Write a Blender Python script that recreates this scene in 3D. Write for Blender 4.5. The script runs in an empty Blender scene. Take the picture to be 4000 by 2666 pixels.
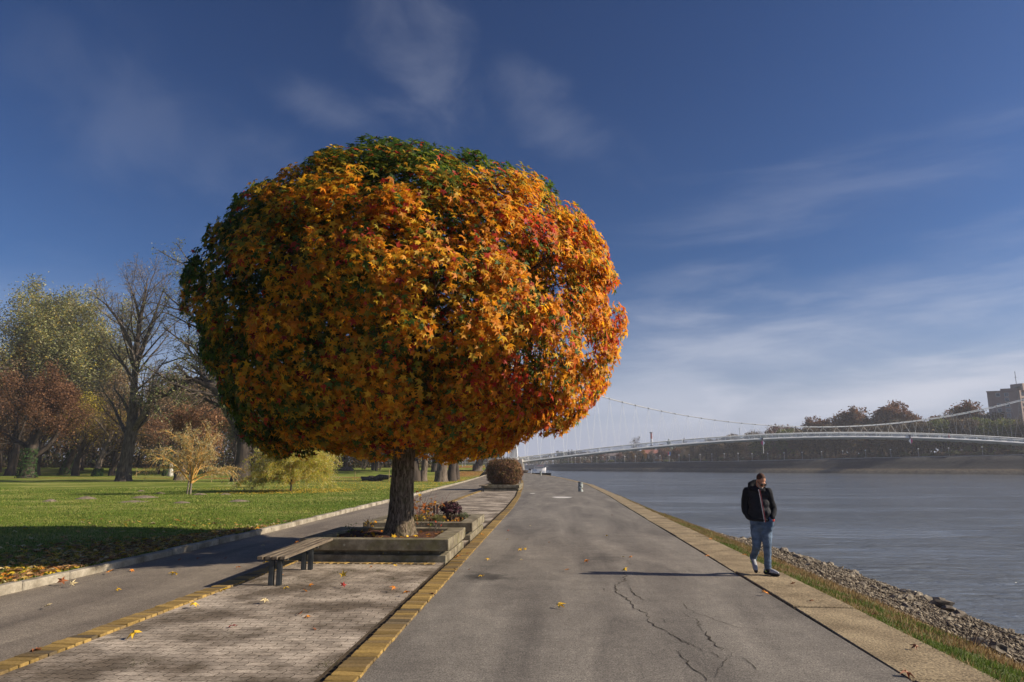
import bpy, bmesh, math, random
import numpy as np
from mathutils import Vector, Matrix, noise
sc = bpy.context.scene
R = math.radians
# ---------------------------------------------------------------- camera
F, CX, CY, HOR, EYE = 2667.0, 2000.0, 1333.0, 1822.0, 1.78
YAW = math.atan(152.0 / math.hypot(F, HOR - CY)); PIT = math.atan((HOR - CY) / F)
cd = bpy.data.cameras.new("camera"); cam = bpy.data.objects.new("camera", cd); sc.collection.objects.link(cam)
cd.lens = 24.0; cd.sensor_width = 36.0; cd.clip_start = 0.1; cd.clip_end = 12000
cam.location = (0, 0, EYE); cam.rotation_euler = (R(90) + PIT, 0, YAW); sc.camera = cam
# ---------------------------------------------------------------- light, sky, exposure
SUN_EL, SUN_AZ = 28.5, 92.5            # azimuth clockwise from +Y
world = bpy.data.worlds.new("World"); sc.world = world; world.use_nodes = True
wn, wl = world.node_tree.nodes, world.node_tree.links
wn.clear()
w_out = wn.new("ShaderNodeOutputWorld"); w_bg = wn.new("ShaderNodeBackground")
sky = wn.new("ShaderNodeTexSky"); sky.sky_type = 'NISHITA'; sky.sun_disc = False
sky.sun_elevation = R(SUN_EL); sky.sun_rotation = R(SUN_AZ); sky.altitude = 100
sky.air_density = 1.0; sky.dust_density = 1.2; sky.ozone_density = 2.5
w_bg.inputs[1].default_value = 0.095
gam = wn.new("ShaderNodeGamma"); gam.inputs[1].default_value = 1.40
tint = wn.new("ShaderNodeMixRGB"); tint.blend_type = 'MULTIPLY'; tint.inputs[0].default_value = 1; tint.inputs[2].default_value = (0.222, 0.266, 0.338, 1)
tc = wn.new("ShaderNodeTexCoord"); sep = wn.new("ShaderNodeSeparateXYZ")
wl.new(tc.outputs["Generated"], sep.inputs[0])
def wmath(op, a, b=None, c=None, clamp=False):
    n = wn.new("ShaderNodeMath"); n.operation = op; n.use_clamp = clamp
    for i, v in enumerate((a, b, c)):
        if v is None: continue
        if isinstance(v, (int, float)): n.inputs[i].default_value = v
        else: wl.new(v, n.inputs[i])
    return n.outputs[0]
F0, CX0, CY0 = 2667.0, 2000.0, 1333.0
def w_ray(px, py):
    x = (px - CX0) / F0; y = -(py - CY0) / F0
    d = (x, math.cos(PIT) - y * math.sin(PIT), math.sin(PIT) + y * math.cos(PIT)); c, s_ = math.cos(YAW), math.sin(YAW)
    return math.atan2(d[0] * c - d[1] * s_, d[0] * s_ + d[1] * c), math.atan2(d[2], math.hypot(d[0], math.hypot(d[1], 0)))
az = wmath('ARCTAN2', sep.outputs[0], sep.outputs[1]); el = wmath('ARCSINE', sep.outputs[2])
cmb = wn.new("ShaderNodeCombineXYZ"); wl.new(az, cmb.inputs[0]); wl.new(el, cmb.inputs[1])
def wnoise(sx, sy, rot, scale, detail, dist, off):
    mp = wn.new("ShaderNodeMapping"); mp.inputs["Scale"].default_value = (sx, sy, 1); mp.inputs["Rotation"].default_value = (0, 0, R(rot)); mp.inputs["Location"].default_value = (off, off * .6, 0)
    wl.new(cmb.outputs[0], mp.inputs[0]); n = wn.new("ShaderNodeTexNoise"); n.inputs["Scale"].default_value = scale; n.inputs["Detail"].default_value = detail; n.inputs["Roughness"].default_value = .56; n.inputs["Distortion"].default_value = dist
    wl.new(mp.outputs[0], n.inputs["Vector"]); return n.outputs[0]
nA = wnoise(1, 1.6, 35, 5.0, 8, .5, 2.0); nB = wnoise(.55, 2.6, -4, 6.0, 8, .4, 5.0)
total = None
for (px, py, rx, ry, rot, st, nz) in [(1640, 310, 460, 210, -52, .14, nA), (2160, 480, 330, 130, -30, .10, nA), (700, 560, 700, 260, -20, .075, nA), (1290, 440, 300, 80, -12, .10, nA), (3150, 800, 800, 150, 8, .14, nB), (2720, 1060, 320, 80, 4, .22, nB),
                                      (3300, 1300, 1150, 190, 3, .50, nB), (3650, 1540, 1200, 210, 3, .95, nB), (2650, 1560, 700, 200, 0, .50, nB), (330, 1120, 300, 130, 10, .18, nA), (3500, 1060, 600, 110, 6, .18, nB)]:
    a0, e0 = w_ray(px, py); k = 1 / 2900.0; cr_, sr_ = math.cos(R(-rot)), math.sin(R(-rot))
    dx = wmath('SUBTRACT', az, a0); dy = wmath('SUBTRACT', el, e0)
    qx = wmath('MULTIPLY', wmath('ADD', wmath('MULTIPLY', dx, cr_), wmath('MULTIPLY', dy, -sr_)), 1 / (rx * k)); qy = wmath('MULTIPLY', wmath('ADD', wmath('MULTIPLY', dx, sr_), wmath('MULTIPLY', dy, cr_)), 1 / (ry * k))
    d2 = wmath('SQRT', wmath('ADD', wmath('MULTIPLY', qx, qx), wmath('MULTIPLY', qy, qy)))
    m = wn.new("ShaderNodeMapRange"); m.interpolation_type = 'SMOOTHERSTEP'
    for i, q in ((1, 1.5), (2, -.75), (3, 0.0), (4, st)): m.inputs[i].default_value = q
    wl.new(wmath('MULTIPLY_ADD', wmath('SUBTRACT', .5, nz), 4.2, d2), m.inputs[0])
    total = m.outputs[0] if total is None else wmath('MAXIMUM', total, m.outputs[0])
amt = wmath('MINIMUM', total, .9)
# even mist near the horizon
hz = wn.new("ShaderNodeMapRange"); hz.interpolation_type = 'SMOOTHSTEP'
for i, q in ((1, 0.26), (2, -0.02), (3, 0.0), (4, 0.92)): hz.inputs[i].default_value = q
wl.new(sep.outputs[2], hz.inputs[0])
wl.new(sky.outputs[0], gam.inputs[0]); wl.new(gam.outputs[0], tint.inputs[1])
mx1 = wn.new("ShaderNodeMixRGB"); wl.new(hz.outputs[0], mx1.inputs[0]); wl.new(tint.outputs[0], mx1.inputs[1]); mx1.inputs[2].default_value = (3.8, 4.05, 5.15, 1)
mx2 = wn.new("ShaderNodeMixRGB"); wl.new(amt, mx2.inputs[0]); wl.new(mx1.outputs[0], mx2.inputs[1]); mx2.inputs[2].default_value = (4.9, 5.1, 5.9, 1)
wl.new(mx2.outputs[0], w_bg.inputs[0]); wl.new(w_bg.outputs[0], w_out.inputs[0])
sd = bpy.data.lights.new("sun", 'SUN'); sd.energy = 5.0; sd.angle = R(0.55); sd.color = (1.0, 0.86, 0.68)
so = bpy.data.objects.new("sun", sd); sc.collection.objects.link(so); so.location = (60, -10, 60)
SV = Vector((math.sin(R(SUN_AZ)) * math.cos(R(SUN_EL)), math.cos(R(SUN_AZ)) * math.cos(R(SUN_EL)), math.sin(R(SUN_EL))))
so.rotation_euler = SV.to_track_quat('Z', 'Y').to_euler()
sc.view_settings.view_transform = 'Standard'; sc.view_settings.look = 'None'; sc.view_settings.exposure = 0.42; sc.view_settings.gamma = 1.0
sc.cycles.use_denoising = True
sc.cycles.max_bounces = 6; sc.cycles.diffuse_bounces = 3; sc.cycles.glossy_bounces = 3; sc.cycles.transmission_bounces = 4; sc.cycles.transparent_max_bounces = 6; sc.cycles.volume_bounces = 0
sc.cycles.sample_clamp_indirect = 6.0

# ---------------------------------------------------------------- photograph pixel -> point of the place
def ray(px, py):
    x = (px - CX) / F; y = -(py - CY) / F
    d = (x, math.cos(PIT) - y * math.sin(PIT), math.sin(PIT) + y * math.cos(PIT))
    c, s = math.cos(YAW), math.sin(YAW)
    return (d[0] * c - d[1] * s, d[0] * s + d[1] * c, d[2])
def G(px, py, z=0.0):
    d = ray(px, py); t = (z - EYE) / d[2]; return (d[0] * t, d[1] * t)
def A(px, py, Y):
    d = ray(px, py); t = Y / d[1]; return Vector((d[0] * t, Y, EYE + d[2] * t))

# ---------------------------------------------------------------- object helpers
COL = sc.collection
def tag(o, label=None, cat=None, group=None, kind=None):
    if label: o['label'] = label
    if cat: o['category'] = cat
    if group: o['group'] = group
    if kind: o['kind'] = kind
    return o
def empty(name, loc=(0, 0, 0), label=None, cat=None, group=None, rz=0):
    o = bpy.data.objects.new(name, None); COL.objects.link(o); o.location = loc; o.rotation_euler = (0, 0, rz); o.empty_display_size = 0.2
    return tag(o, label, cat, group)
def mkobj(name, me, mat, parent=None):
    o = bpy.data.objects.new(name, me); COL.objects.link(o)
    if mat: me.materials.append(mat)
    if parent: o.parent = parent
    return o
def mesh(name, V, Fc, mat, parent=None, cols=None, smooth=False):
    me = bpy.data.meshes.new(name); me.from_pydata([tuple(v) for v in V], [], Fc)
    if smooth: me.polygons.foreach_set('use_smooth', [True] * len(me.polygons))
    if cols is not None: setcol(me, cols)
    me.update()
    return mkobj(name, me, mat, parent)
def setcol(me, cols):
    a = me.color_attributes.new("Col", 'FLOAT_COLOR', 'POINT')
    c = np.asarray(cols, dtype=np.float32)
    if c.shape[1] == 3: c = np.hstack([c, np.ones((len(c), 1), np.float32)])
    a.data.foreach_set('color', c.ravel())
def np_mesh(name, V, T, mat, parent=None, cols=None, smooth=False):
    """V (n,3) float, T (m,k) int with k verts a face"""
    V = np.asarray(V, np.float32); T = np.asarray(T, np.int32); m, k = T.shape
    me = bpy.data.meshes.new(name); me.vertices.add(len(V)); me.vertices.foreach_set('co', V.ravel())
    me.loops.add(m * k); me.loops.foreach_set('vertex_index', T.ravel())
    me.polygons.add(m); me.polygons.foreach_set('loop_start', np.arange(0, m * k, k, dtype=np.int32))
    if smooth: me.polygons.foreach_set('use_smooth', np.ones(m, bool))
    me.update(calc_edges=True)
    if cols is not None: setcol(me, cols)
    return mkobj(name, me, mat, parent)
class MB:
    def __init__(s): s.V = []; s.F = []; s.C = []
    def add(s, V, Fc, col=None):
        b = len(s.V); s.V += [tuple(v) for v in V]; s.F += [tuple(i + b for i in f) for f in Fc]
        if col is not None: s.C += [col] * len(V)
    def box(s, c, d, rz=0, bev=0.0, col=None, tilt=(0, 0)):
        bm = bmesh.new(); bmesh.ops.create_cube(bm, size=1)
        for v in bm.verts: v.co = Vector((v.co.x * d[0], v.co.y * d[1], v.co.z * d[2]))
        if bev: bmesh.ops.bevel(bm, geom=bm.edges[:], offset=bev, segments=1, affect='EDGES')
        M = Matrix.Translation(c) @ Matrix.Rotation(rz, 4, 'Z') @ Matrix.Rotation(tilt[0], 4, 'X') @ Matrix.Rotation(tilt[1], 4, 'Y')
        bm.transform(M); bm.verts.index_update()
        s.add([v.co[:] for v in bm.verts], [[v.index for v in f.verts] for f in bm.faces], col); bm.free()
    def tube(s, pts, rad, k=6, cap=True, col=None):
        pts = [Vector(p) for p in pts]; n = len(pts)
        if isinstance(rad, (int, float)): rad = [rad] * n
        V = []; up = Vector((0, 0, 1)); u = None
        for i in range(n):
            t = (pts[min(i + 1, n - 1)] - pts[max(i - 1, 0)])
            t = t.normalized() if t.length > 1e-9 else up
            if u is None:
                u = t.cross(up if abs(t.z) < 0.9 else Vector((1, 0, 0))).normalized()
            else:
                u = (u - t * u.dot(t)); u = u.normalized() if u.length > 1e-6 else t.orthogonal().normalized()
            w = t.cross(u)
            for j in range(k):
                a = 2 * math.pi * j / k
                V.append(pts[i] + (u * math.cos(a) + w * math.sin(a)) * rad[i])
        Fc = [(i * k + j, i * k + (j + 1) % k, (i + 1) * k + (j + 1) % k, (i + 1) * k + j) for i in range(n - 1) for j in range(k)]
        if cap: Fc += [tuple(range(k))[::-1], tuple((n - 1) * k + j for j in range(k))]
        s.add(V, Fc, col)
    def lathe(s, prof, c=(0, 0, 0), k=16, col=None):
        V = [(c[0] + r * math.cos(2 * math.pi * j / k), c[1] + r * math.sin(2 * math.pi * j / k), c[2] + z) for r, z in prof for j in range(k)]
        Fc = [(i * k + j, i * k + (j + 1) % k, (i + 1) * k + (j + 1) % k, (i + 1) * k + j) for i in range(len(prof) - 1) for j in range(k)]
        Fc += [tuple(range(k))[::-1], tuple((len(prof) - 1) * k + j for j in range(k))]
        s.add(V, Fc, col)
    def build(s, name, mat, parent=None, smooth=False):
        return mesh(name, s.V, s.F, mat, parent, s.C if s.C else None, smooth)
def copy_tree(o, parent=None):
    c = o.copy(); COL.objects.link(c); c.parent = parent
    for ch in list(o.children): copy_tree(ch, c)
    return c
# ---------------------------------------------------------------- materials
def nt(name):
    m = bpy.data.materials.new(name); m.use_nodes = True
    n, l = m.node_tree.nodes, m.node_tree.links
    return m, n, l, n["Principled BSDF"]
def N(n, t, **kw):
    x = n.new(t)
    for k, v in kw.items():
        if k in x.inputs: x.inputs[k].default_value = v
        else: setattr(x, k, v)
    return x
def ramp(n, stops):
    r = n.new("ShaderNodeValToRGB"); e = r.color_ramp.elements
    while len(e) < len(stops): e.new(0.5)
    for i, (p, c) in enumerate(stops): e[i].position = p; e[i].color = (c[0], c[1], c[2], 1)
    return r
def surf(name, stops, scale=3.0, detail=6, rough=0.85, bump=0.2, bscale=40.0, stretch=(1, 1, 1), spec=0.3, fine=0.0, coord='Position', bdist=0.01, metal=0.0):
    """noise coloured surface: a colour ramp over noise, fine speckle, bump"""
    m, n, l, p = nt(name)
    if coord == 'Position': src = n.new("ShaderNodeNewGeometry").outputs["Position"]
    else: src = n.new("ShaderNodeTexCoord").outputs["Object"]
    mp = N(n, "ShaderNodeMapping"); mp.inputs["Scale"].default_value = stretch; l.new(src, mp.inputs[0])
    a = N(n, "ShaderNodeTexNoise", Scale=scale, Detail=detail, Roughness=0.6); l.new(mp.outputs[0], a.inputs["Vector"])
    r = ramp(n, stops); l.new(a.outputs[0], r.inputs[0]); col = r.outputs[0]
    b = N(n, "ShaderNodeTexNoise", Scale=bscale, Detail=3, Roughness=0.7); l.new(mp.outputs[0], b.inputs["Vector"])
    if fine:
        mr = N(n, "ShaderNodeMapRange"); l.new(b.outputs[0], mr.inputs[0])
        for i, q in ((1, 0.3), (2, 0.7), (3, 1 - fine), (4, 1 + fine)): mr.inputs[i].default_value = q
        mm = N(n, "ShaderNodeVectorMath", operation='SCALE'); l.new(col, mm.inputs[0]); l.new(mr.outputs[0], mm.inputs["Scale"]); col = mm.outputs[0]
    l.new(col, p.inputs["Base Color"])
    if bump:
        bp = N(n, "ShaderNodeBump", Strength=bump, Distance=bdist); l.new(b.outputs[0], bp.inputs["Height"]); l.new(bp.outputs[0], p.inputs["Normal"])
    p.inputs["Roughness"].default_value = rough; p.inputs["Specular IOR Level"].default_value = spec; p.inputs["Metallic"].default_value = metal
    return m
def plain(name, c, rough=0.6, spec=0.4, metal=0.0, var=0.12):
    return surf(name, [(0.3, tuple(q * (1 - var) for q in c)), (0.7, tuple(q * (1 + var) for q in c))], scale=4, rough=rough, bump=0.05, spec=spec, metal=metal)
def leafmat(name, trans=0.35, rough=0.5, spec=0.3, tb=1.0):
    m, n, l, p = nt(name)
    a = N(n, "ShaderNodeAttribute", attribute_name="Col")
    l.new(a.outputs[0], p.inputs["Base Color"]); p.inputs["Roughness"].default_value = rough; p.inputs["Specular IOR Level"].default_value = spec
    t = N(n, "ShaderNodeBsdfTranslucent"); sm = N(n, "ShaderNodeVectorMath", operation='SCALE'); sm.inputs["Scale"].default_value = tb
    l.new(a.outputs[0], sm.inputs[0]); l.new(sm.outputs[0], t.inputs[0])
    mx = N(n, "ShaderNodeMixShader"); mx.inputs[0].default_value = trans
    l.new(p.outputs[0], mx.inputs[1]); l.new(t.outputs[0], mx.inputs[2]); l.new(mx.outputs[0], n["Material Output"].inputs[0])
    return m
def attrmat(name, rough=0.8, spec=0.3, fine=0.25, bscale=60, bump=0.25, bdist=0.004):
    m, n, l, p = nt(name)
    a = N(n, "ShaderNodeAttribute", attribute_name="Col")
    g = n.new("ShaderNodeNewGeometry"); b = N(n, "ShaderNodeTexNoise", Scale=bscale, Detail=4, Roughness=0.7); l.new(g.outputs["Position"], b.inputs["Vector"])
    mr = N(n, "ShaderNodeMapRange"); l.new(b.outputs[0], mr.inputs[0])
    for i, q in ((1, 0.3), (2, 0.7), (3, 1 - fine), (4, 1 + fine)): mr.inputs[i].default_value = q
    mm = N(n, "ShaderNodeVectorMath", operation='SCALE'); l.new(a.outputs[0], mm.inputs[0]); l.new(mr.outputs[0], mm.inputs["Scale"])
    l.new(mm.outputs[0], p.inputs["Base Color"]); p.inputs["Roughness"].default_value = rough; p.inputs["Specular IOR Level"].default_value = spec
    bp = N(n, "ShaderNodeBump", Strength=bump, Distance=bdist); l.new(b.outputs[0], bp.inputs["Height"]); l.new(bp.outputs[0], p.inputs["Normal"])
    return m
M = {}
M['leaf'] = leafmat("leaf", 0.50, 0.5, 0.22, 1.3)
M['leaf_far'] = leafmat("leaf_far", 0.30, 0.7, 0.15)
M['grass'] = leafmat("grass_blade", 0.35, 0.6, 0.2)
M['litter'] = leafmat("dry_leaf", 0.2, 0.6, 0.25)
M['bark'] = surf("bark", [(0.35, (0.045, 0.034, 0.026)), (0.65, (0.15, 0.12, 0.095))], scale=6, bscale=14, bump=0.9, stretch=(1, 1, 0.25), rough=0.95, bdist=0.03, coord='Object')
M['bark_dark'] = surf("bark_dark", [(0.35, (0.028, 0.022, 0.018)), (0.65, (0.085, 0.066, 0.052))], scale=2, bscale=7, bump=0.8, stretch=(1, 1, 0.3), rough=0.95, bdist=0.06, coord='Object')
M['bark_pale'] = surf("bark_pale", [(0.35, (0.06, 0.045, 0.034)), (0.65, (0.22, 0.175, 0.135))], scale=5, bscale=9, bump=1.0, stretch=(1, 1, 0.3), rough=0.95, bdist=0.05, coord='Object')
M['twig'] = surf("twig", [(0.3, (0.06, 0.045, 0.035)), (0.7, (0.12, 0.095, 0.075))], scale=3, bump=0, rough=0.9)
M['twig_pale'] = surf("twig_pale", [(0.3, (0.13, 0.11, 0.09)), (0.7, (0.25, 0.21, 0.17))], scale=3, bump=0, rough=0.9)
M['willow_twig'] = surf("willow_twig", [(0.3, (0.42, 0.24, 0.06)), (0.7, (0.62, 0.36, 0.10))], scale=3, bump=0, rough=0.7)
M['conc'] = None
# ================================================================= THE SETTING
def smooth(a, b, x):
    t = max(0.0, min(1.0, (x - a) / (b - a))); return t * t * (3 - 2 * t)
def tab(T):
    xs = [p[0] for p in T]; ys = [p[1] for p in T]
    return lambda Y: float(np.interp(Y, xs, ys))
YO = tab([(-10, -1.64), (30, -1.66), (42, -1.85), (48, -2.07), (56, -2.28), (63, -2.5), (85, -3.4), (102, -4.5), (137, -6.2), (190, -11)])   # road edge of the yellow edging
YI = lambda Y: YO(Y) - 0.31
LE = tab([(-10, -4.72), (30, -4.84), (40, -4.98), (53, -5.02), (60, -5.05)])         # left yellow edging, paving side
KB = tab([(-10, -7.62), (9, -7.68), (20, -7.70), (25, -7.87), (41, -8.33), (80, -9.8), (110, -11.3), (144, -13.3), (190, -18.0)])
AI = tab([(-10, 2.95), (6, 3.02), (12, 3.10), (30, 3.3), (43, 3.5), (68, 3.5), (85, 2.6), (107, 1.3), (137, -1.1), (189, -8.2)])
AO = tab([(-10, 3.65), (6, 3.78), (9, 3.84), (16, 3.96), (28, 4.03), (42, 4.15), (68, 4.1), (85, 3.2), (107, 1.9), (137, -0.4), (189, -7.4)])
XW = tab([(-10, 8.2), (6, 8.5), (14, 8.75), (22, 9.0), (25, 8.9), (28, 8.6), (32, 7.4), (40, 6.7), (60, 6.3), (85, 5.4), (137, 1.9), (189, -5.0)])
WZ = -1.35
def lawn_z(x, Y):
    rise = 1.35 * smooth(104, 150, Y) + 0.8 * smooth(150, 200, Y) * smooth(-70, -40, x)
    und = 0.05 * noise.noise(Vector((x * 0.12, Y * 0.12, 0)))
    return 0.085 + rise + und * min(1.0, max(0.0, (KB(min(Y, 190)) - 0.3 - x) / 3))
def grid(name, xs_of_Y, Ys, zf, mat, colf=None):
    V = []; C = []; nx = len(xs_of_Y(Ys[0]))
    for Y in Ys:
        for x in xs_of_Y(Y):
            V.append((x, Y, zf(x, Y)))
            if colf: C.append(colf(x, Y))
    Fc = [(i * nx + j, i * nx + j + 1, (i + 1) * nx + j + 1, (i + 1) * nx + j) for i in range(len(Ys) - 1) for j in range(nx - 1)]
    o = mesh(name, V, Fc, mat, cols=C if colf else None, smooth=True); o['kind'] = 'structure'; return o
def lin(a, b, n): return [a + (b - a) * i / (n - 1) for i in range(n)]

# --- materials of the setting
def asphalt(name, dark, light, seed):
    m, n, l, p = nt(name)
    g = n.new("ShaderNodeNewGeometry").outputs["Position"]
    mp = N(n, "ShaderNodeMapping"); mp.inputs["Scale"].default_value = (1.0, 0.16, 1); mp.inputs["Location"].default_value = (seed, 0, 0); l.new(g, mp.inputs[0])
    a = N(n, "ShaderNodeTexNoise", Scale=1.1, Detail=5, Roughness=0.6, Distortion=0.6); l.new(mp.outputs[0], a.inputs["Vector"])
    r = ramp(n, [(0.32, dark), (0.68, light)]); l.new(a.outputs[0], r.inputs[0])
    b = N(n, "ShaderNodeTexNoise", Scale=60, Detail=4, Roughness=0.85); l.new(g, b.inputs["Vector"])
    mr = N(n, "ShaderNodeMapRange"); l.new(b.outputs[0], mr.inputs[0])
    for i, q in ((1, 0.38), (2, 0.64), (3, 0.35), (4, 1.95)): mr.inputs[i].default_value = q
    c = N(n, "ShaderNodeTexNoise", Scale=2.2, Detail=8, Roughness=0.7); l.new(g, c.inputs["Vector"])
    mr2 = N(n, "ShaderNodeMapRange"); l.new(c.outputs[0], mr2.inputs[0])
    for i, q in ((1, 0.3), (2, 0.7), (3, 0.80), (4, 1.18)): mr2.inputs[i].default_value = q
    mu = N(n, "ShaderNodeMath", operation='MULTIPLY'); l.new(mr.outputs[0], mu.inputs[0]); l.new(mr2.outputs[0], mu.inputs[1])
    d_ = N(n, "ShaderNodeTexNoise", Scale=17, Detail=5, Roughness=0.75); l.new(g, d_.inputs["Vector"])
    mr3 = N(n, "ShaderNodeMapRange"); l.new(d_.outputs[0], mr3.inputs[0])
    for i, q in ((1, 0.32), (2, 0.68), (3, 0.74), (4, 1.28)): mr3.inputs[i].default_value = q
    mu3 = N(n, "ShaderNodeMath", operation='MULTIPLY'); l.new(mu.outputs[0], mu3.inputs[0]); l.new(mr3.outputs[0], mu3.inputs[1])
    fac = mu3.outputs[0]
    # oily stains with shapes of their own
    for (sx, sy, rx, ry, s) in STAINS:
        vm = N(n, "ShaderNodeVectorMath", operation='SUBTRACT'); l.new(g, vm.inputs[0]); vm.inputs[1].default_value = (sx, sy, 0)
        vd = N(n, "ShaderNodeVectorMath", operation='DIVIDE'); l.new(vm.outputs[0], vd.inputs[0]); vd.inputs[1].default_value = (rx, ry, 1)
        ln = N(n, "ShaderNodeVectorMath", operation='LENGTH'); l.new(vd.outputs[0], ln.inputs[0])
        ad = N(n, "ShaderNodeMath", operation='MULTIPLY_ADD'); l.new(c.outputs[0], ad.inputs[0]); ad.inputs[1].default_value = 1.6; l.new(ln.outputs["Value"], ad.inputs[2])
        ms = N(n, "ShaderNodeMapRange", interpolation_type='SMOOTHSTEP'); l.new(ad.outputs[0], ms.inputs[0])
        for i, q in ((1, 1.15), (2, 1.9), (3, s), (4, 1.0)): ms.inputs[i].default_value = q
        mm = N(n, "ShaderNodeMath", operation='MULTIPLY'); l.new(fac, mm.inputs[0]); l.new(ms.outputs[0], mm.inputs[1]); fac = mm.outputs[0]
    sc_ = N(n, "ShaderNodeVectorMath", operation='SCALE'); l.new(r.outputs[0], sc_.inputs[0]); l.new(fac, sc_.inputs["Scale"])
    l.new(sc_.outputs[0], p.inputs["Base Color"]); p.inputs["Roughness"].default_value = 0.86; p.inputs["Specular IOR Level"].default_value = 0.35
    bp = N(n, "ShaderNodeBump", Strength=0.7, Distance=0.006); l.new(b.outputs[0], bp.inputs["Height"]); l.new(bp.outputs[0], p.inputs["Normal"])
    return m
s1 = G(1890, 2255); s2 = G(2370, 2180); s3 = G(2050, 2215); s4 = G(1990, 1990)
STAINS = [(s1[0], s1[1], 0.42, 0.65, 0.42), (s2[0], s2[1], 0.35, 0.8, 0.62), (s3[0], s3[1], 1.3, 1.9, 0.86), (s4[0], s4[1], 0.6, 4.0, 0.85)]
M['road'] = asphalt("asphalt", (0.105, 0.095, 0.083), (0.205, 0.187, 0.160), 3.0)
STAINS = []
M['path'] = asphalt("asphalt_path", (0.12, 0.10, 0.080), (0.225, 0.192, 0.150), 9.0)

def paver_mat():
    m, n, l, p = nt("pavers")
    g = n.new("ShaderNodeNewGeometry").outputs["Position"]
    sp = n.new("ShaderNodeSeparateXYZ"); l.new(g, sp.inputs[0])
    def mt(op, a, b=None, c=None):
        x = n.new("ShaderNodeMath"); x.operation = op
        for i, v in enumerate((a, b, c)):
            if v is None: continue
            if isinstance(v, (int, float)): x.inputs[i].default_value = v
            else: l.new(v, x.inputs[i])
        return x.outputs[0]
    # interlocking blocks: the rows wave with the block's own shape
    wob = N(n, "ShaderNodeTexNoise", Scale=1.3, Detail=2); l.new(g, wob.inputs["Vector"])
    wx = mt('MULTIPLY', mt('PINGPONG', mt('ADD', sp.outputs[0], 50.0), 0.055), 0.42)
    yy = mt('ADD', mt('ADD', sp.outputs[1], wx), mt('MULTIPLY', wob.outputs[0], 0.05))
    wy = mt('MULTIPLY', mt('PINGPONG', mt('ADD', sp.outputs[1], 50.0), 0.055), 0.25)
    xx = mt('ADD', mt('ADD', sp.outputs[0], wy), mt('MULTIPLY', wob.outputs[0], 0.03))
    cb = n.new("ShaderNodeCombineXYZ"); l.new(xx, cb.inputs[0]); l.new(yy, cb.inputs[1])
    bt = N(n, "ShaderNodeTexBrick", Scale=1.0); bt.offset = 0.5; bt.squash = 1.0
    for k, q in (("Mortar Size", 0.0055), ("Mortar Smooth", 0.25), ("Bias", 0.0), ("Brick Width", 0.222), ("Row Height", 0.112)): bt.inputs[k].default_value = q
    bt.inputs["Color1"].default_value = (0.35, 0.30, 0.245, 1); bt.inputs["Color2"].default_value = (0.26, 0.225, 0.185, 1); bt.inputs["Mortar"].default_value = (0.085, 0.068, 0.05, 1)
    l.new(cb.outputs[0], bt.inputs["Vector"])
    big = N(n, "ShaderNodeTexNoise", Scale=0.9, Detail=6, Roughness=0.65); l.new(g, big.inputs["Vector"])
    r1 = ramp(n, [(0.40, (0.44, 0.41, 0.37)), (0.50, (0.90, 0.88, 0.85)), (0.60, (1.48, 1.47, 1.44))]); l.new(big.outputs[0], r1.inputs[0])
    mx = N(n, "ShaderNodeMixRGB", blend_type='MULTIPLY'); mx.inputs[0].default_value = 1; l.new(bt.outputs[0], mx.inputs[1]); l.new(r1.outputs[0], mx.inputs[2])
    fn = N(n, "ShaderNodeTexNoise", Scale=48, Detail=4, Roughness=0.75); l.new(g, fn.inputs["Vector"])
    mr = N(n, "ShaderNodeMapRange"); l.new(fn.outputs[0], mr.inputs[0])
    for i, q in ((1, 0.3), (2, 0.7), (3, 0.62), (4, 1.35)): mr.inputs[i].default_value = q
    s = N(n, "ShaderNodeVectorMath", operation='SCALE'); l.new(mx.outputs[0], s.inputs[0]); l.new(mr.outputs[0], s.inputs["Scale"])
    # moss and dirt that fills the joints in places
    ms = N(n, "ShaderNodeTexNoise", Scale=2.7, Detail=7, Roughness=0.7); l.new(g, ms.inputs["Vector"])
    mk = N(n, "ShaderNodeMapRange"); l.new(ms.outputs[0], mk.inputs[0]); mk.inputs[1].default_value = 0.56; mk.inputs[2].default_value = 0.70; mk.inputs[4].default_value = 0.75
    m2 = N(n, "ShaderNodeMixRGB"); l.new(mk.outputs[0], m2.inputs[0]); l.new(s.outputs[0], m2.inputs[1]); m2.inputs[2].default_value = (0.075, 0.058, 0.036, 1)
    l.new(m2.outputs[0], p.inputs["Base Color"]); p.inputs["Roughness"].default_value = 0.9; p.inputs["Specular IOR Level"].default_value = 0.2
    hh = mt('ADD', mt('MULTIPLY', bt.outputs["Fac"], -1.0), mt('MULTIPLY', fn.outputs[0], 0.35))
    bp = N(n, "ShaderNodeBump", Strength=0.8, Distance=0.008); l.new(hh, bp.inputs["Height"]); l.new(bp.outputs[0], p.inputs["Normal"])
    return m
M['pavers'] = paver_mat()
M['soil'] = surf("soil", [(0.35, (0.035, 0.026, 0.018)), (0.65, (0.10, 0.075, 0.05))], scale=5, bump=0.7, bscale=40, rough=0.95, fine=0.3)
M['slab'] = surf("exposed_aggregate", [(0.35, (0.19, 0.145, 0.085)), (0.65, (0.34, 0.27, 0.165))], scale=1.6, bump=1.0, bscale=42, rough=0.92, fine=0.75, bdist=0.008)
M['kerb'] = surf("kerb_stone", [(0.35, (0.17, 0.145, 0.105)), (0.65, (0.40, 0.36, 0.285))], scale=2.2, bump=0.4, bscale=30, rough=0.9, fine=0.2)
M['brick'] = attrmat("yellow_brick", rough=0.85, fine=0.30, bscale=38)

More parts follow.
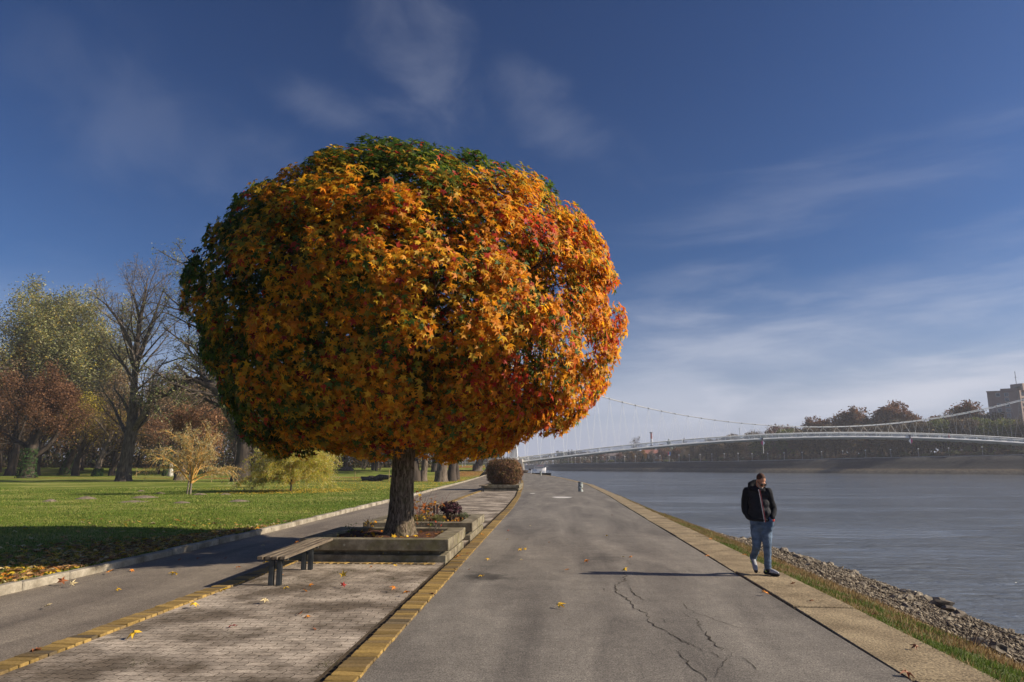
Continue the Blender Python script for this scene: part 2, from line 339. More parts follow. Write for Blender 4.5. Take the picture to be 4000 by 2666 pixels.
def lawn_mat():
    m, n, l, p = nt("lawn")
    g = n.new("ShaderNodeNewGeometry").outputs["Position"]
    mp = N(n, "ShaderNodeMapping"); mp.inputs["Scale"].default_value = (0.6, 1.0, 1); l.new(g, mp.inputs[0])
    a = N(n, "ShaderNodeTexNoise", Scale=0.22, Detail=8, Roughness=0.68); l.new(mp.outputs[0], a.inputs["Vector"])
    r = ramp(n, [(0.34, (0.08, 0.13, 0.016)), (0.50, (0.18, 0.225, 0.036)), (0.62, (0.34, 0.33, 0.10))]); l.new(a.outputs[0], r.inputs[0])
    f = N(n, "ShaderNodeTexNoise", Scale=14, Detail=6, Roughness=0.8); l.new(g, f.inputs["Vector"])
    mr = N(n, "ShaderNodeMapRange"); l.new(f.outputs[0], mr.inputs[0])
    for i, q in ((1, 0.3), (2, 0.7), (3, 0.45), (4, 1.5)): mr.inputs[i].default_value = q
    s = N(n, "ShaderNodeVectorMath", operation='SCALE'); l.new(r.outputs[0], s.inputs[0]); l.new(mr.outputs[0], s.inputs["Scale"])
    col = s.outputs[0]
    at = N(n, "ShaderNodeAttribute", attribute_name="Col")      # red channel: fallen leaves under the trees
    sr = n.new("ShaderNodeSeparateColor"); l.new(at.outputs[0], sr.inputs[0])
    v = N(n, "ShaderNodeTexNoise", Scale=5.0, Detail=7, Roughness=0.8); l.new(g, v.inputs["Vector"])
    ad = N(n, "ShaderNodeMath", operation='ADD'); l.new(sr.outputs[0], ad.inputs[0]); l.new(v.outputs[0], ad.inputs[1])
    mk = N(n, "ShaderNodeMapRange"); l.new(ad.outputs[0], mk.inputs[0]); mk.inputs[1].default_value = 0.92; mk.inputs[2].default_value = 1.08
    w = N(n, "ShaderNodeTexVoronoi", Scale=5.0); l.new(g, w.inputs["Vector"])
    rc = ramp(n, [(0.0, (0.10, 0.040, 0.012)), (0.35, (0.26, 0.105, 0.030)), (0.7, (0.36, 0.19, 0.055)), (1.0, (0.46, 0.30, 0.10))])
    sw = n.new("ShaderNodeSeparateColor"); l.new(w.outputs["Color"], sw.inputs[0]); l.new(sw.outputs[0], rc.inputs[0])
    mx = N(n, "ShaderNodeMixRGB"); l.new(mk.outputs[0], mx.inputs[0]); l.new(col, mx.inputs[1]); l.new(rc.outputs[0], mx.inputs[2])
    l.new(mx.outputs[0], p.inputs["Base Color"]); p.inputs["Roughness"].default_value = 0.95; p.inputs["Specular IOR Level"].default_value = 0.1
    bp = N(n, "ShaderNodeBump", Strength=1.0, Distance=0.08); l.new(f.outputs[0], bp.inputs["Height"]); l.new(bp.outputs[0], p.inputs["Normal"])
    return m
M['lawn'] = lawn_mat()
def water_mat():
    m, n, l, p = nt("water")
    g = n.new("ShaderNodeNewGeometry").outputs["Position"]
    mp = N(n, "ShaderNodeMapping"); mp.inputs["Scale"].default_value = (0.35, 1.0, 1); mp.inputs["Rotation"].default_value = (0, 0, R(8)); l.new(g, mp.inputs[0])
    a = N(n, "ShaderNodeTexNoise", Scale=1.7, Detail=5, Roughness=0.60, Distortion=0.5); l.new(mp.outputs[0], a.inputs["Vector"])
    b = N(n, "ShaderNodeTexNoise", Scale=0.16, Detail=3, Roughness=0.6); l.new(mp.outputs[0], b.inputs["Vector"])
    mr = N(n, "ShaderNodeMapRange"); l.new(b.outputs[0], mr.inputs[0])
    for i, q in ((1, 0.38), (2, 0.62), (3, 0.22), (4, 1.0)): mr.inputs[i].default_value = q
    mm = N(n, "ShaderNodeMath", operation='MULTIPLY'); l.new(a.outputs[0], mm.inputs[0]); l.new(mr.outputs[0], mm.inputs[1])
    bp = N(n, "ShaderNodeBump", Strength=1.0, Distance=0.42); l.new(mm.outputs[0], bp.inputs["Height"]); l.new(bp.outputs[0], p.inputs["Normal"])
    p.inputs["Base Color"].default_value = (0.15, 0.172, 0.195, 1); p.inputs["Roughness"].default_value = 0.06; p.inputs["IOR"].default_value = 1.33; p.inputs["Specular IOR Level"].default_value = 0.5
    return m
M['water'] = water_mat()

# --- base ground, water
mesh('ground', [(-5000, -1500, -4), (5000, -1500, -4), (5000, 7000, -4), (-5000, 7000, -4)], [(0, 1, 2, 3)], M['soil'])['kind'] = 'structure'
mesh('water', [(-500, -300, WZ), (3000, -300, WZ), (3000, 3000, WZ), (-500, 3000, WZ)], [(0, 1, 2, 3)], M['water'])['kind'] = 'structure'
# dark earth bed below paving joints
YB = [-8] + lin(-4, 60, 65) + lin(64, 190, 32)
grid('earth_bed', lambda Y: [KB(Y) - 0.3, 0, AO(Y) + 0.02], YB, lambda x, Y: -0.03, M['soil'])
grid('road', lambda Y: lin(YO(Y) + 0.0, AI(Y) - 0.012, 5), YB, lambda x, Y: 0.0, M['road'])
grid('path', lambda Y: lin(KB(Y) + 0.0, (LE(Y) - 0.28) if Y < 56 else (LE(Y) - 0.28) * (1 - smooth(56, 64, Y)) + YI(Y) * smooth(56, 64, Y), 5), YB, lambda x, Y: 0.0, M['path'])
YP = [-8] + lin(-4, 64, 69)
grid('paving', lambda Y: lin(LE(Y) + 0.0, YI(Y) - 0.045, 4), YP, lambda x, Y: 0.004, M['pavers'])
# yellow edging bricks
rng = random.Random(5)
mb = MB()
def brick_col():
    t = rng.random(); b = 0.5 + 0.5 * rng.random()
    c = (0.37, 0.245, 0.075) if t < 0.6 else ((0.27, 0.185, 0.075) if t < 0.85 else (0.18, 0.135, 0.075))
    return (c[0] * b, c[1] * b, c[2] * b, 1)
def edging(xf, w, y0, y1, top):
    Y = y0
    while Y < y1:
        p = 0.122 if Y < 40 else 0.244
        x = xf(Y) - w / 2 + rng.uniform(-.008, .008)
        rz = math.atan((xf(Y + 1) - xf(Y)))
        mb.box((x, Y + p / 2, top / 2 - 0.02 + rng.uniform(-.004, .004)), (w, p - 0.010 - rng.random() * 0.006, top + 0.04), rz=-rz + rng.uniform(-.03, .03), bev=0.007, col=brick_col(), tilt=(rng.uniform(-.02, .02), rng.uniform(-.025, .025)))
        Y += p
edging(YO, 0.265, -2.5, 88, 0.022)
edging(lambda Y: LE(Y), 0.26, -2.5, 50.5, 0.03)
X = -4.65
while X < -2.1:
    mb.box((X, 13.03, 0.004), (0.105, 0.17, 0.03), rz=rng.uniform(-.15, .15) - 0.3, bev=0.006, col=brick_col()); X += 0.135
mb.build('edging', M['brick'])['kind'] = 'structure'
# kerb of the lawn
mb = MB(); Y = -2.0
while Y < 188:
    L_ = 1.0 if Y < 60 else 2.0
    rz = -math.atan((KB(Y + 1) - KB(Y)))
    mb.box((KB(Y + L_ / 2) - 0.085, Y + L_ / 2, 0.03 + rng.uniform(-.012, .012)), (0.17, L_ - 0.014, 0.19), rz=rz + rng.uniform(-.006, .006), bev=0.018, tilt=(rng.uniform(-.006, .006), rng.uniform(-.05, .05)))
    Y += L_
mb.build('kerb', M['kerb'])['kind'] = 'structure'
# quay slabs
mb = MB(); Y = -2.6
while Y < 188:
    x0, x1 = AI(Y + 1.5) + 0.02, AO(Y + 1.5); rz = -math.atan((AO(Y + 1.5) - AO(Y)) / 1.5)
    mb.box(((x0 + x1) / 2, Y + 1.5, -0.09 + rng.uniform(-.012, .006)), (x1 - x0, 2.965, 0.2), rz=rz, bev=0.012, tilt=(rng.uniform(-.004, .004), rng.uniform(-.004, .012)))
    Y += 3.0
mb.build('quay_slabs', M['slab'])['kind'] = 'structure'
# cracks in the asphalt
M['crack'] = surf("crack", [(0.3, (0.018, 0.015, 0.012)), (0.7, (0.06, 0.048, 0.034))], scale=8, bump=0.3, rough=1.0)
def crack(pts, w0, jit=0.02):
    P = [Vector((*G(1900 + a * 0.818, 1950 + b * 0.818), 0)) for a, b in pts]; Q = []
    for a, b in zip(P[:-1], P[1:]):
        k = max(2, int((b - a).length / 0.07))
        for i in range(k):
            t = i / k; q = a.lerp(b, t)
            q += Vector((noise.noise(q * 7) * jit * 3 + rng.uniform(-jit, jit), noise.noise(q * 5 + Vector((9, 0, 0))) * jit * 2, 0)); Q.append(q)
    Q.append(P[-1]); V = []
    for i, q in enumerate(Q):
        t = (Q[min(i + 1, len(Q) - 1)] - Q[max(i - 1, 0)]).normalized(); s = Vector((-t.y, t.x, 0)); w = w0 * .8 * (0.25 + 0.9 * rng.random()) * min(1, 0.3 + i * 0.3, 0.3 + (len(Q) - 1 - i) * 0.3)
        V += [q + s * w / 2 + Vector((0, 0, .004)), q - s * w / 2 + Vector((0, 0, .004))]
    cr_.add(V, [(2 * i, 2 * i + 1, 2 * i + 3, 2 * i + 2) for i in range(len(Q) - 1)])
cr_ = MB()
for pts, w in [([(657, 350), (663, 390), (612, 415), (625, 445), (690, 490), (712, 525), (770, 548), (780, 590), (830, 622), (900, 655), (970, 700)], .022),
               ([(690, 425), (700, 450), (755, 485)], .02), ([(755, 485), (850, 490), (930, 505)], .008), ([(925, 490), (965, 525), (1000, 545), (1060, 565), (1160, 600), (1230, 618), (1345, 628)], .012),
               ([(930, 540), (1000, 580), (1015, 600), (1040, 635)], .014), ([(1040, 635), (1055, 660), (1085, 690), (1122, 725)], .03),
               ([(922, 722), (930, 755), (945, 772), (990, 810), (1040, 845), (1050, 875)], .022), ([(1225, 755), (1260, 780), (1290, 820)], .014),
               ([(778, 560), (850, 575), (862, 600)], .010), ([(875, 628), (890, 650), (1000, 705), (1080, 740), (1165, 790)], .009),
               ([(550, 420), (560, 438), (610, 445)], .010), ([(790, 440), (815, 460)], .008), ([(860, 508), (930, 522)], .006), ([(640, 280), (680, 300), (690, 318)], .010),
               ([(40, 420), (150, 432), (350, 432), (550, 438)], .009), ([(100, 72), (300, 76), (490, 80), (690, 86)], .02), ([(840, 260), (990, 265)], .012),
               ([(1080, 545), (1345, 545)], .005), ([(1170, 735), (1120, 810), (1090, 860)], .007)]:
    crack(pts, w)
o = cr_.build('crack', M['crack'], bpy.data.objects['road']); o['kind'] = 'structure'
M['paint'] = plain("worn_white_paint", (0.62, 0.60, 0.56), 0.7)
mb = MB()
for (px, py, a, b) in ((2196, 1944, 0.55, 1.0), (2080, 1929, 0.16, 0.5)):
    c = G(px, py); V = [(c[0] + a * math.cos(t) * (1 + .2 * math.sin(3 * t)), c[1] + b * math.sin(t) * (1 + .15 * math.cos(2 * t)), 0.004) for t in lin(0, 2 * math.pi * 15 / 16, 16)]
    mb.add(V, [tuple(range(16))])
mb.build('marking', M['paint'], bpy.data.objects['road'])['kind'] = 'structure'

# --- lawn
YL = [-12, -8, -4] + lin(0, 60, 61) + lin(62, 200, 70) + lin(206, 340, 23) + [420, 600, 900]
def lawn_x(Y):
    k = KB(min(Y, 190)) - 0.15 - max(0, Y - 190) * 0.25
    return [k, k - 0.25, k - 0.6] + [k - q for q in (1.1, 1.7, 2.4, 3.2, 4.1, 5.2, 6.5, 8, 10, 12, 15, 18, 22, 26, 31, 37, 44, 52, 62, 75, 90, 110, 135, 165, 200, 260, 360, 520)]
LITTER = [(-45, 96, 26, 10, .62), (-28, 104, 16, 7, .60), (-72, 98, 22, 12, .55), (-33, 86, 10, 5, .42), (-12, 84, 8, 12, .52), (-14, 70, 8, 7, .34), (-15, 120, 9, 25, .62), (-22, 165, 18, 30, .66), (-60, 130, 50, 12, .45), (-70, 165, 90, 25, .62), (-21, 50, 6, 3, .36), (-8.7, 14.2, 1.0, 2.4, .42), (-50, 84, 20, 3, .36)]
def lawn_c(x, Y):
    v = 0
    for (a, b, rx, ry, s) in LITTER:
        q = ((x - a) / rx) ** 2 + ((Y - b) / ry) ** 2
        if q < 4: v = max(v, s * math.exp(-q * 1.1))
    return (v, 0, 0)
grid('lawn', lawn_x, YL, lambda x, Y: lawn_z(x, Y), M['lawn'], lawn_c)

# --- near river bank
def bank_z(x, Y):
    xo, xw = AO(Y), XW(Y); t = (x - xo) / (xw - xo)
    if t < 0: return -0.03
    if t < 0.18: z = -0.03 - 0.22 * (t / 0.18)
    elif t <= 1: z = -0.25 - (1.10) * ((t - 0.18) / 0.82) ** 0.85
    else: z = -1.35 - (x - xw) * 0.45
    return z + 0.035 * noise.noise(Vector((x * 2.2, Y * 2.2, 3))) * smooth(0, 0.1, t) + 0.05 * noise.noise(Vector((x * 0.9, Y * 0.7, 8))) * smooth(0, 0.2, t)
def bank_c(x, Y):
    xo, xw = AO(Y), XW(Y); t = (x - xo) / (xw - xo) + 0.10 * noise.noise(Vector((x * 1.5, Y * 1.1, 5)))
    n1 = noise.noise(Vector((x * 1.3, Y * 0.6, 1))); n2 = noise.noise(Vector((x * 4, Y * 4, 2)))
    if t < 0.26:
        g = np.array((0.08, 0.10, 0.025)); d = np.array((0.16, 0.11, 0.05)); k = min(1, max(0, 0.45 + 1.4 * n1 + .5 * n2)); c = g * (1 - k) + d * k
    elif t < 0.36: c = np.array((0.21, 0.155, 0.085)) * (1 + .3 * n2)
    else: c = np.array((0.12, 0.10, 0.075)) * (1 + .4 * n2)
    if t > 0.93: c = c * 0.55
    return tuple(c)
M['bank'] = attrmat("bank_earth", rough=0.95, fine=0.4, bscale=35, bump=0.8, bdist=0.02)
YK = [-10, -6, -3] + lin(0, 40, 201) + lin(41, 70, 30) + lin(74, 190, 30)
TB = lin(0, 1, 26)
grid('river_bank', lambda Y: [AO(Y) - 0.03] + [AO(Y) + (XW(Y) - AO(Y)) * t for t in TB] + [XW(Y) + 1.0, XW(Y) + 3, XW(Y) + 7], YK, bank_z, M['bank'], bank_c)
# the tip of the land past the bridge
V = []; pts = [(-9.5, 187), (-15, 215), (-34, 260), (-60, 340), (-150, 520), (-400, 900)]
for x, Y in pts: V += [(x - 14, Y, 0.3), (x, Y, 0.0), (x + 1.6, Y + 1, -1.8)]
mesh('upstream_bank', V, [(3 * i + j, 3 * i + j + 1, 3 * i + j + 4, 3 * i + j + 3) for i in range(len(pts) - 1) for j in (0, 1)], M['slab'])['kind'] = 'structure'

# --- far bank: the water line read off as (px, row); height of the top edge by row
FBW = [(1880, 1830.0), (2000, 1830.6), (2060, 1831.3), (2100, 1832.5), (2140, 1836), (2165, 1839.5), (2230, 1840.8), (2300, 1841.5), (2700, 1845), (2900, 1847.5), (3400, 1851), (4000, 1855), (4500, 1860), (5200, 1868)]
def fb_point(px):
    row = float(np.interp(px, [p[0] for p in FBW], [p[1] for p in FBW]))
    g = G(px, row, WZ); return Vector((g[0], g[1], 0))
FBT = tab([(1880, 3.6), (2140, 3.5), (2300, 3.4), (2700, 4.1), (2900, 4.2), (3400, 5.3), (4000, 6.1), (5200, 6.4)])
def far_at(px, back, z=None):
    """a point of the far bank: column px, metres behind the top edge of the slope"""
    w = fb_point(px); d = Vector((w.x, w.y, 0)).normalized(); top = FBT(px)
    q = w + d * (6 + (top - 0.8) * 1.9 + back); q.z = top if z is None else z; return q
pxs = lin(1880, 2130, 16) + lin(2140, 2300, 12)[0:] + lin(2320, 4200, 120) + lin(4240, 5200, 14)
V = []; C = []
prof_n = 9
for px in pxs:
    w = fb_point(px); d = Vector((w.x, w.y, 0)).normalized(); top = FBT(px); run = (top - 0.8) * 1.9
    lf = smooth(2175, 2140, px) if px < 2175 else 0; lf = 1 - smooth(2120, 2175, px)
    tn = 0.5 + 0.5 * noise.noise(Vector((px * 0.011, 0, 0)))
    P = [(-3, -2.2), (0.0, -1.42), (1.8, -0.35 + .5 * noise.noise(Vector((px * .05, 1, 0)))), (4.0, 0.55 + .35 * noise.noise(Vector((px * .03, 2, 0)))), (6.0, 0.85), (6.0 + run * 0.5, 0.8 + (top - .8) * .5), (6 + run, top), (6 + run + 9, top + 0.05), (6 + run + 900, top + 1.0)]
    rock = (0.08 + .06 * tn, 0.07 + .05 * tn, 0.055 + .035 * tn); tan = (0.11, 0.085, 0.055); dark = (0.022, 0.023, 0.026); sand = (0.27, 0.235, 0.20)
    Cs = [rock, (rock[0] * .45, rock[1] * .45, rock[2] * .45), rock, tan, dark, dark, (0.05, 0.05, 0.05), (0.09, 0.085, 0.055), (0.06, 0.055, 0.035)]
    for (b, z), c in zip(P, Cs):
        q = w + d * b; V.append((q.x, q.y, z)); C.append(tuple(c[i] * (1 - lf) + sand[i] * lf for i in range(3)))
M['far_bank'] = attrmat("revetment", rough=0.95, fine=0.55, bscale=0.8, bump=0.6, bdist=0.3)
mesh('far_bank', V, [(prof_n * i + j, prof_n * i + j + 1, prof_n * (i + 1) + j + 1, prof_n * (i + 1) + j) for i in range(len(pxs) - 1) for j in range(prof_n - 1)], M['far_bank'], cols=C, smooth=True)['kind'] = 'structure'
# ================================================================= LEAVES AND TREES
nr = np.random.default_rng(11)
def star_leaf(curl=0.25, fold=0.12):
    tips = [(90, 1.0), (28, 0.92), (-34, 0.62), (214, 0.62), (152, 0.92)]
    V = [(0, -0.05, 0)]; ang = [90, 59, 28, -3, -34, -90, 214, 183, 152, 121]; rad = [1.0, .36, .93, .36, .66, .22, .66, .36, .93, .36]
    for a, r in zip(ang, rad):
        x, y = r * math.cos(R(a)), r * math.sin(R(a)); tip = r > 0.5
        V.append((x, y, (-curl * r * r if tip else fold)))
    V = np.array(V); V[:, 1] += 0.25
    T = [(0, i + 1, (i + 1) % 10 + 1) for i in range(10)]
    return V, np.array(T)
STARS = [star_leaf(.28, .10), star_leaf(.55, .04), star_leaf(-.1, -.12), star_leaf(.05, .16)]
DIA = (np.array([(0, -1, 0), (.42, 0, .12), (0, 1, 0), (-.42, 0, .12)]), np.array([(0, 1, 2), (0, 2, 3)]))
BLADE = (np.array([(-.07, 0, 0), (.07, 0, 0), (0, .25, 1.0)]), np.array([(0, 1, 2)]))
QUADC = (np.array([(-.5, -.5, 0), (.5, -.4, .15), (.45, .5, 0), (-.5, .45, .15)]), np.array([(0, 1, 2), (0, 2, 3)]))
def norm(a): return a / np.maximum(np.linalg.norm(a, axis=-1, keepdims=True), 1e-9)
def scatter(name, tmpls, P, Nm, Tip, size, cols, mat, parent=None):
    """copies of leaf templates: P positions, Nm leaf normals, Tip directions in the leaf plane; one mesh (one crown, one litter)"""
    P = np.asarray(P, float); n = len(P); Nm = norm(Nm); Tip = norm(Tip - Nm * np.sum(Tip * Nm, 1, keepdims=True)); Sx = np.cross(Tip, Nm)
    which = nr.integers(0, len(tmpls), n); VV = []; TT = []; CC = []; base = 0
    for k, (tv, tt) in enumerate(tmpls):
        ix = np.where(which == k)[0]; m = len(ix)
        if m == 0: continue
        s = size[ix][:, None, None]
        v = P[ix][:, None, :] + s * (tv[None, :, 0:1] * Sx[ix][:, None, :] + tv[None, :, 1:2] * Tip[ix][:, None, :] + tv[None, :, 2:3] * Nm[ix][:, None, :])
        t = tt[None] + (np.arange(m) * len(tv))[:, None, None] + base
        VV.append(v.reshape(-1, 3)); TT.append(t.reshape(-1, tt.shape[1])); CC.append(np.repeat(cols[ix], len(tv), 0)); base += m * len(tv)
    return np_mesh(name, np.vstack(VV), np.vstack(TT), mat, parent, np.vstack(CC))
def rnd_dir(n):
    return norm(nr.normal(size=(n, 3)))
def pnoise(P, s, seed=0.0):
    return np.array([noise.noise(Vector((p[0] * s + seed, p[1] * s + seed * .7, p[2] * s - seed))) for p in P])

class Tree:
    """branching skeleton; trunk and limbs go in one tube mesh, fine twigs in another, twig ends are remembered for the leaves"""
    def __init__(s, seed): s.r = random.Random(seed); s.big = MB(); s.fine = MB(); s.ends = []
    def branch(s, p, d, L, r0, lev, kw):
        r = s.r; n = max(3, int(kw['seg'][lev])); pts = [p.copy()]; rad = [r0]; q = p.copy(); dd = d.normalized(); st = L / n
        r1 = r0 * kw['taper'][lev]
        for i in range(n):
            w = kw['wob'][lev]; dd = (dd + Vector((r.gauss(0, w), r.gauss(0, w), r.gauss(0, w))) + Vector((0, 0, kw['up'][lev]))).normalized()
            q = q + dd * st; pts.append(q.copy()); rad.append(r0 + (r1 - r0) * (i + 1) / n)
        fine = lev >= kw['fine']
        (s.fine if fine else s.big).tube(pts, rad, k=3 if fine else (6 if lev > 0 else 9), cap=False)
        if lev >= kw['levels'] - 1:
            s.ends += pts[1:]; return
        if lev >= kw['levels'] - 2: s.ends += pts[n // 2:]
        nb = kw['kids'][lev]; lo = kw['lo'][lev]
        for k in range(nb):
            t = lo + (1 - lo) * (k + r.random() * .8) / nb; f = t * n; i = min(n - 1, int(f)); b = pts[i].lerp(pts[i + 1], f - i); ax = (pts[i + 1] - pts[i]).normalized()
            az = 2.4 * k + r.uniform(-.5, .5); u = ax.orthogonal().normalized(); u = Matrix.Rotation(az, 3, ax) @ u
            a = kw['ang'][lev] * r.uniform(.7, 1.25); nd = ax * math.cos(a) + u * math.sin(a)
            LL = L * kw['len'][lev] * (1.05 - .55 * t) * r.uniform(.75, 1.2); rr = max(kw['rmin'], (r0 + (r1 - r0) * t) * kw['rr'][lev] * r.uniform(.8, 1.1))
            s.branch(b, nd, LL, rr, lev + 1, kw)
def kw(levels=5, kids=(6, 6, 5, 4), ang=(.7, .7, .7, .7), len_=(.75, .6, .5, .45), rr=(.5, .5, .5, .55), seg=(8, 6, 5, 4, 3), wob=(.06, .10, .12, .15, .15), up=(.02, .05, .04, .02, 0), lo=(.35, .25, .2, .15), taper=(.25, .3, .35, .4, .4), rmin=.012, fine=3):
    return dict(levels=levels, kids=kids, ang=ang, len=len_, rr=rr, seg=seg, wob=wob, up=up, lo=lo, taper=taper, rmin=rmin, fine=fine)
def root_flare(s, r0, h=1.2, pts_dir=Vector((0, 0, 1))):
    k = 12; V = []; lv = [(0, 1.45), (.10, 1.26), (.35, 1.12), (1, 1.0)]
    for t, f in lv:
        for j in range(k):
            a = 2 * math.pi * j / k; q = r0 * (1 + (f - 1) * (1 + .35 * math.sin(3 * a + 1) + .25 * math.sin(5 * a)))
            V.append((q * math.cos(a), q * math.sin(a), t * h - 0.15 * (1 - t)))
    s.big.add(V, [(i * k + j, i * k + (j + 1) % k, (i + 1) * k + (j + 1) % k, (i + 1) * k + j) for i in range(len(lv) - 1) for j in range(k)])
def leaves_on(ends, n, size, pal, wts, spread, name, parent, mat=None, tmpl=None, droop=0.0, keep=None):
    E_ = np.array([tuple(e) for e in ends]); ix = nr.integers(0, len(E_), n); P = E_[ix] + nr.normal(size=(n, 3)) * spread
    if keep is not None:
        ok = keep(P); P = P[ok]; n = len(P)
    nm = rnd_dir(n); nm[:, 2] = np.abs(nm[:, 2]) + .3; tip = rnd_dir(n); tip[:, 2] -= droop
    pal = np.array(pal); c = pal[nr.choice(len(pal), n, p=np.array(wts) / sum(wts))] * (0.7 + 0.6 * nr.random((n, 1)))
    sz = size * (0.6 + 0.8 * nr.random(n))
    return scatter(name, [tmpl or DIA], P, nm, tip, sz, np.clip(c, 0, 1), mat or M['leaf_far'], parent)
def make_tree(name, label, cat, loc, seed, H, r0, k, bark, twig, pal=None, wts=None, nl=0, ls=.12, spread=.25, lean=(0, 0), flare=True, group=None, trunk_frac=.6, tmpl=None, droop=0, ivy=None):
    root = empty(name, loc, label, cat, group); t = Tree(seed)
    if flare: root_flare(t, r0)
    t.branch(Vector((0, 0, -0.1)), Vector((lean[0], lean[1], 1)), H * trunk_frac, r0, 0, k)
    t.big.build('trunk', bark, root, smooth=True)
    cr = t.fine.build('branches', twig, root) if t.fine.V else None
    if nl: leaves_on(t.ends, nl, ls, pal, wts, spread, 'crown', root, tmpl=tmpl, droop=droop)
    if ivy:
        n = 900; a = nr.random(n) * 6.28; z = nr.random(n) ** 1.1 * ivy; rr = r0 * 1.15 * (1.3 - .3 * np.minimum(1, z)) + nr.random(n) * .10
        P = np.stack([rr * np.cos(a) + lean[0] * z, rr * np.sin(a) + lean[1] * z, z], 1); nm = np.stack([np.cos(a), np.sin(a), .4 + 0 * a], 1) + .5 * rnd_dir(n)
        scatter('ivy', [QUADC], P, nm, rnd_dir(n), .11 + .08 * nr.random(n), np.array([(.035, .075, .018)]) * (.6 + .9 * nr.random((n, 1))), M['leaf_far'], root)
    return root
GREEN, DGRN, YEL, ORG, RED, GOLD, BRN, MAR = (.11, .165, .018), (.040, .080, .014), (.74, .46, .03), (.66, .235, .015), (.54, .05, .022), (.72, .34, .014), (.26, .10, .035), (.20, .02, .02)

# ---------------------------------------------------------------- the big sweetgum
TX, TY = -3.22, 14.75
tree = empty('sweetgum_tree', (TX, TY, 0.34), "large round-crowned tree with orange, red and green star-shaped leaves in the nearest planter", "tree")
OUT = [(1538, 523), (1785, 565), (1921, 584), (2091, 652), (2210, 770), (2354, 950), (2430, 1080), (2452, 1190), (2472, 1415), (2448, 1555), (2325, 1655), (2160, 1695), (2040, 1725), (1921, 1772), (1700, 1790), (1581, 1835), (1462, 1802), (1292, 1785), (1070, 1778), (872, 1735), (838, 1612), (850, 1500), (785, 1400), (720, 1290), (672, 1173), (731, 1037), (820, 918), (884, 775), (1020, 680), (1224, 590), (1360, 560)]
CC = A(1570, 1225, TY); SH = 0.93
pol = []
for px, py in OUT:
    q = A(px, py, TY); dx, dz = q.x - CC.x, q.z - CC.z; pol.append((math.atan2(dz, dx), math.hypot(dx, dz)))
pol.sort(); pa = np.array([p[0] for p in pol]); pr = np.array([p[1] for p in pol])
pa = np.concatenate([pa[-1:] - 2 * math.pi, pa, pa[:1] + 2 * math.pi]); pr = np.concatenate([pr[-1:], pr, pr[:1]])
def crown_r(D):
    D = np.asarray(D); a = np.arctan2(D[:, 2], D[:, 0]); rs = np.interp(a, pa, pr) * SH
    ry = np.where(D[:, 2] < 0, 4.15, 4.3) * (1 - 0.10 * np.clip(-D[:, 2], 0, 1))
    return 1 / np.sqrt((D[:, 0] ** 2 + D[:, 2] ** 2) / rs ** 2 + (D[:, 1] ** 2) / ry ** 2)
C3 = np.array(CC)
# fit the body of revolution so that its outline, seen from the path, is the dome of the photograph
OA = np.array([math.atan2(-(y - 1225), x - 1570) for x, y in OUT]); OR = np.array([math.hypot(y - 1225, x - 1570) for x, y in OUT]); o_ = np.argsort(OA); OA, OR = OA[o_], OR[o_]
OA = np.concatenate([OA[-1:] - 2 * math.pi, OA, OA[:1] + 2 * math.pi]); OR = np.concatenate([OR[-1:], OR, OR[:1]])
nf = np.random.default_rng(1).normal(size=(30000, 3)); nf /= np.linalg.norm(nf, axis=1, keepdims=True)
pa2 = np.linspace(-math.pi, math.pi, 61); pr2 = np.interp(pa2, pa, pr); pa, pr = pa2, pr2
fwd = np.array([-math.sin(YAW) * math.cos(PIT), math.cos(YAW) * math.cos(PIT), math.sin(PIT)]); rgt = np.array([math.cos(YAW), math.sin(YAW), 0]); upc = np.cross(rgt, fwd)
for _ in range(8):
    Q = C3 + nf * (crown_r(nf) * 0.985)[:, None] - np.array([0, 0, EYE]); w = Q @ fwd; X_ = CX + F * (Q @ rgt) / w; Y_ = CY - F * (Q @ upc) / w
    an = np.arctan2(-(Y_ - 1225), X_ - 1570); ra = np.hypot(Y_ - 1225, X_ - 1570)
    for i in range(60):
        s_ = np.abs((an - pa[i] + math.pi) % (2 * math.pi) - math.pi) < .055
        if s_.sum() > 5: pr[i] *= (np.interp(pa[i], OA, OR) / ra[s_].max()) ** .8
    pr[60] = pr[0]; pr[1:-1] = .5 * pr[1:-1] + .25 * (pr[:-2] + pr[2:])
# trunk: tapered, deeply ridged
k = 56; rows = 46; V = []; C = []
for i in range(rows):
    t = i / (rows - 1); z = t * 2.5; rr = 0.215 + 0.10 * math.exp(-z / 0.22) + 0.045 * math.exp(-z / .9)
    cx, cy = 0.05 * math.sin(t * 2) + .02 * t, 0.0
    for j in range(k):
        a = 2 * math.pi * j / k; fl = math.exp(-z / .3)
        rid = noise.noise(Vector((math.cos(a) * 3.6, math.sin(a) * 3.6, z * .9))) ; rid = 1 - abs(rid) * 2.2
        fine_ = noise.noise(Vector((math.cos(a) * 9, math.sin(a) * 9, z * 2.6)))
        q = rr * (1 + .10 * fl * math.sin(5 * a + .6) + .06 * fl * math.sin(3 * a)) + 0.020 * rid + .020 * fine_
        V.append((cx + q * math.cos(a), cy + q * math.sin(a), z))
Fc = [(i * k + j, i * k + (j + 1) % k, (i + 1) * k + (j + 1) % k, (i + 1) * k + j) for i in range(rows - 1) for j in range(k)]
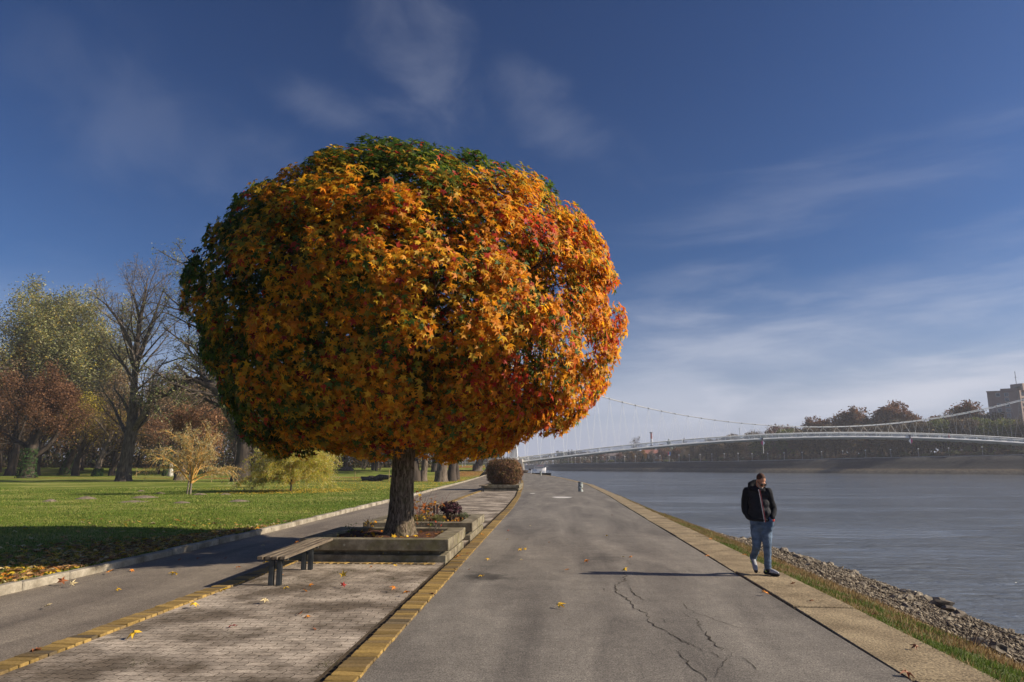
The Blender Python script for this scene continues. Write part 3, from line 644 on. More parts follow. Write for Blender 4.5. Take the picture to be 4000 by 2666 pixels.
def bark_main():
    m, n, l, p = nt("furrowed_bark")
    g = n.new("ShaderNodeTexCoord").outputs["Object"]
    mp = N(n, "ShaderNodeMapping"); mp.inputs["Scale"].default_value = (1, 1, .22); l.new(g, mp.inputs[0])
    a = N(n, "ShaderNodeTexNoise", Scale=26, Detail=3, Roughness=.6, Distortion=1.2); l.new(mp.outputs[0], a.inputs["Vector"])
    r = ramp(n, [(.36, (.022, .017, .012)), (.48, (.115, .088, .060)), (.66, (.25, .20, .145))]); l.new(a.outputs[0], r.inputs[0])
    b = N(n, "ShaderNodeTexNoise", Scale=7, Detail=4); l.new(g, b.inputs["Vector"])
    mk = N(n, "ShaderNodeMapRange"); l.new(b.outputs[0], mk.inputs[0]); mk.inputs[1].default_value = .5; mk.inputs[2].default_value = .7; mk.inputs[4].default_value = .5
    mx = N(n, "ShaderNodeMixRGB"); l.new(mk.outputs[0], mx.inputs[0]); l.new(r.outputs[0], mx.inputs[1]); mx.inputs[2].default_value = (.07, .075, .03, 1)
    l.new(mx.outputs[0], p.inputs["Base Color"]); p.inputs["Roughness"].default_value = .95; p.inputs["Specular IOR Level"].default_value = .15
    bp = N(n, "ShaderNodeBump", Strength=1.0, Distance=.035); l.new(a.outputs[0], bp.inputs["Height"]); l.new(bp.outputs[0], p.inputs["Normal"])
    return m
M['bark_main'] = bark_main()
mesh('trunk', V, Fc, M['bark_main'], tree, smooth=True)
# limbs
limb = MB(); tw = MB(); rl = random.Random(3)
top = Vector((0.06, 0, 2.4)); cen = Vector(CC) - Vector((TX, TY, 0.34))
limb.tube([top, top + Vector((.05, 0, 1.6)), cen, cen + Vector((0, 0, 3.4))], [.20, .15, .10, .02], k=8, cap=False)
for i in range(34):
    z0 = 2.2 + (i / 34) * 3.6; az = i * 2.4; el = -0.15 + 1.2 * (i / 34) + rl.uniform(-.2, .2)
    d = np.array([[math.cos(az) * math.cos(el), math.sin(az) * math.cos(el), math.sin(el)]]); rr = float(crown_r(d)[0]) * .86
    st = Vector((.05, 0, z0)); en = cen + Vector(d[0]) * rr; mid = st.lerp(en, .5) + Vector((rl.uniform(-.3, .3), rl.uniform(-.3, .3), .5))
    P = [st, st.lerp(mid, .5) + Vector((0, 0, .12)), mid, mid.lerp(en, .5) + Vector((0, 0, .1)), en]; limb.tube(P, [.085, .07, .05, .03, .012], k=5, cap=False)
    for q in range(12):
        b = P[2].lerp(P[4], rl.random()) ; dd = Vector((rl.gauss(0, 1), rl.gauss(0, 1), rl.gauss(.2, .8))).normalized() + Vector(d[0]) * .8; L = rl.uniform(.5, 1.3)
        e_ = b + dd * L * .5; nd_ = np.array([tuple(e_ - cen)]); ok_ = (e_ - cen).length < .8 * float(crown_r(norm(nd_))[0]); tw.tube([b, b + dd * L * .2, b + dd * L * .35 + Vector((0, 0, -.05))] if ok_ else [b, b + dd * .08, b + dd * .15], [.018, .012, .006], k=3, cap=False)
limb.build('limb', M['bark_dark'], tree, smooth=True)
# leafy shoots: the crown is made of boughs, each a drooping fan of shoots
def crown_leaves():
    NB = 570; D = rnd_dir(NB * 2); D = D[(D[:, 2] > -0.93)][:NB]; NB = len(D)
    r = crown_r(D); lobe = pnoise(D, 2.4, 3.3) + .9 * pnoise(D, 5.0, 9.1)
    u = 0.93 + 0.06 * lobe + nr.normal(size=NB) * .055
    Bc = C3 + D * (r * np.clip(u, .74, .985))[:, None]             # bough centres at the surface
    # more boughs deeper inside, sparse
    NI = 680; DI = rnd_dir(NI); BI = C3 + DI * (crown_r(DI) * (.55 + .33 * nr.random(NI)))[:, None]
    B = np.vstack([Bc, BI]); DD = np.vstack([D, DI]); deep = np.r_[np.zeros(NB), np.ones(NI)]
    per = np.where(deep > 0, 40, 150); idx = np.repeat(np.arange(len(B)), per); n = len(idx)
    d = DD[idx]
    # fan offsets: wide sideways, thin outwards, falling
    side = norm(np.cross(d, np.array([0, 0, 1.0]))); upv = np.cross(side, d)
    a = np.clip(nr.normal(size=n), -1.9, 1.9) * .30; b = np.clip(nr.normal(size=n), -1.9, 1.9) * .21; c = -np.abs(nr.normal(size=n)) * .15 + .10
    P = B[idx] + side * a[:, None] + upv * b[:, None] + d * (c - .75 * (a ** 2 + b ** 2))[:, None]
    P[:, 2] -= .30 * (a ** 2)
    ro = P - C3; rad = np.linalg.norm(ro, axis=1); dn = ro / rad[:, None]; rc = crown_r(dn); frac = rad / rc
    # open hollows where the crown is thin
    hol = pnoise(dn, 3.4, 21.7) + .5 * pnoise(dn, 6.0, 2.2)
    keep = ~((hol > .62) & (frac > .88)) & (P[:, 2] > 1.52 + .25 * nr.random(n)) & (frac < 1.035)
    P, dn, frac, idx = P[keep], dn[keep], frac[keep], idx[keep]; n = len(P)
    nm = dn * .85 + np.array([0.12, -0.10, .35]) + nr.normal(size=(n, 3)) * .36
    tip = dn * .35 + np.array([0, 0, -.95]) + nr.normal(size=(n, 3)) * .55
    size = .100 * (.62 + .62 * nr.random(n)); size = np.where(dn[:, 2] > .55, size * .85, size)
    # colours: green on top, on the left and low; deep leaves darkened to paint shade into the gaps; orange in front; redder to the right
    fld = pnoise(P, .42, 5.0) * 1.0 + .5 * pnoise(P, 1.3, 8.0); f2 = .45 * pnoise(P, .8, 31.0) + .9 * pnoise(P, 2.6, 13.0)
    bough = nr.normal(size=2000)[idx] * .20
    x = dn[:, 0]; z = dn[:, 2]
    g = .02 + 1.0 * np.clip(z - .30, 0, 1) * 1.9 + .9 * np.clip(-x - .5, 0, 1) * 2.0 + .55 * fld + bough + .27 * nr.normal(size=n) + .30 * np.clip(-z - .45, 0, 1) * np.clip(.4 - x, 0, 1) * 2 - .25 * np.clip(x, 0, 1) + .6 * np.clip((.90 - frac) / .1, 0, 1)
    rd = -.34 + .50 * np.clip(x, -.2, 1) + .9 * f2 + bough + .26 * nr.normal(size=n)
    col = np.empty((n, 3)); pal = nr.random(n)
    for i, c_ in enumerate([GOLD, ORG, YEL]): pass
    base = np.where((pal < .42)[:, None], GOLD, np.where((pal < .80)[:, None], ORG, YEL))
    mid = np.array((.36, .27, .025))
    col = base.copy()
    k1 = np.clip((g - .12) / .22, 0, 1)[:, None]; col = col * (1 - k1) + mid * k1
    k2 = np.clip((g - .34) / .22, 0, 1)[:, None]; tgt = np.where((nr.random(n) < .5)[:, None], GREEN, DGRN); col = col * (1 - k2) + tgt * k2
    k3 = np.clip((rd - .28) / .3, 0, 1)[:, None] * (1 - k2); col = col * (1 - k3) + np.where((nr.random(n) < .6)[:, None], RED, (.56, .11, .02)) * k3
    gr_ = (nr.random(n) < .10)[:, None]; col = np.where(gr_, (.07, .13, .02), col); rr_ = (nr.random(n) < .035)[:, None]; col = np.where(rr_, (.48, .06, .03), col)
    mr_ = (nr.random(n) < .02)[:, None]; col = np.where(mr_, MAR, col)
    col *= (.66 + .58 * nr.random((n, 1)))
    print('sweetgum leaves', n)
    T0 = np.array([TX, TY, .34])
    return scatter('crown', STARS, P - T0, nm, tip, size, np.clip(col, 0, 1), M['leaf'], tree)
crown_leaves()
# loose shoots that stick out of the outline
for i in range(0):
    d = np.array([[rl.gauss(0, 1), rl.gauss(0, 1), rl.gauss(0, .8)]]); d = norm(d); b = cen + Vector(d[0]) * float(crown_r(d)[0]) * .86
    dd = Vector(d[0]) + Vector((rl.gauss(0, .5), rl.gauss(0, .5), rl.gauss(.0, .4))); tw.tube([b, b + dd * .3, b + dd * .6 + Vector((0, 0, -.06))], [.012, .009, .004], k=3, cap=False)
tw.build('twigs', M['bark'], tree)['kind'] = 'stuff'
# ================================================================= PARK TREES
def gz(x, y): return lawn_z(x, y)
def at_px(px, py):
    """ground point of the lawn seen at this pixel (the far lawn rises a little)"""
    z = 0.08
    for _ in range(25):
        g = G(px, py, z); y = min(max(g[1], 5), 240); 
        if g[1] <= 0 or g[1] > 240: return (g[0], 240, gz(g[0], 240))
        z = z * .5 + .5 * gz(g[0], y)
    return (g[0], g[1], gz(g[0], g[1]))
SPARSE = [(.45, .34, .05), (.30, .24, .05), (.22, .13, .05)]
big = kw(5, kids=(11, 8, 7, 6), ang=(.62, .75, .8, .8), len_=(.62, .55, .5, .45), rr=(.36, .45, .45, .6), up=(.01, .10, .06, .02, .0), lo=(.28, .2, .15, .1), rmin=.018, wob=(.05, .11, .13, .16, .16))
wide = kw(5, kids=(9, 7, 6, 5), ang=(.85, .8, .8, .8), len_=(.85, .62, .52, .5), rr=(.62, .5, .5, .6), up=(.0, .10, .06, .03, .0), lo=(.22, .2, .15, .1), rmin=.018, wob=(.07, .12, .13, .16, .16))
mid5 = kw(5, kids=(7, 6, 5, 4), ang=(.7, .75, .8, .8), len_=(.75, .6, .5, .45), rr=(.55, .5, .5, .6), up=(.02, .09, .05, .02, .0), lo=(.3, .2, .15, .1), rmin=.02, wob=(.07, .12, .13, .16, .16))
pop = kw(5, kids=(12, 7, 6, 4), ang=(.5, .6, .7, .8), len_=(.52, .5, .45, .45), rr=(.4, .5, .5, .6), up=(.02, .12, .08, .05, .0), lo=(.15, .2, .15, .1), rmin=.02, wob=(.03, .08, .12, .16, .16))
def T(px, py): return at_px(px, py)
RUS = [(.19, .095, .05), (.25, .135, .07), (.13, .07, .04)]
# named trees of the park, left to right
make_tree('park_tree', "russet-leaved spreading tree with an ivy-clad trunk at the left edge of the lawn", "tree", T(102, 1868), 21, 27, .9, wide, M['bark_dark'], M['twig'], RUS, (4, 3, 2), 30000, .14, .5, ivy=4.2, trunk_frac=.42)
make_tree('park_tree', "dark leaning trunk directly left of the ivy-clad tree", "tree", T(38, 1859), 22, 19, .75, mid5, M['bark_dark'], M['twig'], RUS, (4, 3, 2), 5000, .15, .4, lean=(.12, 0))
make_tree('park_tree', "thick dark trunk close behind the ivy-clad tree, leaning right", "tree", T(138, 1858), 27, 17, .6, mid5, M['bark_dark'], M['twig'], RUS, (4, 3, 2), 3500, .15, .4, lean=(.16, 0))
make_tree('park_tree', "leaning ivy-covered trunk under yellow leaves, left of the middle of the wood edge", "tree", T(245, 1856), 23, 17, .6, mid5, M['bark_dark'], M['twig'], [(.52, .42, .04), (.42, .36, .05), (.25, .16, .05)], (4, 3, 2), 5500, .14, .5, lean=(.28, .1), ivy=4.5)
make_tree('park_tree', "short-forked brown tree right beside the leaning ivy trunk", "tree", T(293, 1859), 24, 15, .55, mid5, M['bark_dark'], M['twig'], SPARSE, (2, 2, 5), 2500, .13, .4)
make_tree('park_tree', "pale-barked tree with ivy patches between the yellow-leaved tree and the tall bare one", "tree", T(378, 1861), 25, 15, .55, mid5, M['bark_pale'], M['twig'], SPARSE, (2, 2, 5), 2000, .13, .4, lean=(.14, 0), ivy=1.2)
make_tree('park_tree', "slim dark trunk just left of the tall bare tree", "tree", T(435, 1859), 26, 14, .45, mid5, M['bark_dark'], M['twig'], SPARSE, (2, 2, 5), 1500, .13, .4, lean=(.2, 0))
def limb_path(tr, pts, r0, r1, k, n=14, L=5.5, lev=1, up=.3, lo=.12):
    pts = [Vector(p) for p in pts]; tr.big.tube(pts, [r0 + (r1 - r0) * i / (len(pts) - 1) for i in range(len(pts))], k=8, cap=False)
    for i in range(n):
        f = (lo + (1 - lo) * (i + tr.r.random()) / n) * (len(pts) - 1); j = min(len(pts) - 2, int(f)); b = pts[j].lerp(pts[j + 1], f - j); ax = (pts[j + 1] - pts[j]).normalized()
        u = Matrix.Rotation(i * 2.4, 3, ax) @ ax.orthogonal().normalized(); d = ax * .7 + u * .9 + Vector((0, 0, up)); tr.branch(b, d, L * tr.r.uniform(.7, 1.25) * (1 - .5 * i / n), max(.03, (r0 + (r1 - r0) * f / (len(pts) - 1)) * .38), lev + 1, k)
TB_ = T(480, 1881); bt = empty('park_tree', TB_, "tall bare tree with a broad dark trunk, twigs against the sky", "tree"); t = Tree(31); root_flare(t, .74, 1.6)
def rb(px, py, dy=0): q = A(px, py, TB_[1] + dy); return (q.x - TB_[0], q.y - TB_[1], q.z - TB_[2])
kb = kw(5, kids=(6, 8, 7, 6), ang=(.6, .65, .7, .8), len_=(.6, .62, .52, .5), rr=(.45, .45, .5, .6), up=(.02, .10, .09, .06, .02), lo=(.2, .15, .1, .1), rmin=.016, wob=(.06, .10, .12, .15, .15), seg=(8, 7, 6, 5, 4))
limb_path(t, [(0, 0, 0), rb(496, 1780), rb(512, 1690), rb(520, 1600)], .74, .56, kb, n=3, L=5, lo=.6)
limb_path(t, [rb(518, 1620), rb(524, 1500), rb(533, 1380), rb(545, 1260), rb(565, 1170), rb(576, 1085)], .46, .05, kb, n=24, L=7, up=.5)
limb_path(t, [rb(530, 1440), rb(505, 1330, -1), rb(462, 1250, -2), rb(415, 1190, -2), rb(375, 1160, -2)], .28, .04, kb, n=12, L=4.5, up=.8)
limb_path(t, [rb(527, 1520), rb(495, 1440, 1), rb(452, 1395, 2), rb(420, 1355, 2)], .24, .04, kb, n=10, L=4, up=.7)
limb_path(t, [rb(540, 1400), rb(580, 1300, 1), rb(612, 1210, 2), rb(640, 1130, 2)], .26, .04, kb, n=12, L=5, up=.7)
limb_path(t, [rb(512, 1690), rb(560, 1620, -1), rb(590, 1540, -2), rb(625, 1480, -2)], .38, .06, kb, n=10, L=5, up=.5)
limb_path(t, [rb(505, 1720), rb(470, 1650, 1), rb(440, 1580, 2), rb(405, 1530, 2)], .26, .05, kb, n=8, L=5, up=.5)
limb_path(t, [rb(548, 1250), rb(530, 1180), rb(512, 1130), rb(500, 1100)], .16, .03, kb, n=8, L=3.6, up=.8)
t.big.build('trunk', M['bark'], bt, smooth=True); t.fine.build('branches', M['twig_pale'], bt); leaves_on(t.ends, 700, .10, SPARSE, (1, 2, 3), .3, 'crown', bt)
make_tree('park_tree', "pale split trunk with pinkish-brown leaves behind the staked young willow", "tree", T(700, 1877), 32, 14, .6, wide, M['bark_pale'], M['twig'], [(.36, .20, .11), (.30, .16, .085), (.24, .125, .06)], (3, 3, 2), 9000, .14, .45, lean=(.10, 0), trunk_frac=.5)
make_tree('park_tree', "ivy-hung thin trunk beside the white marker stone", "tree", T(648, 1860), 33, 13, .4, mid5, M['bark_dark'], M['twig'], [(.36, .20, .11), (.24, .125, .06)], (3, 3), 3000, .14, .45, lean=(.05, 0), ivy=5)
# the old willow with the arching limb
W = T(938, 1882); ow = empty('willow_tree', W, "huge dark old willow with a long limb arching left, behind the big round tree", "tree"); t = Tree(41); root_flare(t, .95, 2.0)
kwl = kw(5, kids=(6, 6, 6, 5), ang=(.7, .8, .8, .8), len_=(.6, .6, .5, .5), rr=(.5, .5, .5, .6), up=(.0, .03, .02, -.06, -.1), lo=(.3, .15, .15, .1), rmin=.018, wob=(.08, .12, .13, .16, .16))
t.branch(Vector((0, 0, 0)), Vector((0, 0, 1)), 9, .92, 0, kwl)
def limb_to(tr, pts, r0, r1, lev=1, n=16, k=kwl, L=5.5):
    pts = [Vector(p) for p in pts]; tr.big.tube(pts, [r0 + (r1 - r0) * i / (len(pts) - 1) for i in range(len(pts))], k=8, cap=False)
    for i in range(n):
        f = (.12 + .88 * (i + tr.r.random()) / n) * (len(pts) - 1); j = min(len(pts) - 2, int(f)); b = pts[j].lerp(pts[j + 1], f - j); ax = (pts[j + 1] - pts[j]).normalized()
        u = Matrix.Rotation(i * 2.4, 3, ax) @ ax.orthogonal().normalized(); d = ax * .6 + u + Vector((0, 0, .45)); tr.branch(b, d, L * tr.r.uniform(.7, 1.2) * (1 - .45 * i / n), max(.03, r0 * .35 * (1 - .6 * i / n)), lev + 1, k)
def rel(px, py, dy=0): q = A(px, py, W[1] + dy); return (q.x - W[0], q.y - W[1], q.z - W[2])
limb_to(t, [(0, 0, 5.5), rel(900, 1620), rel(868, 1560, -1), rel(835, 1515, -2), rel(770, 1485, -2), rel(700, 1500, -3), rel(650, 1545, -3), rel(600, 1560, -4)], .75, .10, n=20)
limb_to(t, [(0, 0, 6.5), rel(905, 1560), rel(880, 1470, 1), rel(820, 1430, 1), rel(760, 1400, 2), rel(705, 1320, 3)], .6, .08, n=18)
limb_to(t, [(0, 0, 6), rel(900, 1500), rel(840, 1380, 1), rel(790, 1290, 1), rel(740, 1220, 0), rel(690, 1190, 0)], .55, .06, n=18, L=6.5)
limb_to(t, [(0, 0, 7), rel(930, 1450, -1), rel(860, 1250, -1), rel(800, 1120, -2), rel(740, 1040, -2)], .55, .05, n=18, L=6)
t.big.build('trunk', M['bark_dark'], ow, smooth=True); t.fine.build('branches', M['twig'], ow)
leaves_on(t.ends, 15000, .13, [(.20, .22, .09), (.15, .18, .07), (.30, .29, .16), (.26, .24, .10)], (3, 3, 2, 1), .30, 'crown', ow, droop=.9)
# poplars standing up behind
popw = kw(5, kids=(14, 8, 6, 4), ang=(.75, .7, .7, .8), len_=(.60, .52, .45, .45), rr=(.36, .45, .5, .6), up=(.02, .10, .08, .05, .0), lo=(.18, .2, .15, .1), rmin=.02, wob=(.03, .08, .12, .16, .16))
PG = [(.19, .21, .075), (.30, .30, .13), (.40, .37, .20), (.40, .30, .06)]
for i, (px, tp, seed, dy, lab) in enumerate([(15, 1120, 51, 6, "leftmost grey-green poplar rising above the russet tree"), (105, 1105, 52, 0, "tallest grey-green poplar, second from the left above the russet tree"), (195, 1140, 53, -5, "grey-green poplar with pale leaves, in the middle of the poplar group"),
    (280, 1195, 54, 2, "silvery grey-green poplar, second from the right of the poplar group"), (335, 1270, 56, -4, "lowest silvery poplar at the right end, beside the gap of sky")]):
    b = T(px, 1850); b = (b[0], b[1] + dy, b[2]); q = A(px, tp, b[1]); H = (q.z - b[2]) * .93
    make_tree('poplar_tree', lab, "tree", b, seed, H, .62, popw, M['bark_pale'], M['twig_pale'], PG, (5, 4, 2 + (i > 2), 2), 17000, .24, .85, trunk_frac=.84)
b = T(-40, 1852); make_tree('park_tree', "bright yellow-orange tree cut by the left edge of the photo", "tree", b, 55, 26, .6, pop, M['bark_dark'], M['twig'], [(.62, .38, .03), (.55, .30, .02), (.50, .40, .06)], (3, 2, 2), 11000, .22, .5, trunk_frac=.8)
# the row of old willows beyond the planter; only their trunks show under the round crown
for px, py, r0, seed, ln, lab in [(1618, 1881, .78, 61, -.02, "dark willow trunk right behind the big tree's trunk"), (1652, 1881, .42, 62, .06, "narrow forked trunk pressed against the right side of the dark willow trunk"),
                          (1722, 1883, .66, 63, .12, "thick sunlit willow trunk leaning right, beside the kerb of the lawn"), (1763, 1881, .52, 64, .10, "willow trunk nearest the kerb, twin to the thick leaning one"),
                          (1782, 1876, .40, 65, .03, "slim trunk tucked behind the willow trunk nearest the kerb"), (1697, 1853, .60, 66, .02, "distant straight trunk seen between the near willow trunks")]:
    kk = kw(4, kids=(5, 5, 5), ang=(.7, .8, .8), len_=(.65, .55, .5), rr=(.5, .5, .5), up=(.02, .08, .02, .0), lo=(.35, .2, .15), rmin=.02, fine=2, seg=(8, 6, 4, 3))
    make_tree('willow_tree', lab, "tree", T(px, py), seed, 17, r0, kk, M['bark_pale'] if px in (1722, 1652) else M['bark_dark'], M['twig'], [(.24, .25, .08), (.38, .31, .07)], (1, 1), 1500, .13, .35, lean=(ln, 0))
b = T(1864, 1852); r_ = make_tree('willow_tree', "leaning trunk in front of the ivy clump at the far end of the path", "tree", b, 67, 16, .85, kw(5, kids=(6, 6, 5, 4), ang=(.8, .8, .8, .8), up=(.0, .03, .0, -.04, -.06), rmin=.03, lo=(.3, .2, .2, .1), len_=(.8, .6, .55, .5)), M['bark_pale'], M['twig'], SPARSE, (1, 1, 1), 300, .12, .3, lean=(.16, 0))
t = Tree(68); tb = b
for (dx, dz, L) in ((3, 8, 13), (4, 10, 14), (2.5, 6.5, 12)): t.branch(Vector((dx * .4, 0, dz)), Vector((1, -.1, .28)), L, .16, 1, kw(5, kids=(6, 8, 6, 5), up=(0, -.02, .05, .04, .0), rmin=.028, ang=(.6, .7, .7, .7), len_=(.6, .5, .5, .5), fine=2))
t.big.build('limb', M['bark_dark'], r_); t.fine.build('twigs', M['twig'], r_)['kind'] = 'stuff'
# ivy clump, evergreen shrubs
def shrub(name, label, cat, loc, w, h, n, pal, ls, stems=9, seed=1, group=None, stem_mat=None, base=.12, mat=None, full=False, tmpl=None):
    root = empty(name, loc, label, cat, group); r = random.Random(seed); mb = MB()
    for i in range(stems):
        a = i * 2.4 + r.random(); tip = Vector((math.cos(a) * w * .42 * r.random() ** .5, math.sin(a) * w * .42 * r.random() ** .5, h * r.uniform(.6, .95))); s0 = Vector((math.cos(a) * base * w * .4, math.sin(a) * base * w * .4, -.05))
        m1 = s0.lerp(tip, .5) + Vector((r.gauss(0, .05) * w, r.gauss(0, .05) * w, 0)); mb.tube([s0, m1, tip], [.02 * max(1, w / 2), .014 * max(1, w / 2), .006], k=4, cap=False)
        for j in range(5):
            b0 = m1.lerp(tip, r.random()); mb.tube([b0, b0 + Vector((r.gauss(0, .2) * w, r.gauss(0, .2) * w, r.uniform(.0, .2) * h))], [.008, .003], k=3, cap=False)
    mb.build('stems', stem_mat or M['twig'], root)
    D = rnd_dir(n); D = D / (np.sum(np.abs(D) ** 3, 1, keepdims=True) ** (1 / 3)) if full else D * np.array([1, 1, 0]) + np.stack([0 * D[:, 2], 0 * D[:, 2], np.abs(D[:, 2]) - .25 * (nr.random(n) < .35)], 1); rr = (1.0 if not full else (1 - .0 * D[:, 2])) * (.45 + .55 * nr.random(n) ** .35) * (1 + (.16 if full else .10) * pnoise(D * 1.0, 2.5, seed * 3.1) + (.14 if full else .05) * pnoise(D, 6, seed * 1.7))
    P = D * rr[:, None] * np.array([w / 2, w / 2, h * .5]) + np.array([0, 0, h * .5])
    P[:, 2] = np.clip(P[:, 2], .04, None); P += nr.normal(size=P.shape) * .02 * w
    pal = np.array(pal); c = pal[nr.integers(0, len(pal), n)] * (.6 + .8 * nr.random((n, 1)))
    scatter('foliage', [tmpl or DIA], P, D + .8 * rnd_dir(n), rnd_dir(n), ls * (.6 + .8 * nr.random(n)), np.clip(c, 0, 1), mat or M['leaf_far'], root)
    return root
shrub('ivy_clump', "dark green ivy clump beside the leaning far trunk", "shrub", (b[0] + 2.6, b[1] + 1, b[2]), 4.6, 6.3, 5000, [(.035, .07, .02), (.05, .10, .03)], .22, seed=2)
e1 = T(1420, 1849); shrub('evergreen_shrub', "very dark evergreen bush in the shade below the round tree's left side", "shrub", e1, 6.0, 6.5, 4500, [(.016, .035, .014), (.025, .05, .02)], .2, seed=3)
e1 = T(1460, 1851); shrub('evergreen_shrub', "dark bush just right of the very dark evergreen", "shrub", (e1[0] + 1, e1[1], e1[2]), 4.5, 4.5, 3000, [(.03, .05, .02), (.05, .07, .03)], .2, seed=4)

# ---- young willows on the lawn
def young_willow(loc, label, seed, h, w, nst, weep, leafn, pal, tm, stake):
    root = empty('young_willow', loc, label, "tree"); r = random.Random(seed); tr = MB(); fn = MB(); ends = []
    tr.tube([(0, 0, -.05), (.02, 0, h * .12), (.03, 0, h * .27)], [.075, .06, .055], k=8, cap=False); tr.build('trunk', tm, root, smooth=True)
    for i in range(nst):
        a = i * 2.4 + r.uniform(-.3, .3); el = r.uniform(.5, 1.5); L = h * .75 * r.uniform(.7, 1.05); p = Vector((.03, 0, h * r.uniform(.10, .27))); d = Vector((math.cos(a) * math.cos(el) * w / h * 1.3, math.sin(a) * math.cos(el) * w / h * 1.3, math.sin(el))).normalized(); pts = [p.copy()]
        for q in range(8):
            d = (d + Vector((r.gauss(0, .06), r.gauss(0, .06), -weep * q * .05))).normalized(); p = p + d * L / 8; p.z = max(p.z, .3); pts.append(p.copy())
            if q > 1:
                for _ in range(3):
                    dd = (d + Vector((r.gauss(0, .5), r.gauss(0, .5), r.gauss(.1, .3)))).normalized(); l2 = L * r.uniform(.15, .35); s = [p.copy()]; pp = p.copy()
                    for z in range(4): dd = (dd + Vector((0, 0, -weep * .35))).normalized(); pp = pp + dd * l2 / 4; pp.z = max(pp.z, .15); s.append(pp.copy())
                    fn.tube(s, [.012, .010, .008, .006, .004], k=3, cap=False); ends += s[1:]
        fn.tube(pts, [.034 * (1 - .8 * q / 8) for q in range(9)], k=4, cap=False); ends += pts[4:]
    fn.build('branches', M['willow_twig'], root); leaves_on(ends, leafn, .095, pal, [1] * len(pal), .085 * h / 4, 'crown', root, tmpl=LANCE, droop=1.2, mat=M['leaf'])
    return root
LANCE = (np.array([(0, -1, 0), (.17, 0, .05), (0, 1.1, 0), (-.17, 0, .05)]), np.array([(0, 1, 2), (0, 2, 3)]))
y1 = T(742, 1932); young_willow(y1, "young staked willow with orange twigs and few pale leaves on the lawn", 71, 4.3, 4.4, 26, .55, 5200, [(.55, .46, .30), (.45, .38, .20), (.34, .36, .16), (.60, .42, .16)], M['twig_pale'], True)
mb = MB(); mb.tube([(0, 0, 0), (.13, 0, 2.55)], [.045, .04], k=7); o = mb.build('wooden_stake', M['twig_pale']); o.location = (y1[0] - .10, y1[1] - .16, y1[2]); tag(o, "grey wooden stake leaning against the young willow's stem", "stake")
y2 = T(1135, 1922); young_willow(y2, "low dense yellow weeping willow on the lawn beneath the round crown", 72, 4.5, 6.6, 52, .62, 34000, [(.52, .46, .06), (.60, .50, .10), (.34, .38, .06), (.62, .56, .28)], M['bark_dark'], False)

# ---- the wood behind: a few bare trees built once, then copied
PAL_W = [(.27, .18, .10), (.33, .22, .10), (.18, .14, .09)]
wk = kw(4, kids=(9, 8, 7), ang=(.6, .75, .8), len_=(.6, .5, .5), rr=(.5, .5, .55), up=(.02, .08, .05, .02), lo=(.15, .15, .1), rmin=.03, fine=2, seg=(8, 6, 4, 3))
protos = []
GW = "bare trees of the wood at the back of the park"
WL = "bare brown tree in the wood at the back of the park"
for i in range(4):
    o = make_tree('wood_tree', WL, "tree", (0, 0, 0), 81 + i, 21 + i, .33, wk, M['bark_dark'], M['twig'], PAL_W, (3, 2, 3), 4600, .22, .6, flare=False, trunk_frac=.7, group=GW); protos.append(o)
rw = random.Random(8); k_ = 0
for row, (Y0, n, x0, x1) in enumerate([(128, 20, -112, -20), (150, 24, -135, -20), (172, 26, -150, -22), (205, 28, -175, -30)]):
    for i in range(n):
        o = protos[k_ % 4] if k_ < 4 else copy_tree(protos[k_ % 4]); k_ += 1
        x = x0 + (x1 - x0) * (i + rw.uniform(.1, .9)) / n; Y = Y0 + rw.uniform(-9, 9)
        o.location = (x, Y, gz(x, Y)); o.rotation_euler = (rw.uniform(-.08, .08), rw.uniform(-.10, .10), rw.uniform(0, 6.28)); ac = math.degrees(math.atan2(x, Y)); zone = "left of the ivy-clad tree" if ac < -36.5 else ("between the ivy-clad and the yellow-leaved tree" if ac < -32 else ("between the yellow-leaved and the tall bare tree" if ac < -27.5 else ("between the tall bare tree and the marker stone" if ac < -22 else ("behind the young willows" if ac < -15 else "behind the big round tree"))))
        o['label'] = ["bare", "twiggy", "slim brown", "misty"][row] + " wood tree " + zone + ", " + ["front", "second", "third", "rearmost"][row] + " row"; s = rw.uniform(.75, 1.12); o.scale = (s, s, s * rw.uniform(.9, 1.1))
# undergrowth of the wood
n = 52000; P = np.empty((n, 3)); P[:, 1] = 142 + 75 * nr.random(n) ** .8; P[:, 0] = -178 + 152 * nr.random(n); hh = 7.5 * nr.random(n) ** 1.5 * (1 + .6 * np.array([noise.noise(Vector((p[0] * .08, p[1] * .08, 4))) for p in P]))
P[:, 2] = 1.6 + hh; c = np.array([(.12, .085, .05), (.10, .10, .04), (.16, .11, .05), (.07, .08, .03)])[nr.integers(0, 4, n)] * (.6 + .7 * nr.random((n, 1)))
o = scatter('undergrowth', [DIA], P, rnd_dir(n), rnd_dir(n), .38 * (.6 + .8 * nr.random(n)), c, M['leaf_far']); tag(o, "brown tangle of undergrowth between the trees of the wood", "undergrowth", kind='stuff')
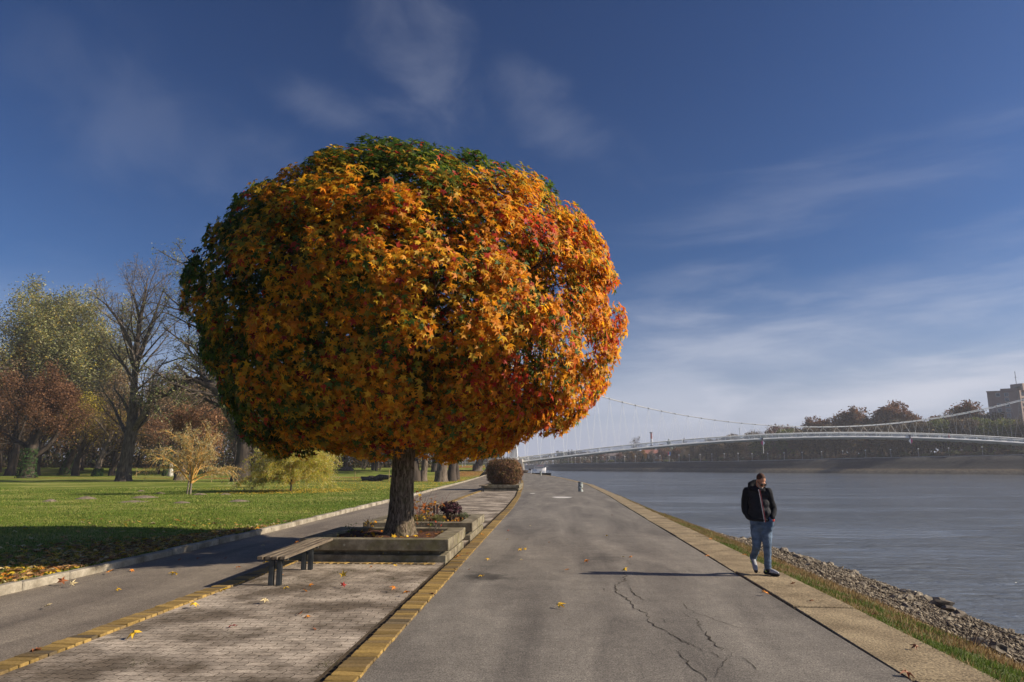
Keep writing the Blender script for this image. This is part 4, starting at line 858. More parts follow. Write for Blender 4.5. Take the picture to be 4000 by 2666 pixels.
# ---- grass blades and leaf litter
n = 150000; P = np.empty((n, 3)); t_ = nr.random(n); P[:, 1] = 8.5 + 45 * t_ ** 1.7
kx = np.interp(P[:, 1], [-10, 9, 20, 25, 41, 80], [-7.62, -7.68, -7.70, -7.87, -8.33, -9.8]) - .19
P[:, 0] = kx - (nr.random(n) ** 1.25) * (8 + P[:, 1] * .85); P[:, 2] = [lawn_z(p[0], p[1]) - .01 for p in P]
tn = pnoise(P, .5, 1.0); c = np.where((nr.random(n) + tn * .8 < .72)[:, None], (.12, .19, .024), (.28, .29, .07)) * (.6 + .8 * nr.random((n, 1)))
nm = rnd_dir(n); nm[:, 2] = 0; tip = rnd_dir(n) * .5
up = norm(np.stack([tip[:, 0], tip[:, 1], 1 + 0 * tip[:, 0]], 1)); sd_ = norm(np.cross(up, nm)); 
hgt = (.035 + .05 * nr.random(n)) * (1 + .5 * np.clip(tn, -1, 1)); V = np.empty((n, 3, 3)); w_ = (.004 + .00045 * P[:, 1])[:, None]
V[:, 0] = P - sd_ * w_; V[:, 1] = P + sd_ * w_; V[:, 2] = P + up * hgt[:, None]
o = np_mesh('grass', V.reshape(-1, 3), np.arange(3 * n).reshape(-1, 3), M['grass'], None, np.repeat(c, 3, 0)); tag(o, "short green grass of the park lawn", "grass", kind='stuff')
def litter(name, label, P, size, pal, wts, z0=.03):
    n = len(P); nm = rnd_dir(n) * .45 + np.array([0, 0, 1.0]); pal = np.array(pal); c = pal[nr.choice(len(pal), n, p=np.array(wts) / sum(wts))] * (.65 + .6 * nr.random((n, 1)))
    o = scatter(name, STARS, P + np.array([0, 0, z0]), nm, rnd_dir(n), size * (.6 + .6 * nr.random(n)), np.clip(c, 0, 1), M['litter']); tag(o, label, "fallen leaves", kind='stuff')
LP = [(.62, .42, .10), (.52, .33, .13), (.38, .21, .10), (.60, .24, .04), (.66, .46, .04), (.28, .15, .07), (.60, .50, .28)]
n = 2300; Yl = np.where(nr.random(n) < .93, 14.2 + 2.3 * nr.normal(size=n), 8.8 + 4 * nr.random(n)); off = .20 + np.abs(nr.normal(size=n)) * (.30 + 1.1 * np.exp(-((Yl - 14) / 2.4) ** 2)); P = np.stack([-7.72 - off, Yl, 0 * Yl], 1)
m2 = 280; Y2 = 9 + 13 * nr.random(m2); P2 = np.stack([-7.9 - 7 * nr.random(m2) ** 1.4, Y2, 0 * Y2], 1); P = np.vstack([P, P2]); P[:, 2] = [lawn_z(p[0], p[1]) + .015 for p in P]
litter('leaf_litter', "dry yellow and brown star-shaped leaves strewn along the kerb on the shaded lawn", P, .085, LP, (3, 3, 3, 1, 2, 3, 2))
n = 5000; Yl = 48 + 60 * nr.random(n); kx = np.interp(Yl, [41, 80, 110], [-8.33, -9.8, -11.3]); P = np.stack([kx - .5 - 17 * nr.random(n) ** 1.2, Yl, 0 * Yl], 1)
n2 = 1500; a_ = nr.random(n2) * 6.28; q_ = 4.5 * nr.random(n2) ** .6; P = np.vstack([P, np.stack([y2[0] + q_ * np.cos(a_), y2[1] + q_ * np.sin(a_) * 1.2, 0 * q_], 1)])
P[:, 2] = [lawn_z(p[0], p[1]) + .02 for p in P]
litter('leaf_litter', "small yellow leaves sprinkled over the grass around the willows by the path", P, .075, [(.66, .46, .05), (.62, .52, .14), (.55, .30, .06)], (3, 2, 1))
# ---- small things on the lawn
M['mole'] = surf("molehill_earth", [(.3, (.13, .10, .07)), (.7, (.27, .22, .16))], scale=14, bump=.8, bscale=30, rough=1, fine=.3)
ML = [((778, 1934), .50, .12, "molehill at the foot of the staked young willow, on its right"), ((335, 1950), .55, .15, "left one of two large molehills in the sunny lawn"), ((197, 1960), .38, .13, "crumbled molehill furthest left on the sunny lawn"), ((563, 1946), .75, .15, "broad pale molehill in the middle of the sunny lawn"), ((520, 1962), .80, .09, "flat spread molehill nearest the camera on the sunny lawn"), ((623, 1929), .4, .1, "little molehill left of the staked young willow"), ((710, 1966), .45, .1, "molehill straight below the staked young willow in the lawn"), ((880, 1933), .42, .1, "small molehill midway between the two young willows"), ((935, 1960), .60, .11, "wide molehill nearest the round tree's shadow"), ((352, 1947), .3, .09, "tiny molehill touching the left large molehill"), ((550, 1920), .3, .1, "faint molehill far back in the middle of the lawn")]
for i, ((px, py), w, h, lab) in enumerate(ML):
    g = T(px, py); V = []; r = random.Random(i); k = 14
    for a in range(6):
        q = a / 5; 
        for j in range(k):
            an = 2 * math.pi * j / k; rr = w * (1 - q) * (1 + .25 * noise.noise(Vector((math.cos(an) * 2 + i * 5, math.sin(an) * 2, q)))); V.append((rr * math.cos(an), rr * math.sin(an), h * math.sin(q * 1.57) * (1 + .3 * noise.noise(Vector((j * 1.1, a * 1.3, i)))) - .02))
    o = mesh('molehill', V, [(a * k + j, a * k + (j + 1) % k, (a + 1) * k + (j + 1) % k, (a + 1) * k + j) for a in range(5) for j in range(k)] + [tuple(5 * k + j for j in range(k))], M['mole']); o.location = g; tag(o, lab, "molehill", "molehills in the lawn")
M['post'] = plain("pale_wood", (.50, .36, .17), .8)
for px, py, h, lab in [(531, 1863, 1.4, "thin pale peg between the tall bare tree and the marker stone"), (825, 1884, .9, "short pale peg right of the staked young willow"), (1519, 1883, 1.3, "thin pale peg just left of the big trunk"), (1386, 1876, 1.0, "thin dark-tipped peg in front of the tree stump")]:
    g = T(px, py); mb = MB(); mb.box((0, 0, h / 2), (.07, .05, h), bev=.008); mb.box((0, 0, h + .03), (.045, .035, .06), bev=.01); o = mb.build('peg', M['post']); o.location = g; tag(o, lab, "peg", "pegs on the lawn")
g = T(665, 1862); mb = MB(); mb.lathe([(.42, -.1), (.40, .3), (.34, 1.2), (.26, 1.9), (.16, 2.15), (.03, 2.2)], k=14)
o = mb.build('marker_stone', plain("pale_stone", (.55, .52, .46), .9), smooth=True); o.location = g; tag(o, "tapered white marker stone at the edge of the wood", "marker stone")
# stump / fallen root plate
def rock_mesh(r, sub=2, flat=(1, 1, .7), rough=.35, seed=0):
    bm = bmesh.new(); bmesh.ops.create_icosphere(bm, subdivisions=sub, radius=r)
    for v in bm.verts:
        q = v.co.normalized(); f = 1 + rough * noise.noise(q * 1.3 + Vector((seed * 7.1, 0, 0))) + rough * .6 * noise.noise(q * 3 + Vector((seed * 3.3, 5, 0)))
        f = round(f * 7) / 7 * .5 + f * .5; v.co = Vector((q.x * flat[0], q.y * flat[1], q.z * flat[2])) * r * f
    V = [v.co[:] for v in bm.verts]; Fc = [[v.index for v in f.verts] for f in bm.faces]; bm.free(); return V, Fc
g = T(1462, 1880); V, Fc = rock_mesh(1.0, 3, (1.15, .6, .42), 1.2, 4); o = mesh('tree_stump', V, Fc, M['bark']); o.location = (g[0], g[1], g[2] + .2); tag(o, "low dark fallen stump on the grass left of the big trunk", "stump")
g = T(1352, 1851); V, Fc = rock_mesh(1.0, 3, (1.3, .7, .7), .55, 7); o = mesh('tree_stump', V, Fc, M['bark_pale']); o.location = (g[0], g[1], g[2] + .1); tag(o, "smaller pale stump further back under the round crown", "stump")
# sign board at the wood edge
g = T(204, 1828); s = empty('notice_board', (g[0], g[1], g[2]), "small roofed orange wooden notice board in front of the wood", "notice board")
mw = plain("orange_wood", (.50, .20, .06), .7); md = plain("board_face", (.42, .15, .05), .7)
for dx in (-.8, .8):
    mb = MB(); mb.box((dx, 0, 1.4), (.22, .16, 2.8), bev=.02); mb.build('post', mw, s)
mb = MB(); mb.box((0, 0, 1.75), (1.5, .10, 1.5), bev=.02); mb.build('panel', md, s)
mb = MB(); mb.box((0, -.3, 2.9), (2.4, .8, .10), bev=.02, tilt=(.35, 0)); mb.box((0, .3, 2.9), (2.4, .8, .10), bev=.02, tilt=(-.35, 0)); mb.build('roof', M['bark_pale'], s)
g = T(173, 1828); mb = MB(); mb.lathe([(.28, 0), (.34, .1), (.34, .8), (.2, .95), (.05, 1.0)], k=10); o = mb.build('litter_bin', plain("orange_bin", (.5, .10, .03), .6)); o.location = g; tag(o, "small orange-red bin left of the notice board", "bin")
# ================================================================= PLANTERS, BENCHES, SMALL THINGS
def conc_mat():
    m, n, l, p = nt("weathered_concrete")
    g = n.new("ShaderNodeNewGeometry").outputs["Position"]
    a = N(n, "ShaderNodeTexNoise", Scale=3.2, Detail=7, Roughness=.7); l.new(g, a.inputs["Vector"])
    r = ramp(n, [(.34, (.085, .072, .048)), (.50, (.185, .16, .112)), (.68, (.33, .295, .21))]); l.new(a.outputs[0], r.inputs[0])
    v = N(n, "ShaderNodeTexVoronoi", Scale=9.0); l.new(g, v.inputs["Vector"])           # pale round lichen
    mk = N(n, "ShaderNodeMapRange"); l.new(v.outputs["Distance"], mk.inputs[0]); mk.inputs[1].default_value = .22; mk.inputs[2].default_value = .15
    sv = n.new("ShaderNodeSeparateColor"); l.new(v.outputs["Color"], sv.inputs[0]); gt = N(n, "ShaderNodeMath", operation='GREATER_THAN'); l.new(sv.outputs[0], gt.inputs[0]); gt.inputs[1].default_value = .70
    mu = N(n, "ShaderNodeMath", operation='MULTIPLY'); l.new(mk.outputs[0], mu.inputs[0]); l.new(gt.outputs[0], mu.inputs[1])
    mu2 = N(n, "ShaderNodeMath", operation='MULTIPLY'); l.new(mu.outputs[0], mu2.inputs[0]); mu2.inputs[1].default_value = .6
    mx = N(n, "ShaderNodeMixRGB"); l.new(mu2.outputs[0], mx.inputs[0]); l.new(r.outputs[0], mx.inputs[1]); mx.inputs[2].default_value = (.34, .35, .29, 1)
    b = N(n, "ShaderNodeTexNoise", Scale=1.7, Detail=6, Roughness=.7); l.new(g, b.inputs["Vector"])
    mg = N(n, "ShaderNodeMapRange"); l.new(b.outputs[0], mg.inputs[0]); mg.inputs[1].default_value = .50; mg.inputs[2].default_value = .66; mg.inputs[4].default_value = .6
    m2 = N(n, "ShaderNodeMixRGB"); l.new(mg.outputs[0], m2.inputs[0]); l.new(mx.outputs[0], m2.inputs[1]); m2.inputs[2].default_value = (.14, .13, .045, 1)
    l.new(m2.outputs[0], p.inputs["Base Color"]); p.inputs["Roughness"].default_value = .93; p.inputs["Specular IOR Level"].default_value = .2
    f = N(n, "ShaderNodeTexNoise", Scale=45, Detail=4, Roughness=.7); l.new(g, f.inputs["Vector"])
    bp = N(n, "ShaderNodeBump", Strength=.7, Distance=.008); l.new(f.outputs[0], bp.inputs["Height"]); l.new(bp.outputs[0], p.inputs["Normal"])
    return m
M['conc'] = conc_mat()
M['mulch'] = surf("bark_mulch", [(.35, (.035, .016, .009)), (.65, (.13, .055, .028))], scale=30, bump=1, bscale=55, rough=1, fine=.4, bdist=.03)
def bx(mb, x0, x1, y0, y1, z0, z1, bev=.012, **k): mb.box(((x0 + x1) / 2, (y0 + y1) / 2, (z0 + z1) / 2), (x1 - x0, y1 - y0, z1 - z0), bev=bev, **k)
def ring(mb, x0, x1, y0, y1, z0, z1, w, bev=.012):
    bx(mb, x0, x1, y0, y0 + w * .8, z0, z1, bev); bx(mb, x0, x1, y1 - w * .8, y1, z0, z1, bev)
    bx(mb, x0, x0 + w, y0 + w * .8 + .001, y1 - w * .8 - .001, z0, z1 - .002, bev * .3); bx(mb, x1 - w, x1, y0 + w * .8 + .001, y1 - w * .8 - .001, z0, z1 - .002, bev * .3)
def planter(label, x0, x1, y0, y1, h=.43, seed=0):
    root = empty('planter', ((x0 + x1) / 2, (y0 + y1) / 2, 0), label, "planter", "concrete planters along the promenade"); cx, cy = (x0 + x1) / 2, (y0 + y1) / 2
    a0, a1, b0, b1 = x0 - cx, x1 - cx, y0 - cy, y1 - cy
    mb = MB(); ring(mb, a0, a1, b0, b1, h - .215, h, .33); mb.build('rim', M['conc'], root)
    mb = MB(); bx(mb, a0 + .20, a1 - .20, b0 + .20, b1 - .20, .09, h - .21); mb.build('neck', M['conc'], root)
    mb = MB(); bx(mb, a0 + .03, a1 - .05, b0 + .06, b1 + .12, -.05, .135, .015); mb.build('foot', M['conc'], root)
    V = []; nx, ny = 26, 22
    for i in range(ny):
        for j in range(nx):
            x = a0 + .28 + (a1 - a0 - .56) * j / (nx - 1); y = b0 + .22 + (b1 - b0 - .44) * i / (ny - 1); V.append((x, y, h - .07 + .05 * noise.noise(Vector((x * 3, y * 3, seed))) + .03 * noise.noise(Vector((x * 11, y * 11, seed)))))
    mesh('soil', V, [(i * nx + j, i * nx + j + 1, (i + 1) * nx + j + 1, (i + 1) * nx + j) for i in range(ny - 1) for j in range(nx - 1)], M['mulch'], root, smooth=False)
    return root
planter("lichen-spotted concrete planter holding the big orange tree", -4.78, -1.93, 13.18, 15.75, seed=1)
planter("concrete planter right behind the tree's planter, with a purple stonecrop", -4.62, -1.92, 17.05, 20.1, seed=2)
planter("low distant concrete planter with the round red-brown bush", -5.08, -2.32, 50.9, 57.5, seed=3)
# benches
M['plank'] = surf("weathered_plank", [(.35, (.075, .055, .038)), (.65, (.22, .18, .13))], scale=3, bump=.6, bscale=25, stretch=(6, .5, 6), rough=.85, fine=.3, coord='Object')
M['iron'] = surf("painted_iron", [(.35, (.022, .028, .030)), (.65, (.06, .068, .070))], scale=6, bump=.25, bscale=40, rough=.6, spec=.5, coord='Object')
def bench(label, x, y0, y1, rz=0, legs=(.22, 1.7), h=.45):
    root = empty('park_bench', (x, y0, 0), label, "bench", "backless slatted benches between the planters", rz); L = y1 - y0
    for i in range(4):
        w = .088; px = -.165 + i * .11; mb = MB(); mb.box((px, L / 2 + (.02 if i % 2 else -.012), h - .024), (w, L, .048), bev=.007, tilt=(0, (-.012, .01, .0, -.02)[i])); mb.build('plank', M['plank'], root)
    for ly in legs:
        mb = MB(); mb.box((0, ly, h - .066), (.40, .05, .032), bev=.003); mb.build('crossbar', M['iron'], root)
        for sx in (-.075, .045):
            mb = MB(); zt = h - .083
            mb.box((sx, ly, zt / 2 - .02), (.012, .07, zt + .04), bev=.002); mb.box((sx + .036, ly - .032, zt / 2 - .02), (.058, .008, zt + .04), bev=.002); mb.box((sx + .036, ly + .032, zt / 2 - .02), (.058, .008, zt + .04), bev=.002); mb.build('leg', M['iron'], root)
    return root
bench("nearest bench with weathered slats, its far end touching the big tree's planter", -4.20, 10.42, 13.10, rz=.045, legs=(.20, 1.78))
bench("half-hidden bench behind the purple stonecrop's planter", -4.36, 23.9, 26.7, legs=(.4, 2.3))
bench("small distant bench at the front left corner of the round bush's planter", -4.86, 48.9, 51.6, legs=(.4, 2.2))
# striped plank stake beside the trunk
M['white'] = surf("flaking_white", [(.3, (.42, .40, .46)), (.7, (.74, .72, .78))], scale=9, bump=.2, rough=.7, coord='Object'); M['redp'] = surf("faded_red", [(.3, (.36, .08, .06)), (.7, (.55, .20, .16))], scale=9, bump=.2, rough=.7, coord='Object')
q = A(1611, 1906, 15.35); root = empty('marker_plank', (q.x + .005, 15.35, 0.36), "thin white plank with a red lower end standing behind the trunk", "plank")
mb = MB(); mb.box((0, 0, .22), (.055, .02, .44), bev=.003); mb.build('red_end', M['redp'], root); mb = MB(); mb.box((0, 0, .44 + (q.z - .8) / 2), (.055, .02, q.z - .8), bev=.003); mb.build('white_end', M['white'], root)
# plants in the planters
def twigs_plant(name, label, loc, n, h, w, leafn, pal, ls, seed, stem=None, thick=.006):
    root = empty(name, loc, label, "plant"); r = random.Random(seed); mb = MB(); ends = []
    for i in range(n):
        a = i * 2.4; p = Vector((math.cos(a) * w * .15, math.sin(a) * w * .15, -.03)); d = Vector((math.cos(a) * .35 * w / h, math.sin(a) * .35 * w / h, 1)).normalized(); pts = [p]; L = h * r.uniform(.5, 1.1)
        for j in range(5): d = (d + Vector((r.gauss(0, .16), r.gauss(0, .16), 0))).normalized(); pts.append(pts[-1] + d * L / 5)
        mb.tube(pts, [thick * (1 - .12 * j) for j in range(6)], k=4, cap=False); ends += pts[3:]
        for j in range(3): b0 = pts[2 + j]; e = b0 + Vector((r.gauss(0, .08), r.gauss(0, .08), r.uniform(.04, .14))) ; mb.tube([b0, e], [thick * .6, thick * .3], k=3, cap=False); ends.append(e)
    mb.build('stems', stem or M['bark'], root)
    if leafn:
        E_ = np.array([tuple(e) for e in ends]); P = E_[nr.integers(0, len(E_), leafn)] + nr.normal(size=(leafn, 3)) * .03; c = np.array(pal)[nr.integers(0, len(pal), leafn)] * (.7 + .6 * nr.random((leafn, 1)))
        scatter('leaves', STARS, P, rnd_dir(leafn) + np.array([0, -.6, .2]), rnd_dir(leafn) + np.array([0, 0, -.8]), ls * (.6 + .7 * nr.random(leafn)), np.clip(c, 0, 1), M['leaf'], root)
    return root
def PL(px, py, z=.37): g = G(px, py, z); return (g[0], g[1], z)
twigs_plant('rose_stump', "bare pruned rose stems left of the trunk", PL(1445, 2064), 4, .26, .22, 10, [YEL, GOLD], .05, 1, thick=.010)
twigs_plant('rose_bush', "thin rose twigs with a few green leaves right of the trunk in its planter", PL(1690, 2080), 6, .34, .4, 12, [GREEN, RED, BRN], .04, 2, thick=.007)
twigs_plant('rose_bush', "small twig cluster with caught yellow leaves at the trunk's right foot", PL(1648, 2070), 6, .36, .35, 16, [BRN, YEL, ORG], .05, 5)
twigs_plant('seedling', "little green-topped seedling at the left end of the tree's planter", PL(1372, 2086), 3, .20, .14, 9, [GREEN, (.10, .2, .03)], .035, 3)
g2 = (-3.85, 18.55, .37)
twigs_plant('caught_leaf_bush', "tangle of bare twigs holding curled orange leaves in the second planter", (-3.55, 17.95, .37), 30, .95, 1.15, 70, [ORG, (.48, .15, .03), BRN, YEL], .075, 4, thick=.005)
twigs_plant('rose_bush', "bare reddish twigs around the caught orange leaves, second planter", (-3.30, 18.6, .37), 26, .8, 1.3, 8, [BRN], .04, 9, stem=surf("red_twig", [(.3, (.16, .05, .04)), (.7, (.26, .10, .07))], bump=0), thick=.005)
q = G(1757, 2030, .40)
shrub('stonecrop', "dark purple stonecrop with round leaves in the second planter", "plant", (q[0], q[1] + .15, .36), .62, .50, 620, [(.055, .022, .035), (.09, .04, .05), (.035, .016, .022)], .040, stems=10, seed=6, tmpl=QUADC)
shrub('lavender', "grey-green low plant at the stonecrop's right foot", "plant", (q[0] + .33, q[1] + .15, .36), .32, .22, 260, [(.11, .15, .07), (.16, .19, .10)], .03, stems=6, seed=7, tmpl=LANCE)
def grass_tuft(label, loc, w, h, n, pal):
    a = nr.random(n) * 6.28; el = .35 + 1.0 * nr.random(n); P = np.tile(np.array([[0, 0, 0.]]), (n, 1)) + nr.normal(size=(n, 3)) * [w * .18, w * .18, 0]
    up = np.stack([np.cos(a) * np.cos(el), np.sin(a) * np.cos(el), np.sin(el)], 1); s = np.cross(up, np.array([0, 0, 1.])) ; s = norm(s) * .006
    m_ = P + up * (h * .6); e = P + up * h * 1.1 - np.array([0, 0, .25 * h]); V = np.stack([P - s, P + s, m_ + s * .8, m_ - s * .8, e], 1).reshape(-1, 3)
    T_ = np.array([[0, 1, 2], [0, 2, 3], [3, 2, 4]])[None] + (np.arange(n) * 5)[:, None, None]; c = np.array(pal)[nr.integers(0, len(pal), n)] * (.7 + .6 * nr.random((n, 1)))
    o = np_mesh('grass_tuft', V, T_.reshape(-1, 3), M['grass'], None, np.repeat(c, 5, 0)); o.location = loc; return tag(o, label, "grass tuft")
grass_tuft("fine drooping grass tuft in the middle of the second planter", (-3.35, 17.6, .36), .3, .27, 420, [(.20, .19, .07), (.28, .24, .10)])
grass_tuft("fine drooping grass tuft in front of the purple stonecrop", (-2.85, 17.6, .36), .3, .27, 420, [(.20, .19, .07), (.25, .24, .10)])
bush_ = shrub('round_bush', "dense rounded red-brown bush in the distant planter", "shrub", (-3.62, 53.6, .36), 2.62, 1.95, 30000, [(.19, .095, .055), (.25, .13, .07), (.13, .065, .04), (.28, .16, .07), (.12, .11, .03)], .052, stems=60, seed=8, base=.5, full=True)
# leaves fallen in the planters
def pl_litter(label, x0, x1, y0, y1, n):
    P = np.stack([x0 + (x1 - x0) * nr.random(n), y0 + (y1 - y0) * nr.random(n), .385 + 0 * nr.random(n)], 1); nm = rnd_dir(n) * .8 + np.array([0, 0, 1.]); c = np.array([YEL, GOLD, (.62, .46, .12), (.30, .14, .05), ORG])[nr.integers(0, 5, n)] * (.7 + .5 * nr.random((n, 1)))
    o = scatter('leaf_litter', STARS, P, nm, rnd_dir(n), .065 * (.6 + .6 * nr.random(n)), np.clip(c, 0, 1), M['litter']); tag(o, label, "fallen leaves", kind='stuff')
pl_litter("yellow leaves lying on the bark mulch around the trunk", -4.4, -2.3, 13.5, 15.4, 75)
pl_litter("yellow and orange leaves on the soil of the second planter", -4.2, -2.3, 17.4, 19.6, 110)
# little weeds in the joints of the paving: clumps too small to tell apart
n = 1500; cl = [G(px, py) for px, py in [(1530, 2265), (1640, 2280), (1660, 2310), (1300, 2240), (1370, 2232), (1020, 2265), (1160, 2262), (560, 2590), (1300, 2590), (1255, 2610), (1700, 2200), (1440, 2200), (900, 2480), (420, 2460), (1100, 2290), (1210, 2270), (1480, 2230)]]
cc = np.array(cl)[nr.integers(0, len(cl), n)]; P = np.stack([cc[:, 0] + nr.normal(size=n) * .07, cc[:, 1] + nr.normal(size=n) * .10, .004 + 0 * cc[:, 0]], 1)
o = scatter('joint_weeds', [BLADE], P, rnd_dir(n) * .5 + np.array([0, -1, 0]), rnd_dir(n) * .8 + np.array([0, 0, 1.]), .03 * (.5 + nr.random(n)), np.array([(.08, .11, .025), (.12, .12, .05), (.06, .045, .03)])[nr.integers(0, 3, n)], M['grass']); tag(o, "tiny weeds growing in the joints of the paving", "weeds", kind='stuff')
# bollards
M['rust'] = surf("peeling_paint", [(.38, (.16, .065, .03)), (.45, (.10, .13, .12)), (.55, (.38, .42, .40)), (.66, (.55, .57, .54))], scale=7, bump=.4, bscale=25, rough=.75, coord='Object', detail=8)
M['rustdark'] = plain("rust", (.12, .06, .035), .9)
for (px, py), r_, h, lab in [((2268, 1921), .175, .66, "nearer and larger steel mooring bollard with peeling paint beside the road"), ((2112, 1857), .20, .74, "smaller-looking distant mooring bollard where the road bends")]:
    g = G(px, py); root = empty('mooring_bollard', (g[0], g[1], 0), lab, "bollard", "mooring bollards")
    mb = MB(); mb.lathe([(r_ * 1.06, -.02), (r_ * 1.06, .02), (r_, .03), (r_, h - .03), (r_ * 1.03, h - .03), (r_ * 1.03, h)], k=24); mb.build('post', M['rust'], root); mb = MB(); mb.lathe([(r_ * 1.0, h), (r_ * .96, h + .012), (.02, h + .016)], k=24); mb.build('cap', M['rustdark'], root)
g = G(2074, 1851); root = empty('depth_marker', (g[0], g[1], 0), "short white post with a dark box on its head at the bend of the road", "post")
mb = MB(); mb.box((0, 0, .45), (.30, .2, .95), bev=.02); mb.build('post', plain("white_metal", (.75, .76, .78), .5), root); mb = MB(); mb.box((-.25, 0, .98), (.62, .3, .40), bev=.05, tilt=(0, .35)); mb.build('head', plain("black_box", (.05, .045, .045), .5), root)
g = G(2043, 1848.5); mb = MB(); mb.lathe([(1.2, 0), (1.8, .25), (2.0, .9), (1.9, 1.0), (1.7, .9), (.2, .85)], k=18); o = mb.build('boat_tub', plain("dark_tub", (.07, .05, .04), .8)); o.location = (g[0] , g[1] + 1, 0); o.scale = (.75, .75, .75); tag(o, "dark round tub at the foot of the bridge pier", "tub")
# ---------------------------------------------------------------- single fallen leaves
star_me = []
for s in range(5):
    tv, tt = star_leaf([.30, .55, .15, -.25, .9][s], [.1, .02, .2, .15, -.1][s]); V = [tuple(v) for v in tv]; Fc = [tuple(t) for t in tt]; b = len(V)
    V += [(-.03, .08, .05), (.03, .08, .05), (.10, -.55, .16), (.06, -.58, .14)]; Fc.append((b, b + 1, b + 2, b + 3)); star_me.append((V, Fc))
LC = {'yellow': (.80, .50, .035), 'orange': (.72, .27, .03), 'brown': (.30, .11, .045), 'red': (.38, .05, .04), 'pale': (.66, .54, .30)}
LM = {}
for k_, c_ in LC.items(): LM[k_] = surf("fallen_leaf_" + k_, [(.3, tuple(q * .75 for q in c_)), (.7, c_)], scale=20, bump=.1, rough=.55, coord='Object')
LV = [  # px, py, colour, size, where
 (2035, 2149, 'yellow', 1.0, "on the road, left one of a touching pair ahead of the dark stain"), (2054, 2146, 'yellow', .9, "on the road, right one of a touching pair ahead of the dark stain"), (2284, 2200, 'orange', 1.1, "on the road at the head end of the man's shadow"), (2221, 2230, 'orange', .9, "on the road, left below the end of the man's shadow"),
 (2446, 2226, 'yellow', 1.4, "lying on the man's shadow at the top of the cracks"), (2180, 2375, 'yellow', 1.2, "in the middle of the near road, left of the cracks"), (1910, 2187, 'yellow', .8, "on the road beside the planter's corner, above the stain"), (2033, 2190, 'pale', .6, "right of the road stain's upper edge"),
 (2368, 2097, 'yellow', .7, "alone in the middle of the road, farther off"), (1988, 2074, 'red', .8, "near the left edge of the road beside the second planter"), (1978, 2109, 'pale', .7, "with a long stalk near the left road edge"), (2074, 2056, 'pale', .6, "alone on the road level with the second planter"), (2143, 2122, 'brown', .5, "in the road between the touching pair and the lone yellow leaf"),
 (2436, 2181, 'pale', .7, "just above the man's shadow, left of another"), (2468, 2176, 'orange', .8, "just above the man's shadow, right of another"), (2392, 2014, 'brown', .7, "far off in the right half of the road"), (1837, 2224, 'brown', .7, "at the left rim of the road stain"), (1885, 2255, 'yellow', .9, "lying in the round dark stain"),
 (1779, 2232, 'brown', .8, "against the yellow edging beside the stain"), (1828, 2161, 'red', .6, "on the edging next to a large orange leaf"), (1797, 2176, 'orange', 1.3, "on the yellow edging by the planter's foot"), (1886, 2091, 'orange', 1.2, "on the yellow edging beside the second planter"), (1685, 2323, 'brown', .8, "touching the yellow edging in the foreground"),
 (1342, 2264, 'yellow', 1.2, "standing curled on the paving right of the bench"), (1339, 2298, 'red', .9, "on the paving straight in front of the curled yellow leaf"), (1543, 2303, 'orange', .9, "on the paving, left one of two near the edging"), (1595, 2319, 'orange', 1.0, "on the paving, right one of two near the edging"), (1445, 2219, 'orange', .6, "on the paving in front of the planter's foot"),
 (1547, 2213, 'yellow', .8, "on the paving near the planter's right corner"), (1206, 2299, 'orange', .8, "on the paving, upright one right of the near bench leg"), (1188, 2310, 'orange', .9, "on the paving, flat one right of the near bench leg"), (1117, 2299, 'yellow', .9, "on the paving at the near bench leg"), (1040, 2358, 'pale', 1.1, "on the paving below the bench, with its stalk up"),
 (1176, 2403, 'brown', .9, "on the mid paving, left of a pair"), (1197, 2414, 'orange', .9, "on the mid paving, right of a pair"), (902, 2453, 'red', .9, "on the left part of the near paving"), (1225, 2458, 'brown', .6, "small on the near paving below the pair"), (1372, 2179, 'yellow', 1.1, "leaning on the planter's foot, left one"), (1491, 2192, 'yellow', 1.2, "leaning on the planter's foot, middle one"),
 (1087, 2262, 'orange', .9, "upright behind the near bench leg"), (684, 2245, 'yellow', 1.4, "bright in the middle of the left path"), (459, 2304, 'yellow', .8, "small on the left path nearer the camera"), (176, 2378, 'pale', .9, "pale on the left path close to the kerb"), (422, 2242, 'orange', 1.2, "against the kerb of the lawn"),
 (237, 2288, 'brown', 1.3, "curled at the foot of the kerb nearest the camera"), (280, 2295, 'pale', 1.0, "flat beside the curled brown one at the kerb"), (927, 2219, 'orange', .9, "at the rim of the bench's shadow"), (1032, 2205, 'yellow', 1.1, "on the path right behind the bench"), (881, 2187, 'brown', .8, "on the path behind the bench in dappled shade"),
 (755, 2368, 'yellow', 1.1, "on the left yellow edging, nearer one"), (869, 2316, 'yellow', 1.2, "on the left yellow edging, farther one"), (530, 2487, 'yellow', 1.4, "large on the paving at the left edging in front"), (126, 2550, 'brown', 1.0, "at the bottom left of the path"), (700, 2194, 'brown', .8, "left one in the tree's shadow on the path"), (765, 2184, 'brown', .8, "middle one in the tree's shadow on the path"),
 (510, 2231, 'orange', .9, "on the path close to the kerb in the shade"), (1020, 2135, 'pale', 1.0, "pale near the kerb beyond the bench"), (1165, 2120, 'orange', .9, "lying on the slats of the near bench"), (3098, 2288, 'brown', .9, "on the slabs in front of the man"), (3169, 2351, 'brown', .8, "on the slabs, farther of two near the big joint"), (2905, 2172, 'orange', 1.0, "on the slabs behind the man's trailing foot"),
 (2779, 2107, 'orange', .9, "on the grass rim of the slabs behind the man"), (2765, 2177, 'orange', .9, "at the slab joint on the road behind the man"), (2997, 2326, 'orange', .9, "at the road joint in front of the man, right one"), (2975, 2312, 'orange', .7, "at the road joint in front of the man, left one"), (3539, 2634, 'brown', 1.1, "at the bottom end of the road joint"), (3584, 2535, 'brown', .8, "on the nearest slab"), (3412, 2403, 'brown', .6, "on the slab just before the grass")]
rv = random.Random(4)
